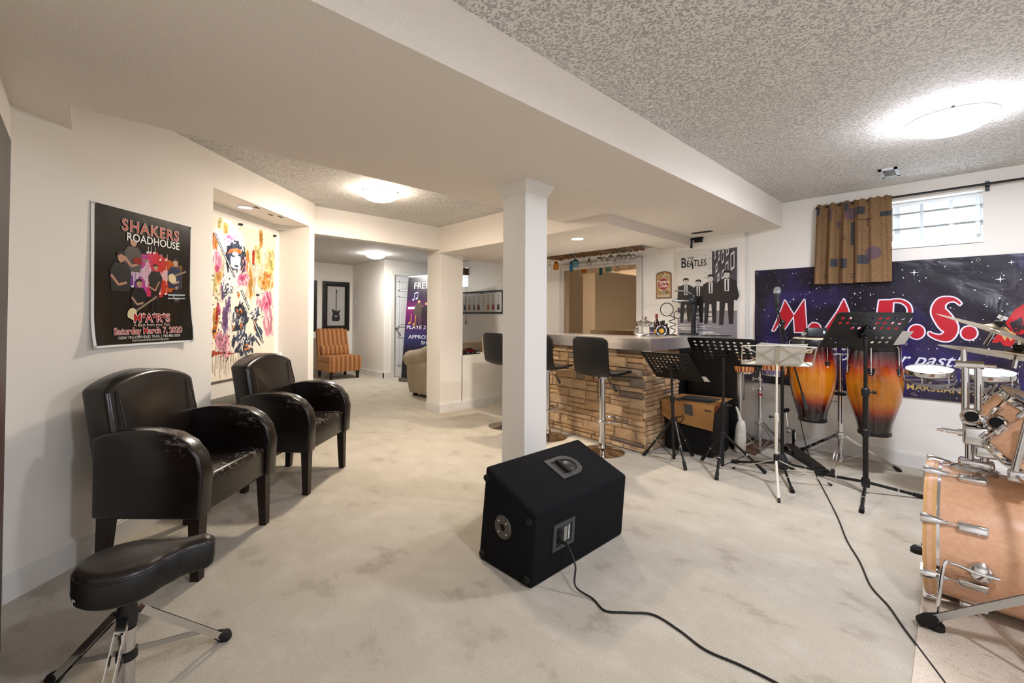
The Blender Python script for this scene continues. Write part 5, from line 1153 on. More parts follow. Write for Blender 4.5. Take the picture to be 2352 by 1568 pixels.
MB().torus((0, -0.004, 0.054), 0.047, 0.007, 26, 8, RX(PI/2)).build('rim', mat('flask_rim', '#cfcfd2', 0.1, 0.6), t)
MB().lathe([(0, 0.003), (0.024, 0.0)], 20, T(0, -0.017, 0.048) @ RX(PI/2)).build('medallion', mat('gold', '#c99b3a', 0.3, 1.0), t); MB().lathe([(0.014, 0.10), (0.012, 0.125), (0.015, 0.126), (0.015, 0.15), (0, 0.15)], 14).build('stopper', BLACKP, t)
p = at_z(1544, 770, ZC); t = thing('wire_bottle_holder', 'black wire sculpture with loops and zigzag coil on the bar', 'wire sculpture', p, R(40))
b = MB(); WB = mat('wire_black', '#1b1716', 0.4)
loop = [(-0.055+0.065*math.cos(a), 0, 0.27+0.068*math.sin(a)) for a in [R(-60)+2*PI*i/24 for i in range(24)]]
b.tube(loop, 0.0045, 8, True); b.tube([(0.055+0.036*math.cos(a), 0.01, 0.215+0.04*math.sin(a)) for a in [2*PI*i/18 for i in range(18)]], 0.004, 8, True)
b.tube(smooth_path([(-0.03, 0, 0.21), (0.03, 0.01, 0.175), (-0.03, 0.012, 0.145), (0.035, 0.0, 0.115), (-0.025, -0.01, 0.085), (0.03, 0.0, 0.055), (0.0, 0.0, 0.012)], 6), 0.0045, 8); b.build('wire', WB, t)
MB().lathe([(0.05, 0), (0.05, 0.008), (0.02, 0.014), (0, 0.014)], 16).build('base', WB, t)
p = at_z(1592, 769, ZC); t = thing('lever_corkscrew', 'tall black lever corkscrew stand with silver arms on the bar', 'corkscrew', p, R(45))
MB().rbox(-0.14, 0.04, -0.055, 0.055, 0, 0.022, 0.006).build('base', BLACKM, t); MB().rbox(-0.018, 0.022, -0.022, 0.022, 0.02, 0.44, 0.006).build('column', BLACKM, t)
MB().rbox(-0.05, 0.03, -0.028, 0.028, 0.33, 0.40, 0.008).build('head', BLACKM, t)
MB().tube(smooth_path([(0.0, 0, 0.43), (-0.07, 0, 0.465), (-0.15, 0, 0.475), (-0.20, 0, 0.472)], 5), 0.009, 10).build('lever', STEEL, t)
MB().rbox(-0.22, -0.04, -0.02, 0.02, 0.355, 0.378, 0.009).build('jaw', STEEL, t)
MB().tube(smooth_path([(0.02, 0, 0.20), (0.06, 0, 0.215), (0.09, 0, 0.20)], 4), 0.006, 8).build('side_handle', BLACKM, t)
tag(MB().box(-0.13, 0.13, -0.05, 0.05, 0, 0.008).build('bar_tray', BLACKP, None, None, (at_z(1665, 776, ZC).x-0.25, 4.70, ZC), 0), 'flat dark tray on the bar under the poster', 'tray')
# shiny tap on the bar side
t = thing('beer_tap', 'small chrome tap fixed to the stone side of the bar', 'tap', (KX+0.03, 4.05, 0.66))
b = MB(); b.tube([(0, 0, 0.07), (0.05, 0, 0.07), (0.06, 0, 0.03), (0.062, 0, -0.05)], [0.012, 0.012, 0.014, 0.010], 12); b.build('spout', CHROME, t); MB().cyl((0.035, 0, 0.07), (0.03, 0, 0.12), 0.008, 0.012).build('tap_handle', CHROME, t)
# dark sideboard seen in the mirror area
t = thing('back_counter', 'low dark cabinet under the mirror behind the bar', 'cabinet', (-3.45, YW-0.2, 0))
MB().box(-0.6, 0.85, -0.15, 0.19, 0, 0.90).build('body', mat('cab_brown', '#5a4632', 0.5, var=0.2), t, None); MB().box(-0.62, 0.87, -0.17, 0.19, 0.90, 0.93).build('top_board', mat('cab_top', '#3b2f26', 0.4), t, None)
# ------------------------------------------------------------------ stands
def tripod(t, hub_z, feet, low=0.05, r=0.010, m=BLACKM, foot=RUBBER, hub_r=0.022, brace=True, fl=0.05, fr=0.015):
    MB().lathe([(hub_r, hub_z-0.03), (hub_r*1.15, hub_z-0.02), (hub_r*1.15, hub_z+0.02), (hub_r, hub_z+0.03)], 14).build('hub', m, t)
    for f in feet:
        f = Vector(f); h = Vector((f.x, f.y, 0)).normalized(); tp = Vector((h.x*hub_r, h.y*hub_r, hub_z)); ft = Vector((f.x, f.y, fr))
        MB().tube([tp, ft], r, 10).build('leg', m, t)
        d = (ft-tp).normalized(); MB().tube([ft-d*fl, ft+d*0.01], [r*1.25, fr], 10).build('rubber_foot', foot, t)
        if brace: MB().bar(tp+(ft-tp)*0.55, Vector((h.x*0.012, h.y*0.012, low)), 0.010, 0.003).build('brace', m, t, None)
        p = tp+(ft-tp)*0.55; MB().ball(p+Vector((0, 0, 0.0)), r*1.15, 8, 5).build('rivet', SCREW, t)
def perf_plate(w, h, cols, rows, skip, hr, th=0.0016, rnd_c=0.03):
    """flat plate in x/z with round holes, local y is the thickness"""
    mb = MB(); mx, mz = 0.028, 0.028; cwid = (w-2*mx)/cols; chh_ = (h-2*mz)/rows; n = 16
    def cell(x0, x1, z0, z1, hole):
        if not hole:
            mb.box(x0, x1, -th/2, th/2, z0, z1); return
        cx, cz = (x0+x1)/2, (z0+z1)/2; vs = []; fs = []
        for i in range(n):
            a = 2*PI*i/n+PI/n*0; ca, sa = math.cos(a), math.sin(a); k = min((x1-x0)/2/max(abs(ca), 1e-6), (z1-z0)/2/max(abs(sa), 1e-6))
            for y in (-th/2, th/2): vs += [(cx+ca*k, y, cz+sa*k), (cx+ca*hr, y, cz+sa*hr)]
        for i in range(n):
            j = (i+1) % n; fs += [(4*i, 4*j, 4*j+1, 4*i+1), (4*i+2, 4*i+3, 4*j+3, 4*j+2), (4*i+1, 4*j+1, 4*j+3, 4*i+3)]
        mb.add(vs, fs)
        # corner fill
        for i in range(4):
            sx, sz = ((1, 1), (-1, 1), (-1, -1), (1, -1))[i]; c = (cx+sx*(x1-x0)/2, cz+sz*(z1-z0)/2); idx = range(i*4, i*4+5)
            ring_ = []
            for q in idx:
                a = 2*PI*(q % n)/n; ca, sa = math.cos(a), math.sin(a); k = min((x1-x0)/2/max(abs(ca), 1e-6), (z1-z0)/2/max(abs(sa), 1e-6)); ring_.append((cx+ca*k, cz+sa*k))
            for y in (-th/2, th/2):
                for a, b_ in zip(ring_, ring_[1:]):
                    if abs((a[0]-c[0])*(b_[1]-c[1])-(a[1]-c[1])*(b_[0]-c[0])) > 1e-9: mb.add([(a[0], y, a[1]), (b_[0], y, b_[1]), (c[0], y, c[1])], [(0, 1, 2)])
    for i in range(cols):
        for k in range(rows): cell(-w/2+mx+i*cwid, -w/2+mx+(i+1)*cwid, -h/2+mz+k*chh_, -h/2+mz+(k+1)*chh_, (i, k) not in skip)
    rc_ = 0.022
    mb.box(-w/2, w/2, -th/2, th/2, -h/2, -h/2+mz); mb.box(-w/2, -w/2+mx, -th/2, th/2, -h/2+mz, h/2-mz); mb.box(w/2-mx, w/2, -th/2, th/2, -h/2+mz, h/2-mz)
    pl = [(-w/2, h/2-mz), (w/2, h/2-mz), (w/2, h/2-rc_)]+[(w/2-rc_+rc_*math.cos(a), h/2-rc_+rc_*math.sin(a)) for a in (R(30), R(60), R(90))]+[(-w/2+rc_+rc_*math.cos(a), h/2-rc_+rc_*math.sin(a)) for a in (R(90), R(120), R(150))]+[(-w/2, h/2-rc_)]
    mb.prism(pl, -th/2, th/2, RX(PI/2)); return mb
def music_stand(label, base, feet_w, hub_z, desk, low=0.05, collar_z=(0.45,), post_r=0.013, brace=True):
    """desk = (centre xyz, yaw, tilt, w, h, cols, rows, skip)"""
    t = thing('music_stand', label, 'music stand', (base[0], base[1], 0), 0, 'black perforated music stands')
    feet = [(f.x-base[0], f.y-base[1], 0) for f in feet_w]
    tripod(t, hub_z, feet, low, brace=brace)
    c, yaw, tilt, w, h, cols, rows, skip, hr = desk; c = Vector(c)-Vector((base[0], base[1], 0))
    M = T(*c) @ RZ(yaw) @ RX(-tilt)
    top = M @ Vector((0, -0.028, -0.03))
    bz = 0.02 if brace else hub_z-0.02
    ptop = Vector((top.x, top.y, top.z-0.02)); mid = Vector((0, 0, bz)).lerp(ptop, (collar_z[0]-bz)/(ptop.z-bz))
    MB().tube([(0, 0, bz), mid], post_r, 14).build('lower_post', BLACKM, t); MB().tube([mid, ptop], post_r*0.72, 12).build('upper_post', BLACKM, t)
    for z in collar_z:
        p = Vector((0, 0, bz)).lerp(ptop, (z-bz)/(ptop.z-bz)); MB().lathe([(post_r*1.35, -0.025), (post_r*1.5, -0.01), (post_r*1.5, 0.02), (post_r, 0.028)], 14, T(*p)).build('collar', BLACKP, t)
    p = mid; k = MB(); k.cyl(p, p+Vector((0.04, 0.02, 0)), 0.006); k.ball(p+Vector((0.046, 0.023, 0)), 0.013, 10, 6); k.build('clamp_knob', BLACKP, t)
    d = perf_plate(w, h, cols, rows, skip, hr).build('desk', BLACKM, t, None); d.matrix_local = M
    lip = MB().box(-w/2, w/2, 0.0, 0.045, -h/2-0.001, -h/2+0.001).build('lip', BLACKM, t, None); lip.matrix_local = M
    b = MB(); b.box(-0.022, 0.022, -0.022, 0.0, -0.06, 0.03); b.cyl((-0.035, -0.018, -0.015), (0.035, -0.018, -0.015), 0.010); hd = b.build('tilt_head', BLACKP, t, 40); hd.matrix_local = M
    MB().tube([top, ptop-Vector((0, 0, 0.04))], 0.012, 10).build('neck', BLACKP, t)
    return t, M
A = [at_z(1480, 1047), at_z(1574, 1079.5), at_z(1590, 1047.6)]
mu, muM = music_stand('small black perforated music stand in front of the bar corner', (-1.752, 3.592), A, 0.335, ((-1.772, 3.586, 0.794), R(-6), R(-45), 0.455, 0.34, 10, 8, {(i, k) for i in range(10) for k in range(8) if (k < 3 and 2 <= i) or k == 0}, 0.0105), 0.04, (0.52,))
Bf = [at_z(1614, 1057), at_z(1646, 1102), at_z(1756, 1087.5)]
music_stand('wide black perforated music stand in front of the amplifier', (-1.40, 3.70), Bf, 0.27, ((-1.409, 3.75, 0.926), R(6), R(-47), 0.507, 0.342, 9, 7, {(i, k) for i in range(9) for k in range(7) if (k < 4 and 3 <= i <= 5) or (k < 3 and i == 6 and False) or k == 0}, 0.0115), 0.03, (0.50,))
Cf = [at_z(1979, 1178), at_z(1879, 1091.6), at_z(2118, 1145)]
mC, mCM = music_stand('tall black perforated music stand in front of the congas', (-0.522, 3.90), Cf, 0.075, ((-0.517, 3.869, 1.122), R(43), R(-40), 0.492, 0.32, 9, 6, {(i, k) for i in range(9) for k in range(6) if (k < 3 and 3 <= i <= 5) or (k == 2) or (k == 3 and i < 2)}, 0.0115), 0.05, (0.70, 0.42), 0.016, False)
# sheet of paper sticking out of the first stand, papers on the tall one
tag(MB().add([(0.15, 0.004, -0.165), (0.275, 0.006, -0.160), (0.262, 0.006, -0.10), (0.16, 0.004, -0.10)], [(0, 1, 2, 3)]).build('sheet_music', WHITEP, None, None, matrix=T(-1.752, 3.592, 0) @ muM), 'loose white sheet sticking out past the small music stand', 'paper')
# white folding music stand
Wf = [at_z(1684, 1077), at_z(1789.6, 1154.4), at_z(1909, 1115.5)]
wb = (-1.0, 3.64)
t = thing('folding_music_stand', 'cream folding wire music stand holding sheet music', 'music stand', (wb[0], wb[1], 0))
CRM = mat('cream_enamel', '#cfc8b8', 0.4)
hub = Vector((0, 0, 0.20))
for f in Wf:
    f = Vector((f.x-wb[0], f.y-wb[1], 0.008)); MB().bar(hub+Vector((0, 0, -0.02)), f, 0.013, 0.005).build('leg', CRM, t, None); d = (f-hub).normalized(); MB().bar(f-d*0.025, f+d*0.004, 0.016, 0.012).build('foot_cap', RUBBER, t, None)
MB().lathe([(0.016, 0.16), (0.018, 0.17), (0.018, 0.215), (0.012, 0.22)], 12).build('hub', BLACKP, t)
ptop = Vector((-0.02, 0.09, 0.86)); midp = hub.lerp(ptop, 0.42)
MB().tube([(0, 0, 0.05), hub, midp], 0.010, 12).build('lower_post', CRM, t); MB().tube([midp, ptop], 0.0075, 12).build('upper_post', CRM, t)
MB().lathe([(0.015, -0.03), (0.015, 0.02), (0.011, 0.03)], 12, T(*midp)).build('collar', CRM, t); k = MB(); k.cyl(midp, midp+Vector((-0.03, -0.01, 0)), 0.005); k.ball(midp+Vector((-0.036, -0.012, 0)), 0.012, 10, 6); k.build('clamp_knob', BLACKP, t)
WM = T(*(Vector((-1.023, 3.752, 0.923))-Vector((wb[0], wb[1], 0)))) @ RZ(R(21)) @ RX(R(48))
def wbar(p, q, nm='frame_bar', w=0.009):
    o = MB().bar((p[0], 0, p[1]), (q[0], 0, q[1]), w, 0.004, (0, 0, 1) if abs(p[1]-q[1]) < 0.02 else (1, 0, 0)).build(nm, CRM, t, None); o.matrix_local = WM
ww, wh = 0.235, 0.119
for p, q in (((-ww, wh*0.9), (0, wh)), ((0, wh), (ww, wh*0.9)), ((-ww, wh*0.9), (-ww, -wh)), ((ww, wh*0.9), (ww, -wh)), ((-ww, -wh), (ww, -wh)), ((-ww, wh*0.9), (-0.1, 0)), ((-0.1, 0), (-ww, -wh)), ((ww, wh*0.9), (0.1, 0)), ((0.1, 0), (ww, -wh)), ((-0.1, 0), (0, wh)), ((0.1, 0), (0, wh)), ((-0.1, 0), (0, -wh)), ((0.1, 0), (0, -wh))): wbar(p, q)
wbar((0, -wh), (0, wh), 'spine', 0.03)
o = MB().box(-ww, ww, 0.0, 0.04, -wh-0.003, -wh).build('ledge', CRM, t, None); o.matrix_local = WM
for k in range(3):
    x0 = -0.14+0.01*k; o = sheet(0.30, 0.235, 10, 2, lambda x, z: 0.006+0.004*k+0.012*(x/0.15)**2*0.6, x0, -wh+0.004*k, 0.0004).build('sheet_music', WHITEP, None, 60, matrix=T(wb[0], wb[1], 0) @ WM @ RY(R(1.5*k-1)))
    tag(o, 'white page of sheet music resting on the cream folding stand', 'paper', 'sheet music pages on the folding stand')
# microphone stand with boom
mbx = at_z(1797, 1086)
t = thing('microphone_stand', 'black boom microphone stand between the bongos and the congas', 'microphone stand', (mbx.x, mbx.y, 0))
feet = [at_z(1684, 1063.6), at_z(1820, 1132), at_z(1884, 1086)]
tripod(t, 0.075, [(f.x-mbx.x, f.y-mbx.y, 0) for f in feet], 0.05, 0.009, brace=False)
MB().lathe([(0.03, 0.03), (0.045, 0.045), (0.032, 0.12), (0.017, 0.15)], 14).build('base_hub', BLACKP, t)
MB().tube([(0, 0, 0.05), (0, 0, 0.75)], 0.012, 12).build('lower_post', BLACKM, t); MB().tube([(0, 0, 0.75), (0, 0, 1.18)], 0.009, 12).build('upper_post', BLACKM, t)
MB().lathe([(0.016, -0.03), (0.018, 0), (0.014, 0.03)], 12, T(0, 0, 0.76)).build('clutch', BLACKP, t)
dep_ = mbx.y
mtop = at_Y(1785, 705, mbx.y-0.05)-Vector((mbx.x, mbx.y, 0)); mbot = at_Y(1853, 940, mbx.y+0.03)-Vector((mbx.x, mbx.y, 0))
MB().tube([mtop, mbot], 0.006, 10).build('boom', BLACKM, t); dd = (mbot-mtop).normalized(); MB().tube([mbot-dd*0.13, mbot], [0.010, 0.014], 12).build('counterweight', mat('weight_grey', '#3a3c3f', 0.5), t)
MB().ball((0, 0, 1.17), 0.022, 12, 8).build('boom_clamp', BLACKP, t)
t2 = thing('microphone', 'silver mesh vocal microphone at the top of the boom', 'microphone', mtop+Vector((mbx.x, mbx.y, 0)))
b = MB().lathe([(0.011, -0.03), (0.013, 0.0), (0.017, 0.085), (0.019, 0.10)], 16); b.build('body', mat('mic_body', '#2b2e30', 0.45), t2)
MB().lathe([(0.019, 0.10), (0.026, 0.113), (0.0265, 0.125), (0.025, 0.14), (0.017, 0.154), (0.0, 0.159)], 20).build('grille', mat('mic_mesh', '#8d9092', 0.35, 0.8, bump=1.0, bs=900, bd=0.003), t2); MB().lathe([(0.0265, 0.110), (0.028, 0.115), (0.0265, 0.12)], 20).build('ring', STEEL, t2)
MB().lathe([(0.018, 0.0), (0.020, 0.01), (0.020, 0.05), (0.019, 0.055)], 14).build('clip', BLACKP, t2)
mp = mtop+Vector((mbx.x, mbx.y, 0))
c_px = [(1900, 1140), (1925, 1190), (1945, 1240), (1975, 1290), (2000, 1345), (2040, 1390), (2075, 1440), (2120, 1500), (2165, 1560), (2230, 1650)]
pts = [mp+Vector((0, 0, -0.03)), mp+Vector((0.01, -0.01, -0.12)), at_Y(1800, 800, mbx.y-0.06), at_Y(1818, 895, mbx.y-0.05), at_Y(1838, 965, mbx.y-0.02), at_Y(1852, 1025, mbx.y-0.02), at_z(1872, 1085, 0.03), ]+[at_z(x, y, 0.005) for x, y in c_px]
tag(MB().tube(smooth_path(pts, 6), 0.0035, 8).build('microphone_cable', CABM), 'thin black microphone cable running from the boom stand to the rug', 'cable')

# ------------------------------------------------------------------ congas
def m_burst(name, h):
    t = NT(name); t.set(Roughness=0.22); t.b.inputs['Coat Weight'].default_value = 0.8; v = t.coord('Object'); sx = t.n('ShaderNodeSeparateXYZ'); t.l(v, sx.inputs[0])
    mr = t.n('ShaderNodeMapRange'); mr.inputs['From Min'].default_value = 0; mr.inputs['From Max'].default_value = h; t.l(sx.outputs['Z'], mr.inputs['Value'])
    n = t.noise(t.coord('Object', (14, 14, 1)), 3.0, 3); ad = t.n('ShaderNodeMath', operation='MULTIPLY_ADD'); ad.inputs[1].default_value = 0.05; t.l(n, ad.inputs[0]); t.l(mr.outputs[0], ad.inputs[2])
    c = t.ramp(ad.outputs[0], [(0.0, rgb('#140806')), (0.16, rgb('#1e0a07')), (0.24, rgb('#5a120a')), (0.31, rgb('#a8480c')), (0.40, rgb('#c8780f')), (0.60, rgb('#c9790f')), (0.72, rgb('#b04a0c')), (0.80, rgb('#6e120c')), (0.90, rgb('#2a0a09')), (1, rgb('#160807'))])
    g = t.ramp(t.noise(t.coord('Object', (30, 30, 0.8)), 2.5, 3), [(0.3, (0.78, 0.78, 0.78)), (0.7, (1, 1, 1))]); t.l(t.mix(1.0, c, g, 'MULTIPLY'), t.b.inputs['Base Color']); return t.m
def conga(label, loc, h, rt, rb, rbt, extra):
    t = thing('conga_drum', label, 'conga', loc, 0, 'sunburst congas on the stand')
    MB().lathe([(rbt*0.9, 0.0), (rbt, 0.0), (rbt*1.01, 0.03), (rbt*1.14, 0.10*h/0.7), (rb*0.93, 0.28*h/0.7), (rb, 0.42*h/0.7), (rb*0.985, 0.50*h/0.7), (rt*1.04, h-0.06), (rt, h-0.01)], 40).build('shell', m_burst('sunburst_wood_'+str(int(rb*1000)), h), t, 60)
    MB().lathe([(rbt*1.02, 0.0), (rbt*1.05, 0.006), (rbt*1.05, 0.024), (rbt*1.02, 0.03)], 40, cap=False).build('base_band', BLACKM, t)
    MB().lathe([(rt*1.02, h-0.055), (rt*1.09, h-0.05), (rt*1.09, h-0.012), (rt*1.05, h-0.004), (rt*1.02, h-0.004)], 40, cap=False).build('rim', BLACKM, t)
    MB().lathe([(rt*1.03, h-0.006), (rt*1.02, h+0.004), (rt*0.9, h+0.008), (0, h+0.009)], 40, cap=False).build('head', mat('conga_skin', '#d8c9ab', 0.6, var=0.1), t)
    for k in range(6):
        a = R(20)+k*PI/3+extra; ca, sa = math.cos(a), math.sin(a); rr = rb*0.985
        z0 = h-0.20; rl = rt*1.04+(rb*0.985-rt*1.04)*0.55
        b = MB(); b.prism([(-0.024, 0.02), (-0.018, -0.02), (0, -0.05), (0.018, -0.02), (0.024, 0.02)], -0.004, 0.012, T(ca*rl, sa*rl, z0) @ RZ(a+PI/2) @ RX(PI/2)); l_ = b.build('lug_plate', BLACKM, t, 40)
        MB().tube([(ca*(rl+0.014), sa*(rl+0.014), z0-0.015), (ca*(rt*1.12+0.012), sa*(rt*1.12+0.012), h-0.03), (ca*(rt*1.12), sa*(rt*1.12), h-0.018)], 0.0045, 8).build('tension_rod', CHROME, t)
        for dz in (0.005, -0.025): MB().ball((ca*(rl+0.012), sa*(rl+0.012), z0+dz), 0.006, 8, 5).build('nut', CHROME, t)
    return t
cgL = conga('amber sunburst conga with an oval badge beside the microphone stand', (-0.945, 4.43, 0.345), 0.69, 0.135, 0.170, 0.098, 0.0)
cgR = conga('larger amber sunburst conga behind the tall music stand', (-0.535, 4.40, 0.315), 0.70, 0.145, 0.178, 0.100, 0.2)
q = at_Y(1866, 807, 4.43-0.16); lx = q.x+0.945; 
th = math.atan2(-0.95, 0.05)
MB().lathe([(0, 0.002), (0.026, 0.0)], 24, T(0.158*math.cos(th), 0.158*math.sin(th), q.z-0.345) @ RZ(th+PI/2) @ RX(R(88)) @ Matrix.Diagonal((1, 0.62, 1, 1))).build('badge', mat('badge_gold', '#cdbb85', 0.4), cgL)
mb = MB(); vs, fs = text_geo('MP', 0.024, offset=0.0006); mb.add([(a, b_, 0) for a, b_ in vs], fs, T(0.162*math.cos(th), 0.162*math.sin(th), q.z-0.345-0.008) @ RZ(th+PI/2) @ RX(R(88))); mb.build('badge_lettering', ink('#1b1712'), cgL, None)
tag(MB().rbox(-0.075, 0.075, -0.03, 0.03, 0, 0.075, 0.006, RX(R(-12))).build('sensor_box', mat('box_charcoal', '#1c1e1f', 0.4), None, 40, (-0.90, 4.36, 0.345+0.705), R(35)), 'small black percussion box with a white logo lying on the conga', 'box')
mb = MB(); vs, fs = text_geo('B', 0.03, offset=0.001); mb.add([(a+0.045, -0.032, b_+0.025) for a, b_ in vs], fs, RX(R(-12))); mb.build('logo', ink('#d8dcdc'), bpy.data.objects['sensor_box'], None)
q = bpy.data.objects['sensor_box']; MB().tube([(-0.11, 0.0, 0.02), (-0.075, 0.0, 0.03)], 0.012, 10).build('mount_clip', CHROME, q)
tag(sheet(0.20, 0.15, 8, 6, lambda x, z: 0.12*math.sin(z*8)*0.3, -0.1, 0, 0.0005).build('loose_sheet', WHITEP, None, 60, matrix=T(-0.44, 4.30, 1.015) @ RZ(R(30)) @ RX(R(62))), 'white sheet of paper lying over the edge of the larger conga', 'paper')
# stand of the congas
cb_ = (-0.765, 4.50)
t = thing('conga_stand', 'chrome double-braced tripod stand carrying both congas', 'drum stand', (cb_[0], cb_[1], 0))
feet = [at_z(1841, 1036), at_z(1911, 1093), at_z(2065, 1083)]
MB().tube([(0, 0, 0.03), (0, 0, 0.62)], 0.019, 16).build('lower_tube', CHROME, t); MB().tube([(0, 0, 0.60), (0, 0, 0.92)], 0.014, 16).build('upper_tube', CHROME, t)
MB().lathe([(0.02, 0.57), (0.042, 0.575), (0.042, 0.592), (0.02, 0.60)], 18).build('memory_lock', BLACKP, t)
MB().lathe([(0.023, 0.215), (0.030, 0.22), (0.030, 0.27), (0.023, 0.275)], 16).build('upper_collar', CHROME, t); MB().lathe([(0.023, 0.035), (0.027, 0.04), (0.027, 0.06), (0.02, 0.065)], 16).build('lower_collar', CHROME, t)
k = MB(); k.cyl((-0.02, -0.02, 0.52), (-0.055, -0.04, 0.52), 0.005); k.bar((-0.058, -0.04, 0.50), (-0.058, -0.04, 0.54), 0.012, 0.004); k.build('wing_screw', CHROME, t, 40)
for f in feet:
    f = Vector((f.x-cb_[0], f.y-cb_[1], 0.012)); h = Vector((f.x, f.y, 0)).normalized(); sd = Vector((-h.y, h.x, 0)); tp = h*0.03+Vector((0, 0, 0.245))
    b = MB()
    for s_ in (-1, 1): b.bar(tp+sd*0.010*s_, f+sd*0.010*s_, 0.003, 0.018, sd)
    b.build('leg', CHROME, t, None)
    b = MB(); p = tp+(f-tp)*0.5
    b.bar(p, h*0.025+Vector((0, 0, 0.05)), 0.012, 0.003, sd); b.build('brace', CHROME, t, None); d = (f-tp).normalized()
    MB().tube([f-d*0.045, f, f+d*0.025], [0.014, 0.017, 0.004], 10).build('rubber_foot', RUBBER, t)
b = MB(); b.bar((-0.10, -0.04, 0.915), (0.13, -0.05, 0.915), 0.02, 0.01, (0, 1, 0)); b.tube([(-0.10, -0.04, 0.915), (-0.10, -0.04, 0.96)], 0.006, 8); b.tube([(0.13, -0.05, 0.915), (0.13, -0.05, 0.96)], 0.006, 8); b.build('cross_bar', CHROME, t, 40)
for x in (-0.03, 0.03): k = MB(); k.ball((x, -0.04, 0.945), 0.008, 8, 5); k.bar((x-0.014, -0.04, 0.955), (x+0.014, -0.04, 0.955), 0.012, 0.004, (0, 0, 1)); k.build('wing_nut', CHROME, t, 40)
# bongos on a chrome stand
bb = (-1.325, 4.36)
t = thing('bongo_stand', 'chrome boom-style tripod stand holding the striped bongos', 'drum stand', (bb[0], bb[1], 0))
feet = [at_z(1684, 1030), at_z(1820, 1078), Vector((-1.20, 4.66, 0))]
MB().tube([(0, 0, 0.02), (0, 0, 0.56)], 0.016, 16).build('lower_tube', CHROME, t); MB().tube([(0, 0, 0.55), (0, 0, 0.80)], 0.011, 14).build('upper_tube', CHROME, t)
MB().lathe([(0.019, 0.515), (0.021, 0.52), (0.021, 0.53), (0.019, 0.535)], 16).build('red_band', mat('band_red', '#7a1a1e', 0.4), t)
for z in (0.57, 0.66):
    k = MB().lathe([(0.017, z-0.02), (0.021, z-0.015), (0.021, z+0.015), (0.017, z+0.02)], 14); k.cyl((0, 0, z), (-0.05, -0.01, z), 0.006); k.bar((-0.052, -0.01, z-0.018), (-0.052, -0.01, z+0.018), 0.014, 0.005, (0, 1, 0)); k.build('clamp', CHROME, t, 40)
MB().lathe([(0.019, 0.255), (0.025, 0.26), (0.025, 0.30), (0.019, 0.305)], 14).build('upper_collar', CHROME, t); MB().lathe([(0.019, 0.03), (0.023, 0.035), (0.023, 0.05), (0.018, 0.055)], 14).build('lower_collar', CHROME, t)
for f in feet:
    f = Vector((f.x-bb[0], f.y-bb[1], 0.014)); h = Vector((f.x, f.y, 0)).normalized(); sd = Vector((-h.y, h.x, 0)); tp = h*0.025+Vector((0, 0, 0.28))
    b = MB()
    for s_ in (-1, 1): b.tube([tp+sd*0.011*s_, f+sd*0.007*s_], 0.0055, 8)
    b.build('leg', CHROME, t); p = tp+(f-tp)*0.48; MB().bar(p, h*0.022+Vector((0, 0, 0.042)), 0.010, 0.003, sd).build('brace', CHROME, t, None); d = (f-tp).normalized()
    MB().tube([f-d*0.05, f+d*0.01], [0.012, 0.019], 10).build('rubber_foot', RUBBER, t)
t = thing('bongo_drums', 'striped wooden bongo pair with a chrome rim and band lettering', 'bongos', (bb[0], bb[1], 0.80), R(5))
def m_bstripe():
    q = NT('bongo_stripes'); q.set(Roughness=0.3); v = q.coord('Object'); sx = q.n('ShaderNodeSeparateXYZ'); q.l(v, sx.inputs[0])
    at = q.n('ShaderNodeMath', operation='ARCTAN2'); q.l(sx.outputs['Y'], at.inputs[0]); q.l(sx.outputs['X'], at.inputs[1])
    ml = q.n('ShaderNodeMath', operation='MULTIPLY'); ml.inputs[1].default_value = 9/PI; q.l(at.outputs[0], ml.inputs[0]); fr = q.n('ShaderNodeMath', operation='FRACT'); q.l(ml.outputs[0], fr.inputs[0])
    q.l(q.ramp(fr.outputs[0], [(0, rgb('#8a3a20')), (0.49, rgb('#8a3a20')), (0.5, rgb('#d39a5c')), (1, rgb('#d39a5c'))], 'CONSTANT'), q.b.inputs['Base Color']); return q.m
BST = m_bstripe()
for x, r_, nm in ((-0.125, 0.093, 'small_drum'), (0.115, 0.110, 'large_drum')):
    d = MB().lathe([(r_*0.84, -0.085), (r_*0.92, -0.05), (r_, 0.03), (r_*1.0, 0.08)], 36).build(nm, BST, t, 60, (x, 0, 0))
    MB().lathe([(r_*0.83, -0.095), (r_*0.88, -0.095), (r_*0.885, -0.08), (r_*0.83, -0.08)], 36, cap=False).build('bottom_rim', CHROME, d); MB().lathe([(r_*1.0, 0.055), (r_*1.07, 0.06), (r_*1.07, 0.085), (r_, 0.09)], 36, cap=False).build('top_rim', CHROME, d)
    MB().lathe([(r_*1.02, 0.08), (r_*0.9, 0.092), (0, 0.093)], 32, cap=False).build('head', mat('bongo_skin', '#d6c8ad', 0.6), d)
    for k in range(4):
        a = R(-100)+k*R(60); MB().tube([(r_*1.06*math.cos(a), r_*1.06*math.sin(a), 0.07), (r_*0.93*math.cos(a), r_*0.93*math.sin(a), -0.09)], 0.0035, 6).build('tension_rod', CHROME, d)
MB().box(-0.045, 0.015, -0.03, 0.03, -0.035, 0.025).build('centre_block', BLACKP, t, None); MB().box(-0.02, 0.02, -0.04, 0.0, -0.07, -0.03).build('mount_plate', CHROME, t, None)
def bong(body, off, col, nm, rr):
    vs, fs = text_geo(body, 0.058, offset=off); mb = MB(); mb.add([(0.115+rr*math.sin(a/0.105-0.1), -rr*math.cos(a/0.105-0.1), -0.082+b_) for a, b_ in vs], fs); mb.build(nm, ink(col), t, None)
bong('MARS', 0.004, '#c9c3d0', 'lettering_edge', 0.113); bong('MARS', 0.001, '#2d1a52', 'lettering', 0.1145)

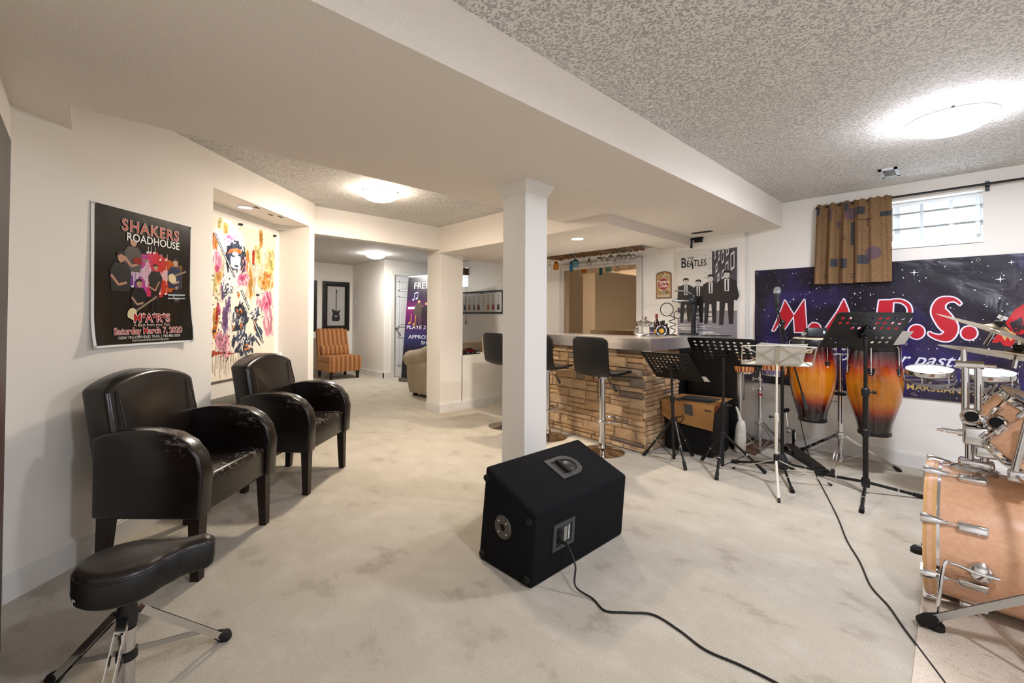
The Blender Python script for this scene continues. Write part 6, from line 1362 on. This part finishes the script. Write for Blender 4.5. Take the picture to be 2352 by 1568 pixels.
# ------------------------------------------------------------------ kick pedal
kp = at_z(1815, 1040); ke = at_z(1880, 1080)
an = math.atan2(ke.y-kp.y, ke.x-kp.x)
t = thing('kick_pedal', 'black bass drum pedal with beater standing behind the cream music stand', 'drum pedal', (kp.x, kp.y, 0), an)
Lp = (ke-kp).length+0.02
b = MB(); b.add([(-0.02, -0.03, 0.07), (Lp, -0.042, 0.02), (Lp, 0.042, 0.02), (-0.02, 0.03, 0.07), (-0.02, -0.03, 0.08), (Lp, -0.042, 0.03), (Lp, 0.042, 0.03), (-0.02, 0.03, 0.08)], [(0, 3, 2, 1), (4, 5, 6, 7), (0, 1, 5, 4), (1, 2, 6, 5), (2, 3, 7, 6), (3, 0, 4, 7)]); b.build('footboard', BLACKM, t, None)
MB().box(Lp-0.03, Lp+0.05, -0.045, 0.045, 0, 0.025).build('heel_plate', BLACKM, t, None); MB().box(-0.06, Lp, -0.035, 0.035, 0.0, 0.008).build('base_plate', BLACKM, t, None)
for r_ in (0.012, 0.022, 0.032): MB().torus(None, r_, 0.0016, 22, 5, T(0.06, 0, 0.0735) @ RY(R(11))).build('grip_ring', mat('grip_red', '#5a3a38', 0.6), t)
for y in (-0.045, 0.045): MB().box(-0.05, -0.03, y-0.008, y+0.008, 0, 0.20).build('post', BLACKM, t, None)
MB().tube([(-0.04, -0.06, 0.195), (-0.04, 0.06, 0.195)], 0.007, 10).build('axle', CHROME, t); MB().lathe([(0, -0.009), (0.030, -0.009), (0.030, 0.009), (0, 0.009)], 20, T(-0.04, 0, 0.195) @ RX(PI/2)).build('cam', CHROME, t)
MB().tube([(-0.04, 0, 0.195), (-0.075, 0, 0.35)], 0.004, 8).build('beater_rod', CHROME, t); bt = MB().lathe([(0, -0.035), (0.018, -0.033), (0.020, -0.012), (0.013, -0.003), (0.020, 0.012), (0.018, 0.03), (0, 0.032)], 14, T(-0.075, 0, 0.365) @ RY(R(70))); bt.build('beater', RUBBER, t)
MB().tube([(-0.02, 0.05, 0.18), (-0.015, 0.05, 0.10)], 0.007, 8).build('spring', CHROME, t)
# ------------------------------------------------------------------ amplifier, fridge, clutter
t = thing('bass_amplifier', 'black speaker cabinet on the floor under the flattened cardboard box', 'amplifier', (-1.767, 4.075, 0))
TOL = mat('amp_tolex', '#0f0f10', 0.6, bump=0.25, bs=500, bd=0.002)
MB().rbox(-0.217, 0.217, -0.175, 0.175, 0.012, 0.447, 0.012).build('cabinet', TOL, t); MB().box(-0.20, 0.20, -0.181, -0.172, 0.03, 0.43).build('grille', mat('amp_grille', '#0a0a0b', 0.9, bump=0.5, bs=600), t, None)
for x in (-0.19, 0.19):
    for y in (-0.15, 0.15): MB().lathe([(0.018, 0), (0.02, 0.014)], 10, T(x, y, 0)).build('rubber_foot', RUBBER, t)
CARD = mat('cardboard', '#a87a46', 0.85, var=0.12, vs=12, bump=0.05); CARDI = mat('cardboard_edge', '#8a4a2c', 0.85)
t = thing('cardboard_box', 'flattened brown cardboard box with grey tape draped over the speaker cabinet', 'cardboard', (-1.767, 4.075, 0.447))
def slab(pts, th, nm, m):
    a = [Vector(p) for p in pts]; n = (a[1]-a[0]).cross(a[2]-a[0]).normalized()*th
    return MB().add(a+[p+n for p in a], [(3, 2, 1, 0), (4, 5, 6, 7), (0, 1, 5, 4), (1, 2, 6, 5), (2, 3, 7, 6), (3, 0, 4, 7)]).build(nm, m, t, None)
slab([(-0.235, -0.19, 0.003), (0.235, -0.19, 0.004), (0.245, 0.19, 0.022), (-0.232, 0.19, 0.006)], 0.005, 'top_flap', CARD)
ff = slab([(-0.15, -0.20, -0.18), (0.225, -0.212, -0.205), (0.235, -0.192, 0.006), (-0.26, -0.192, 0.005)], 0.005, 'front_flap', CARD)
slab([(-0.240, -0.21, -0.13), (-0.15, -0.215, -0.175), (-0.245, -0.192, 0.005), (-0.238, -0.18, 0.005)], 0.005, 'side_flap', CARD)
slab([(0.232, -0.19, -0.05), (0.24, -0.10, -0.004), (0.243, -0.10, 0.012), (0.236, -0.19, 0.008)], 0.004, 'torn_edge', CARDI)
TAPE = mat('grey_tape', '#4a4a4a', 0.35)
D = MB(); D.add([(-0.02, -0.2035, -0.16), (0.055, -0.2055, -0.17), (0.045, -0.1995, -0.01), (-0.03, -0.199, -0.01)], [(0, 1, 2, 3)]); D.build('front_tape', TAPE, t, None)
slab([(-0.15, -0.14, 0.0105), (0.17, -0.14, 0.012), (0.18, 0.13, 0.023), (-0.14, 0.13, 0.015)], 0.001, 'top_tape', TAPE)
mb = MB(); mb.lathe([(0.045, 0.0), (0.05, 0.001), (0.055, 0.0)], 22, T(-0.085, -0.2045, -0.135) @ RX(R(84)), cap=False); mb.add([(-0.12, -0.2055, -0.15), (-0.05, -0.2055, -0.13), (-0.05, -0.205, -0.12), (-0.12, -0.205, -0.14)], [(0, 1, 2, 3)]); mb.build('printed_mark', ink('#3a2a1c'), t, None)
mb = MB(); mb.add([(0.15, -0.2025, -0.045), (0.21, -0.2035, -0.048), (0.21, -0.203, -0.035), (0.15, -0.202, -0.032)], [(0, 1, 2, 3)]); mb.build('printed_line', ink('#3a2a1c'), t, None)
t = thing('bar_fridge', 'compact black fridge with a stainless steel door beside the bar', 'fridge', (-1.74, 4.60, 0))
MB().rbox(-0.25, 0.215, -0.235, 0.235, 0.02, 0.84, 0.006).build('body', BLACKM, t); MB().rbox(0.217, 0.255, -0.237, 0.237, 0.04, 0.838, 0.008).build('door', m_brushed(), t)
MB().box(0.255, 0.275, -0.22, -0.20, 0.45, 0.75).build('door_handle', STEEL, t, None)
for x in (-0.2, 0.2):
    for y in (-0.2, 0.2): MB().lathe([(0.02, 0), (0.02, 0.025)], 10, T(x, y, 0)).build('foot', RUBBER, t)
pb = [at_z(1701, 1035), at_z(1735, 1046), at_z(1780, 1016), at_z(1752, 1006)]
tag(MB().prism([(p.x, p.y) for p in pb], 0, 0.012).build('wooden_board', mat('floor_board', '#5a3b26', 0.4, var=0.3, vs=15, stretch=(1, 5, 1)), None, None), 'small brown wooden board lying on the carpet by the fridge', 'board')
t = thing('canvas_bag', 'off-white cloth bag slumped between the amplifier and the fridge', 'bag', (-1.475, 4.285, 0))
CAN = mat('canvas', '#cfc8ba', 0.9, var=0.1, vs=20, bump=0.2, bs=90)
b = MB().lathe([(0.048, 0.0), (0.060, 0.015), (0.058, 0.12), (0.052, 0.22), (0.040, 0.27), (0.016, 0.285)], 20)
for v in b.v: a = math.atan2(v.y, v.x); k = 1+0.10*math.sin(3*a+v.z*14)+0.05*math.sin(7*a); v.x *= k*0.75; v.y *= k*0.95; v.x += 0.02*(v.z/0.28)
b.build('sack', CAN, t, 70); MB().tube(smooth_path([(0.01, 0, 0.27), (-0.005, 0.0, 0.34), (-0.03, 0.01, 0.40)], 5), [0.012, 0.02, 0.018, 0.016, 0.014, 0.012, 0.012, 0.011, 0.01, 0.008, 0.004], 8).build('tie_end', CAN, t)
a, c = at_z(1681, 1054, 0.007), at_z(1712, 1063, 0.007)
tag(MB().tube([a, a.lerp(c, 0.06), a.lerp(c, 0.85), c], [0.003, 0.007, 0.0065, 0.003], 8).build('drumstick', mat('hickory', '#c1965c', 0.5)), 'wooden drumstick lying on the carpet behind the music stand foot', 'drumstick')

# ------------------------------------------------------------------ drum kit
rp = [at_z(2120, 1230), at_z(2123, 1340), at_z(2105, 1568)]
tag(MB().prism([(-0.13, 1.25), (1.7, 1.25), (1.7, 3.30), (-0.185, 3.30), (-0.165, 2.77)], 0, 0.006).build('drum_rug', RUG, None, None), 'beige ridged carpet remnant under the drum kit', 'rug')
def m_maple():
    t = NT('maple_shell'); t.set(Roughness=0.26); t.b.inputs['Coat Weight'].default_value = 0.5; v = t.coord('Object'); n = t.noise(v, 45, 5, 0.7)
    t.l(t.ramp(n, [(0.3, rgb('#d59f79')), (0.6, rgb('#e0af8b')), (0.8, rgb('#e5b995'))]), t.b.inputs['Base Color']); return t.m
MAP = m_maple(); HOOPW = mat('hoop_maple', '#d2a368', 0.3, coat=0.4); DCX, DCY, DCZ, DR = -0.148, 2.73, 0.289, 0.268
t = thing('bass_drum', 'large natural maple bass drum lying on its side on the rug', 'bass drum', (DCX, DCY, 0))
AXM = T(0, 0, DCZ) @ RY(PI/2)      # lathe z -> +x
def dl(prof, n=64, cap=False): return MB().lathe(prof, n, AXM, cap)
dl([(DR, 0.045), (DR, 0.455)]).build('shell', MAP, t, 60)
for x0, nm in ((0.0, 'front_hoop'), (0.46, 'rear_hoop')):
    h = dl([(DR+0.002, x0), (DR+0.014, x0), (DR+0.014, x0+0.04), (DR+0.002, x0+0.04), (DR+0.002, x0)]).build(nm, HOOPW, t, 40)
    dl([(DR+0.0155, x0+0.012), (DR+0.0155, x0+0.028)]).build('hoop_inlay', MAP, h, 60)
for x0 in (0.040, 0.45): dl([(DR+0.001, x0), (DR+0.008, x0), (DR+0.008, x0+0.010), (DR+0.001, x0+0.010)]).build('head_rim', CHROME, t, 40)
for x0 in (0.012, 0.49): dl([(0, x0), (DR+0.004, x0)]).build('drum_head', mat('drum_head_white', '#d9d6cf', 0.5), t, 60)
for k in range(8):
    a = R(22.5+45*k); M = T(0, 0, DCZ) @ RX(-a+PI) if False else T(0, 0, DCZ) @ RX(a)
    # in M: +z is radial
    b = MB(); b.tube([(-0.004, 0, DR+0.018), (0.012, 0, DR+0.020), (0.075, 0, DR+0.017)], [0.021, 0.021, 0.006], 10)
    for v in b.v: v.y *= 1.0
    q = MB().add(b.v, b.f, M); q.add([(-0.006, -0.02, DR-0.008), (-0.006, 0.02, DR-0.008), (-0.006, 0.02, DR+0.03), (-0.006, -0.02, DR+0.03), (0.002, -0.02, DR-0.008), (0.002, 0.02, DR-0.008), (0.002, 0.02, DR+0.03), (0.002, -0.02, DR+0.03)], [(0, 3, 2, 1), (4, 5, 6, 7), (0, 1, 5, 4), (1, 2, 6, 5), (2, 3, 7, 6), (3, 0, 4, 7)], M); q.build('claw', CHROME, t, 40)
    MB().add(*(lambda z: (z.v, z.f))(MB().tube([(0.07, 0, DR+0.017), (0.105, 0, DR+0.017)], 0.0035, 6)), M).build('tension_rod', CHROME, t)
    q = MB().rbox(0.10, 0.185, -0.017, 0.017, DR-0.002, DR+0.024, 0.007, M); q.build('lug', CHROME, t, 40)
# spurs
sp_f = at_z(2150, 1448); sf = Vector((sp_f.x-DCX, sp_f.y-DCY, 0.026)); brk = at_Y(2253, 1312, DCY-0.262); bk_ = Vector((brk.x-DCX, -0.268, brk.z))
s = MB().tube(smooth_path([bk_+Vector((0.05, -0.02, 0.0)), bk_+Vector((-0.01, -0.022, 0.0)), bk_+Vector((-0.075, -0.026, 0.012)), bk_+Vector((-0.10, -0.04, -0.005)), sf], 5), 0.0065, 10).build('spur_leg', CHROME, t)
MB().lathe([(0.034, 0.0), (0.036, 0.008), (0.030, 0.018), (0.016, 0.024), (0, 0.026)], 20, T(*bk_) @ RX(PI/2) @ RX(R(-14))).build('spur_bracket', CHROME, t); MB().lathe([(0.014, -0.02), (0.026, -0.018), (0.026, 0.0), (0.016, 0.012), (0.012, 0.03)], 14, T(sf.x, sf.y, 0.026)).build('spur_foot', RUBBER, t)
f2 = at_z(2106, 1268); f2 = Vector((f2.x-DCX, f2.y-DCY, 0.02)); MB().tube([(0.10, 0.25, 0.20), (0.02, 0.30, 0.14), (f2.x+0.02, f2.y, 0.05), f2], [0.0065, 0.0065, 0.0065, 0.006], 10).build('spur_leg', CHROME, t); MB().lathe([(0.014, -0.02), (0.026, -0.018), (0.026, 0.0), (0.014, 0.014)], 14, T(f2.x, f2.y, 0.02)).build('spur_foot', RUBBER, t)
MB().tube([(0.16, -0.05, 0.03), (0.20, -0.05, 0.03)], 0.02, 10).build('drum_key_holder', CHROME, t)
# tom holder on the bass drum
hx, hy = 0.0, DCY
t = thing('tom_holder', 'chrome twin-post tom holder clamped on top of the bass drum', 'drum hardware', (hx, hy, DCZ+DR-0.004))
MB().lathe([(0.075, 0.0), (0.078, 0.012), (0.07, 0.02), (0.045, 0.03), (0.045, 0.04)], 28, Matrix.Diagonal((1, 0.7, 1, 1))).build('mount_plate', CHROME, t)
MB().rbox(-0.05, 0.06, -0.03, 0.03, 0.025, 0.055, 0.01).build('mount_block', CHROME, t)
for x in (-0.014, 0.030): MB().tube([(x, 0, 0.03), (x, 0, 0.215)], 0.0145, 16).build('lower_tube', CHROME, t)
for x, nm in ((-0.026, 'upper_tube'), (0.012, 'upper_tube')): MB().tube([(x, -0.01, 0.25), (x, -0.01, 0.45)], 0.0125, 16).build(nm, CHROME, t)
MB().tube([(-0.055, -0.01, 0.455), (0.03, -0.01, 0.455)], 0.017, 14).build('top_clamp', CHROME, t); MB().tube([(0.03, -0.01, 0.455), (0.065, -0.01, 0.455)], 0.006, 8).build('top_screw', CHROME, t); MB().tube([(-0.03, -0.01, 0.46), (-0.03, -0.01, 0.52)], 0.010, 12).build('cymbal_post', CHROME, t)
for x, y, z in ((-0.008, -0.03, 0.235), (0.062, -0.035, 0.222)):
    b = MB().lathe([(0.030, -0.022), (0.036, -0.012), (0.036, 0.016), (0.028, 0.024), (0.022, 0.020), (0.022, -0.018)], 22, T(x, y, z) @ RX(R(70)), cap=False); b.build('clamp_ring', CHROME, t); MB().lathe([(0, 0.0), (0.023, 0.0)], 20, T(x, y-0.012, z+0.004) @ RX(R(70)), cap=False).build('tube_bore', mat('hole_black', '#040404', 0.9), t)
b = MB(); b.tube([(-0.05, -0.02, 0.165), (0.09, -0.03, 0.175)], 0.016, 12); b.tube([(-0.05, -0.02, 0.165), (-0.085, -0.02, 0.166), (-0.115, -0.02, 0.168)], [0.008, 0.010, 0.008], 10); b.rbox(-0.035, 0.05, -0.05, 0.01, 0.12, 0.20, 0.012); b.build('ratchet', CHROME, t, 40)
b = MB(); b.rbox(0.0, 0.07, -0.05, -0.01, 0.075, 0.125, 0.01); b.tube([(0.03, -0.03, 0.10), (0.10, -0.04, 0.14)], 0.012, 10); b.build('l_arm', CHROME, t, 40)
# toms
def tom(label, base, axis, r_, h, lug0):
    z = Vector(axis).normalized(); x = Vector((0, -1, 0)); x = (x-z*x.dot(z)).normalized(); y = z.cross(x)
    M = Matrix(((x.x, y.x, z.x, base[0]), (x.y, y.y, z.y, base[1]), (x.z, y.z, z.z, base[2]), (0, 0, 0, 1)))
    t = thing('rack_tom', label, 'tom drum', (0, 0, 0), 0, 'maple rack toms'); t.matrix_world = M
    def put(mb, nm, m, sm=40): return mb.build(nm, m, t, sm)
    put(MB().lathe([(r_, 0.01), (r_, h-0.01)], 48, cap=False), 'shell', MAP, 60)
    for z0, z1, nm in ((-0.012, 0.016, 'bottom_hoop'), (h-0.016, h+0.014, 'top_hoop')):
        put(MB().lathe([(r_+0.003, z0), (r_+0.010, z0), (r_+0.008, (z0+z1)/2), (r_+0.012, z1), (r_+0.003, z1), (r_+0.003, z0)], 48, cap=False), nm, CHROME)
    put(MB().lathe([(0, h+0.002), (r_+0.004, h+0.002)], 40, cap=False), 'batter_head', mat('coated_head', '#c9ac86', 0.5)); put(MB().lathe([(0, 0.0), (r_+0.004, 0.0)], 40, cap=False), 'resonant_head', mat('drum_head_white', '#d9d6cf', 0.5))
    for k in range(6):
        a = lug0+k*PI/3; ca, sa = math.cos(a), math.sin(a)
        for zc in (0.07, h-0.07): put(MB().rbox(-0.012, 0.012, -0.01, 0.012, -0.022, 0.022, 0.005, T(ca*(r_+0.004), sa*(r_+0.004), zc) @ RZ(a-PI/2)), 'lug', CHROME)
        for za, zb_ in ((-0.012, 0.06), (h+0.014, h-0.06)): put(MB().tube([(ca*(r_+0.014), sa*(r_+0.014), za), (ca*(r_+0.014), sa*(r_+0.014), zb_)], 0.0032, 6), 'tension_rod', CHROME)
    put(MB().lathe([(0, 0.006), (0.016, 0.004), (0.02, 0.0)], 20, T(0, 0, 0) @ T(r_*math.cos(lug0+0.52), r_*math.sin(lug0+0.52), h*0.58) @ RZ(lug0+0.52-PI/2) @ RX(-PI/2) @ Matrix.Diagonal((1, 1.3, 1, 1))), 'badge', mat('badge_dark', '#3a3d40', 0.25, 0.6))
    return t, M
ax = (0.62, -0.06, 0.78)
t1 = at_Y(2322, 1074, 2.60); tom('maple rack tom with an oval badge nearest the bass drum top', (t1.x+0.035, 2.64, t1.z+0.005), ax, 0.130, 0.235, R(-15))
t2_ = at_Y(2376, 922, 2.95)-Vector((0.50, -0.12, 0.85)).normalized()*0.215; tomB, tM = tom('maple rack tom with a blue tape mark behind the other tom', tuple(t2_), (0.50, -0.12, 0.85), 0.112, 0.20, R(20))
MB().box(-0.02, 0.035, -0.012, 0.012, 0.2175, 0.219, RZ(R(40)) @ T(0.02, -0.08, 0)).build('tape_mark', mat('blue_tape', '#4a6f9c', 0.6), tomB, None)
# cymbals
def cymbal(label, c, nrm, r_, post):
    z = Vector(nrm).normalized(); x = Vector((1, 0, 0)); x = (x-z*x.dot(z)).normalized(); y = z.cross(x)
    M = Matrix(((x.x, y.x, z.x, c[0]), (x.y, y.y, z.y, c[1]), (x.z, y.z, z.z, c[2]), (0, 0, 0, 1)))
    t = thing('cymbal', label, 'cymbal', (0, 0, 0), 0, 'cymbals over the toms'); t.matrix_world = M
    BR = mat('bronze_cymbal', '#b8a98c', 0.27, 1.0, bump=0.15, bs=6, bd=0.002)
    MB().lathe([(0.006, 0.030), (0.02, 0.029), (0.035, 0.018), (0.045, 0.013), (r_*0.6, 0.006), (r_, -0.003), (r_, -0.004), (r_*0.6, 0.005), (0.045, 0.012), (0.035, 0.017), (0.006, 0.029)], 56, cap=False).build('plate', BR, t, 60)
    MB().lathe([(0.016, 0.030), (0.018, 0.045), (0.012, 0.05)], 14).build('felt', RUBBER, t); b = MB(); b.cyl((0, 0, 0.045), (0, 0, 0.075), 0.006); b.bar((-0.016, 0, 0.066), (0.016, 0, 0.066), 0.016, 0.006, (0, 0, 1)); b.build('wing_nut', CHROME, t, 40)
    if post: MB().tube([(0, 0, 0.02), (0, 0, -post)], 0.008, 10).build('tilter_rod', CHROME, t)
    return t
cc = at_Y(2283, 760, 2.95); cymbal('thin crash cymbal tilted steeply above the drum kit', (cc.x, cc.y, cc.z), (0.40, -0.012, 0.92), 0.205, 0.07)
cymbal('wide cymbal lying almost flat below the tilted crash', (0.125, 2.84, 1.045), (0.17, 0.095, 0.98), 0.245, 0.05)
# roto toms
t = thing('roto_toms', 'pair of shallow roto-tom drums with white heads on a steel rail', 'roto-toms', (0.0, 4.02, 0))
for x, r_, zz in ((-0.205, 0.122, 0.868), (0.065, 0.118, 0.872)):
    M = T(x, 0, zz) @ RX(R(11))
    h = MB().lathe([(0, 0.0), (r_*0.97, 0.0)], 40, M, cap=False).build('drum_head', mat('rototom_head', '#d5d8d4', 0.45), t); MB().lathe([(r_*0.955, 0.002), (r_*0.97, 0.008), (r_*1.0, 0.006), (r_*1.02, -0.012), (r_*0.99, -0.022), (r_*0.955, -0.01), (r_*0.955, 0.002)], 40, M, cap=False).build('rim', CHROME, t)
    ALU = mat('aluminium', '#8f9294', 0.35, 0.9)
    b = MB().lathe([(r_*1.03, -0.075), (r_*1.08, -0.075), (r_*1.08, -0.060), (r_*1.03, -0.060), (r_*1.03, -0.075)], 40, M, cap=False)
    for k in range(3): a = k*PI/3+0.3; b.add(*(lambda q: (q.v, q.f))(MB().bar((r_*1.04*math.cos(a), r_*1.04*math.sin(a), -0.068), (-r_*1.04*math.cos(a), -r_*1.04*math.sin(a), -0.068), 0.014, 0.008)), M)
    b.build('cast_ring', ALU, t, 40)
    for k in range(6):
        a = k*PI/3+0.3; MB().add(*(lambda q: (q.v, q.f))(MB().tube([(r_*1.05*math.cos(a), r_*1.05*math.sin(a), 0.006), (r_*1.05*math.cos(a), r_*1.05*math.sin(a), -0.08)], 0.0035, 6)), M).build('tension_rod', CHROME, t)
    MB().tube([M @ Vector((0, 0, -0.02)), M @ Vector((0, 0, -0.115))], 0.012, 10).build('spindle', ALU, t)
    mb = MB()
    for k in range(10): mb.add([(0.055+random.uniform(-0.02, 0.02), -0.05+random.uniform(-0.008, 0.008), 0.001) for _ in range(3)], [(0, 1, 2)], M)
    mb.build('head_logo', ink('#3a3a3c'), t, None)
MB().box(-0.20, 0.42, -0.012, 0.012, 0.745, 0.760).build('rail', ALU, t, None)
MB().tube([(0.42, 0, 0.02), (0.42, 0, 0.76)], 0.012, 12).build('stand_post', CHROME, t)
for k in range(3): a = k*2*PI/3; MB().tube([(0.42, 0, 0.25), (0.42+0.22*math.cos(a), 0.22*math.sin(a), 0.01)], 0.008, 8).build('leg', CHROME, t)
# cymbal stand leg in the foreground
sx_, sy_ = 0.165, 2.27
t = thing('cymbal_stand', 'chrome flat-legged cymbal stand at the front of the drum rug', 'cymbal stand', (sx_, sy_, 0.006))
hubz = at_Y(2345, 1362, sy_).z
f = at_z(2122, 1425, 0.03); fl = [Vector((f.x-sx_, f.y-sy_, 0.025)), Vector((0.26, 0.20, 0.02)), Vector((0.14, -0.30, 0.02))]
MB().tube([(0, 0, 0.01), (0, 0, 0.55)], 0.014, 14).build('lower_tube', CHROME, t); MB().tube([(0, 0, 0.5), (0, 0, 0.98)], 0.010, 14).build('upper_tube', CHROME, t); MB().lathe([(0.018, hubz-0.03), (0.024, hubz-0.02), (0.024, hubz+0.02), (0.018, hubz+0.03)], 14).build('collar', CHROME, t); MB().lathe([(0.018, 0.02), (0.021, 0.025), (0.021, 0.05), (0.016, 0.055)], 14).build('lower_collar', CHROME, t)
for f in fl:
    h = Vector((f.x, f.y, 0)).normalized(); sd = Vector((-h.y, h.x, 0)); tp = h*0.02+Vector((0, 0, hubz)); b = MB()
    for s_ in (-1, 1): b.bar(tp+sd*0.011*s_, f+sd*0.011*s_, 0.003, 0.024, sd)
    b.build('leg', STEEL, t, None); p = tp+(f-tp)*0.52; b = MB()
    b.bar(p, h*0.018+Vector((0, 0, 0.04)), 0.014, 0.003, sd); b.build('brace', STEEL, t, None); d = (f-tp).normalized()
    MB().tube([f-d*0.06, f-d*0.02, f+d*0.015], [0.016, 0.024, 0.020], 12).build('rubber_foot', RUBBER, t)
    for q in (0.1, 0.52): MB().ball(tp+(f-tp)*q-sd*0.014, 0.006, 8, 5).build('rivet', SCREW, t)
b = MB(); b.tube([at_Y(2330, 1085, 2.48)-Vector((sx_, sy_, 0.006)), at_Y(2362, 960, 2.48)-Vector((sx_, sy_, 0.006))], 0.011, 12); b.build('angled_arm', CHROME, t); q = at_Y(2332, 1092, 2.48)-Vector((sx_, sy_, 0.006)); MB().rbox(q.x-0.02, q.x+0.05, q.y-0.02, q.y+0.02, q.z-0.02, q.z+0.02, 0.008).build('arm_clamp', CHROME, t); MB().tube([q, Vector((0.0, 0.0, q.z))], 0.008, 8).build('arm_link', CHROME, t)
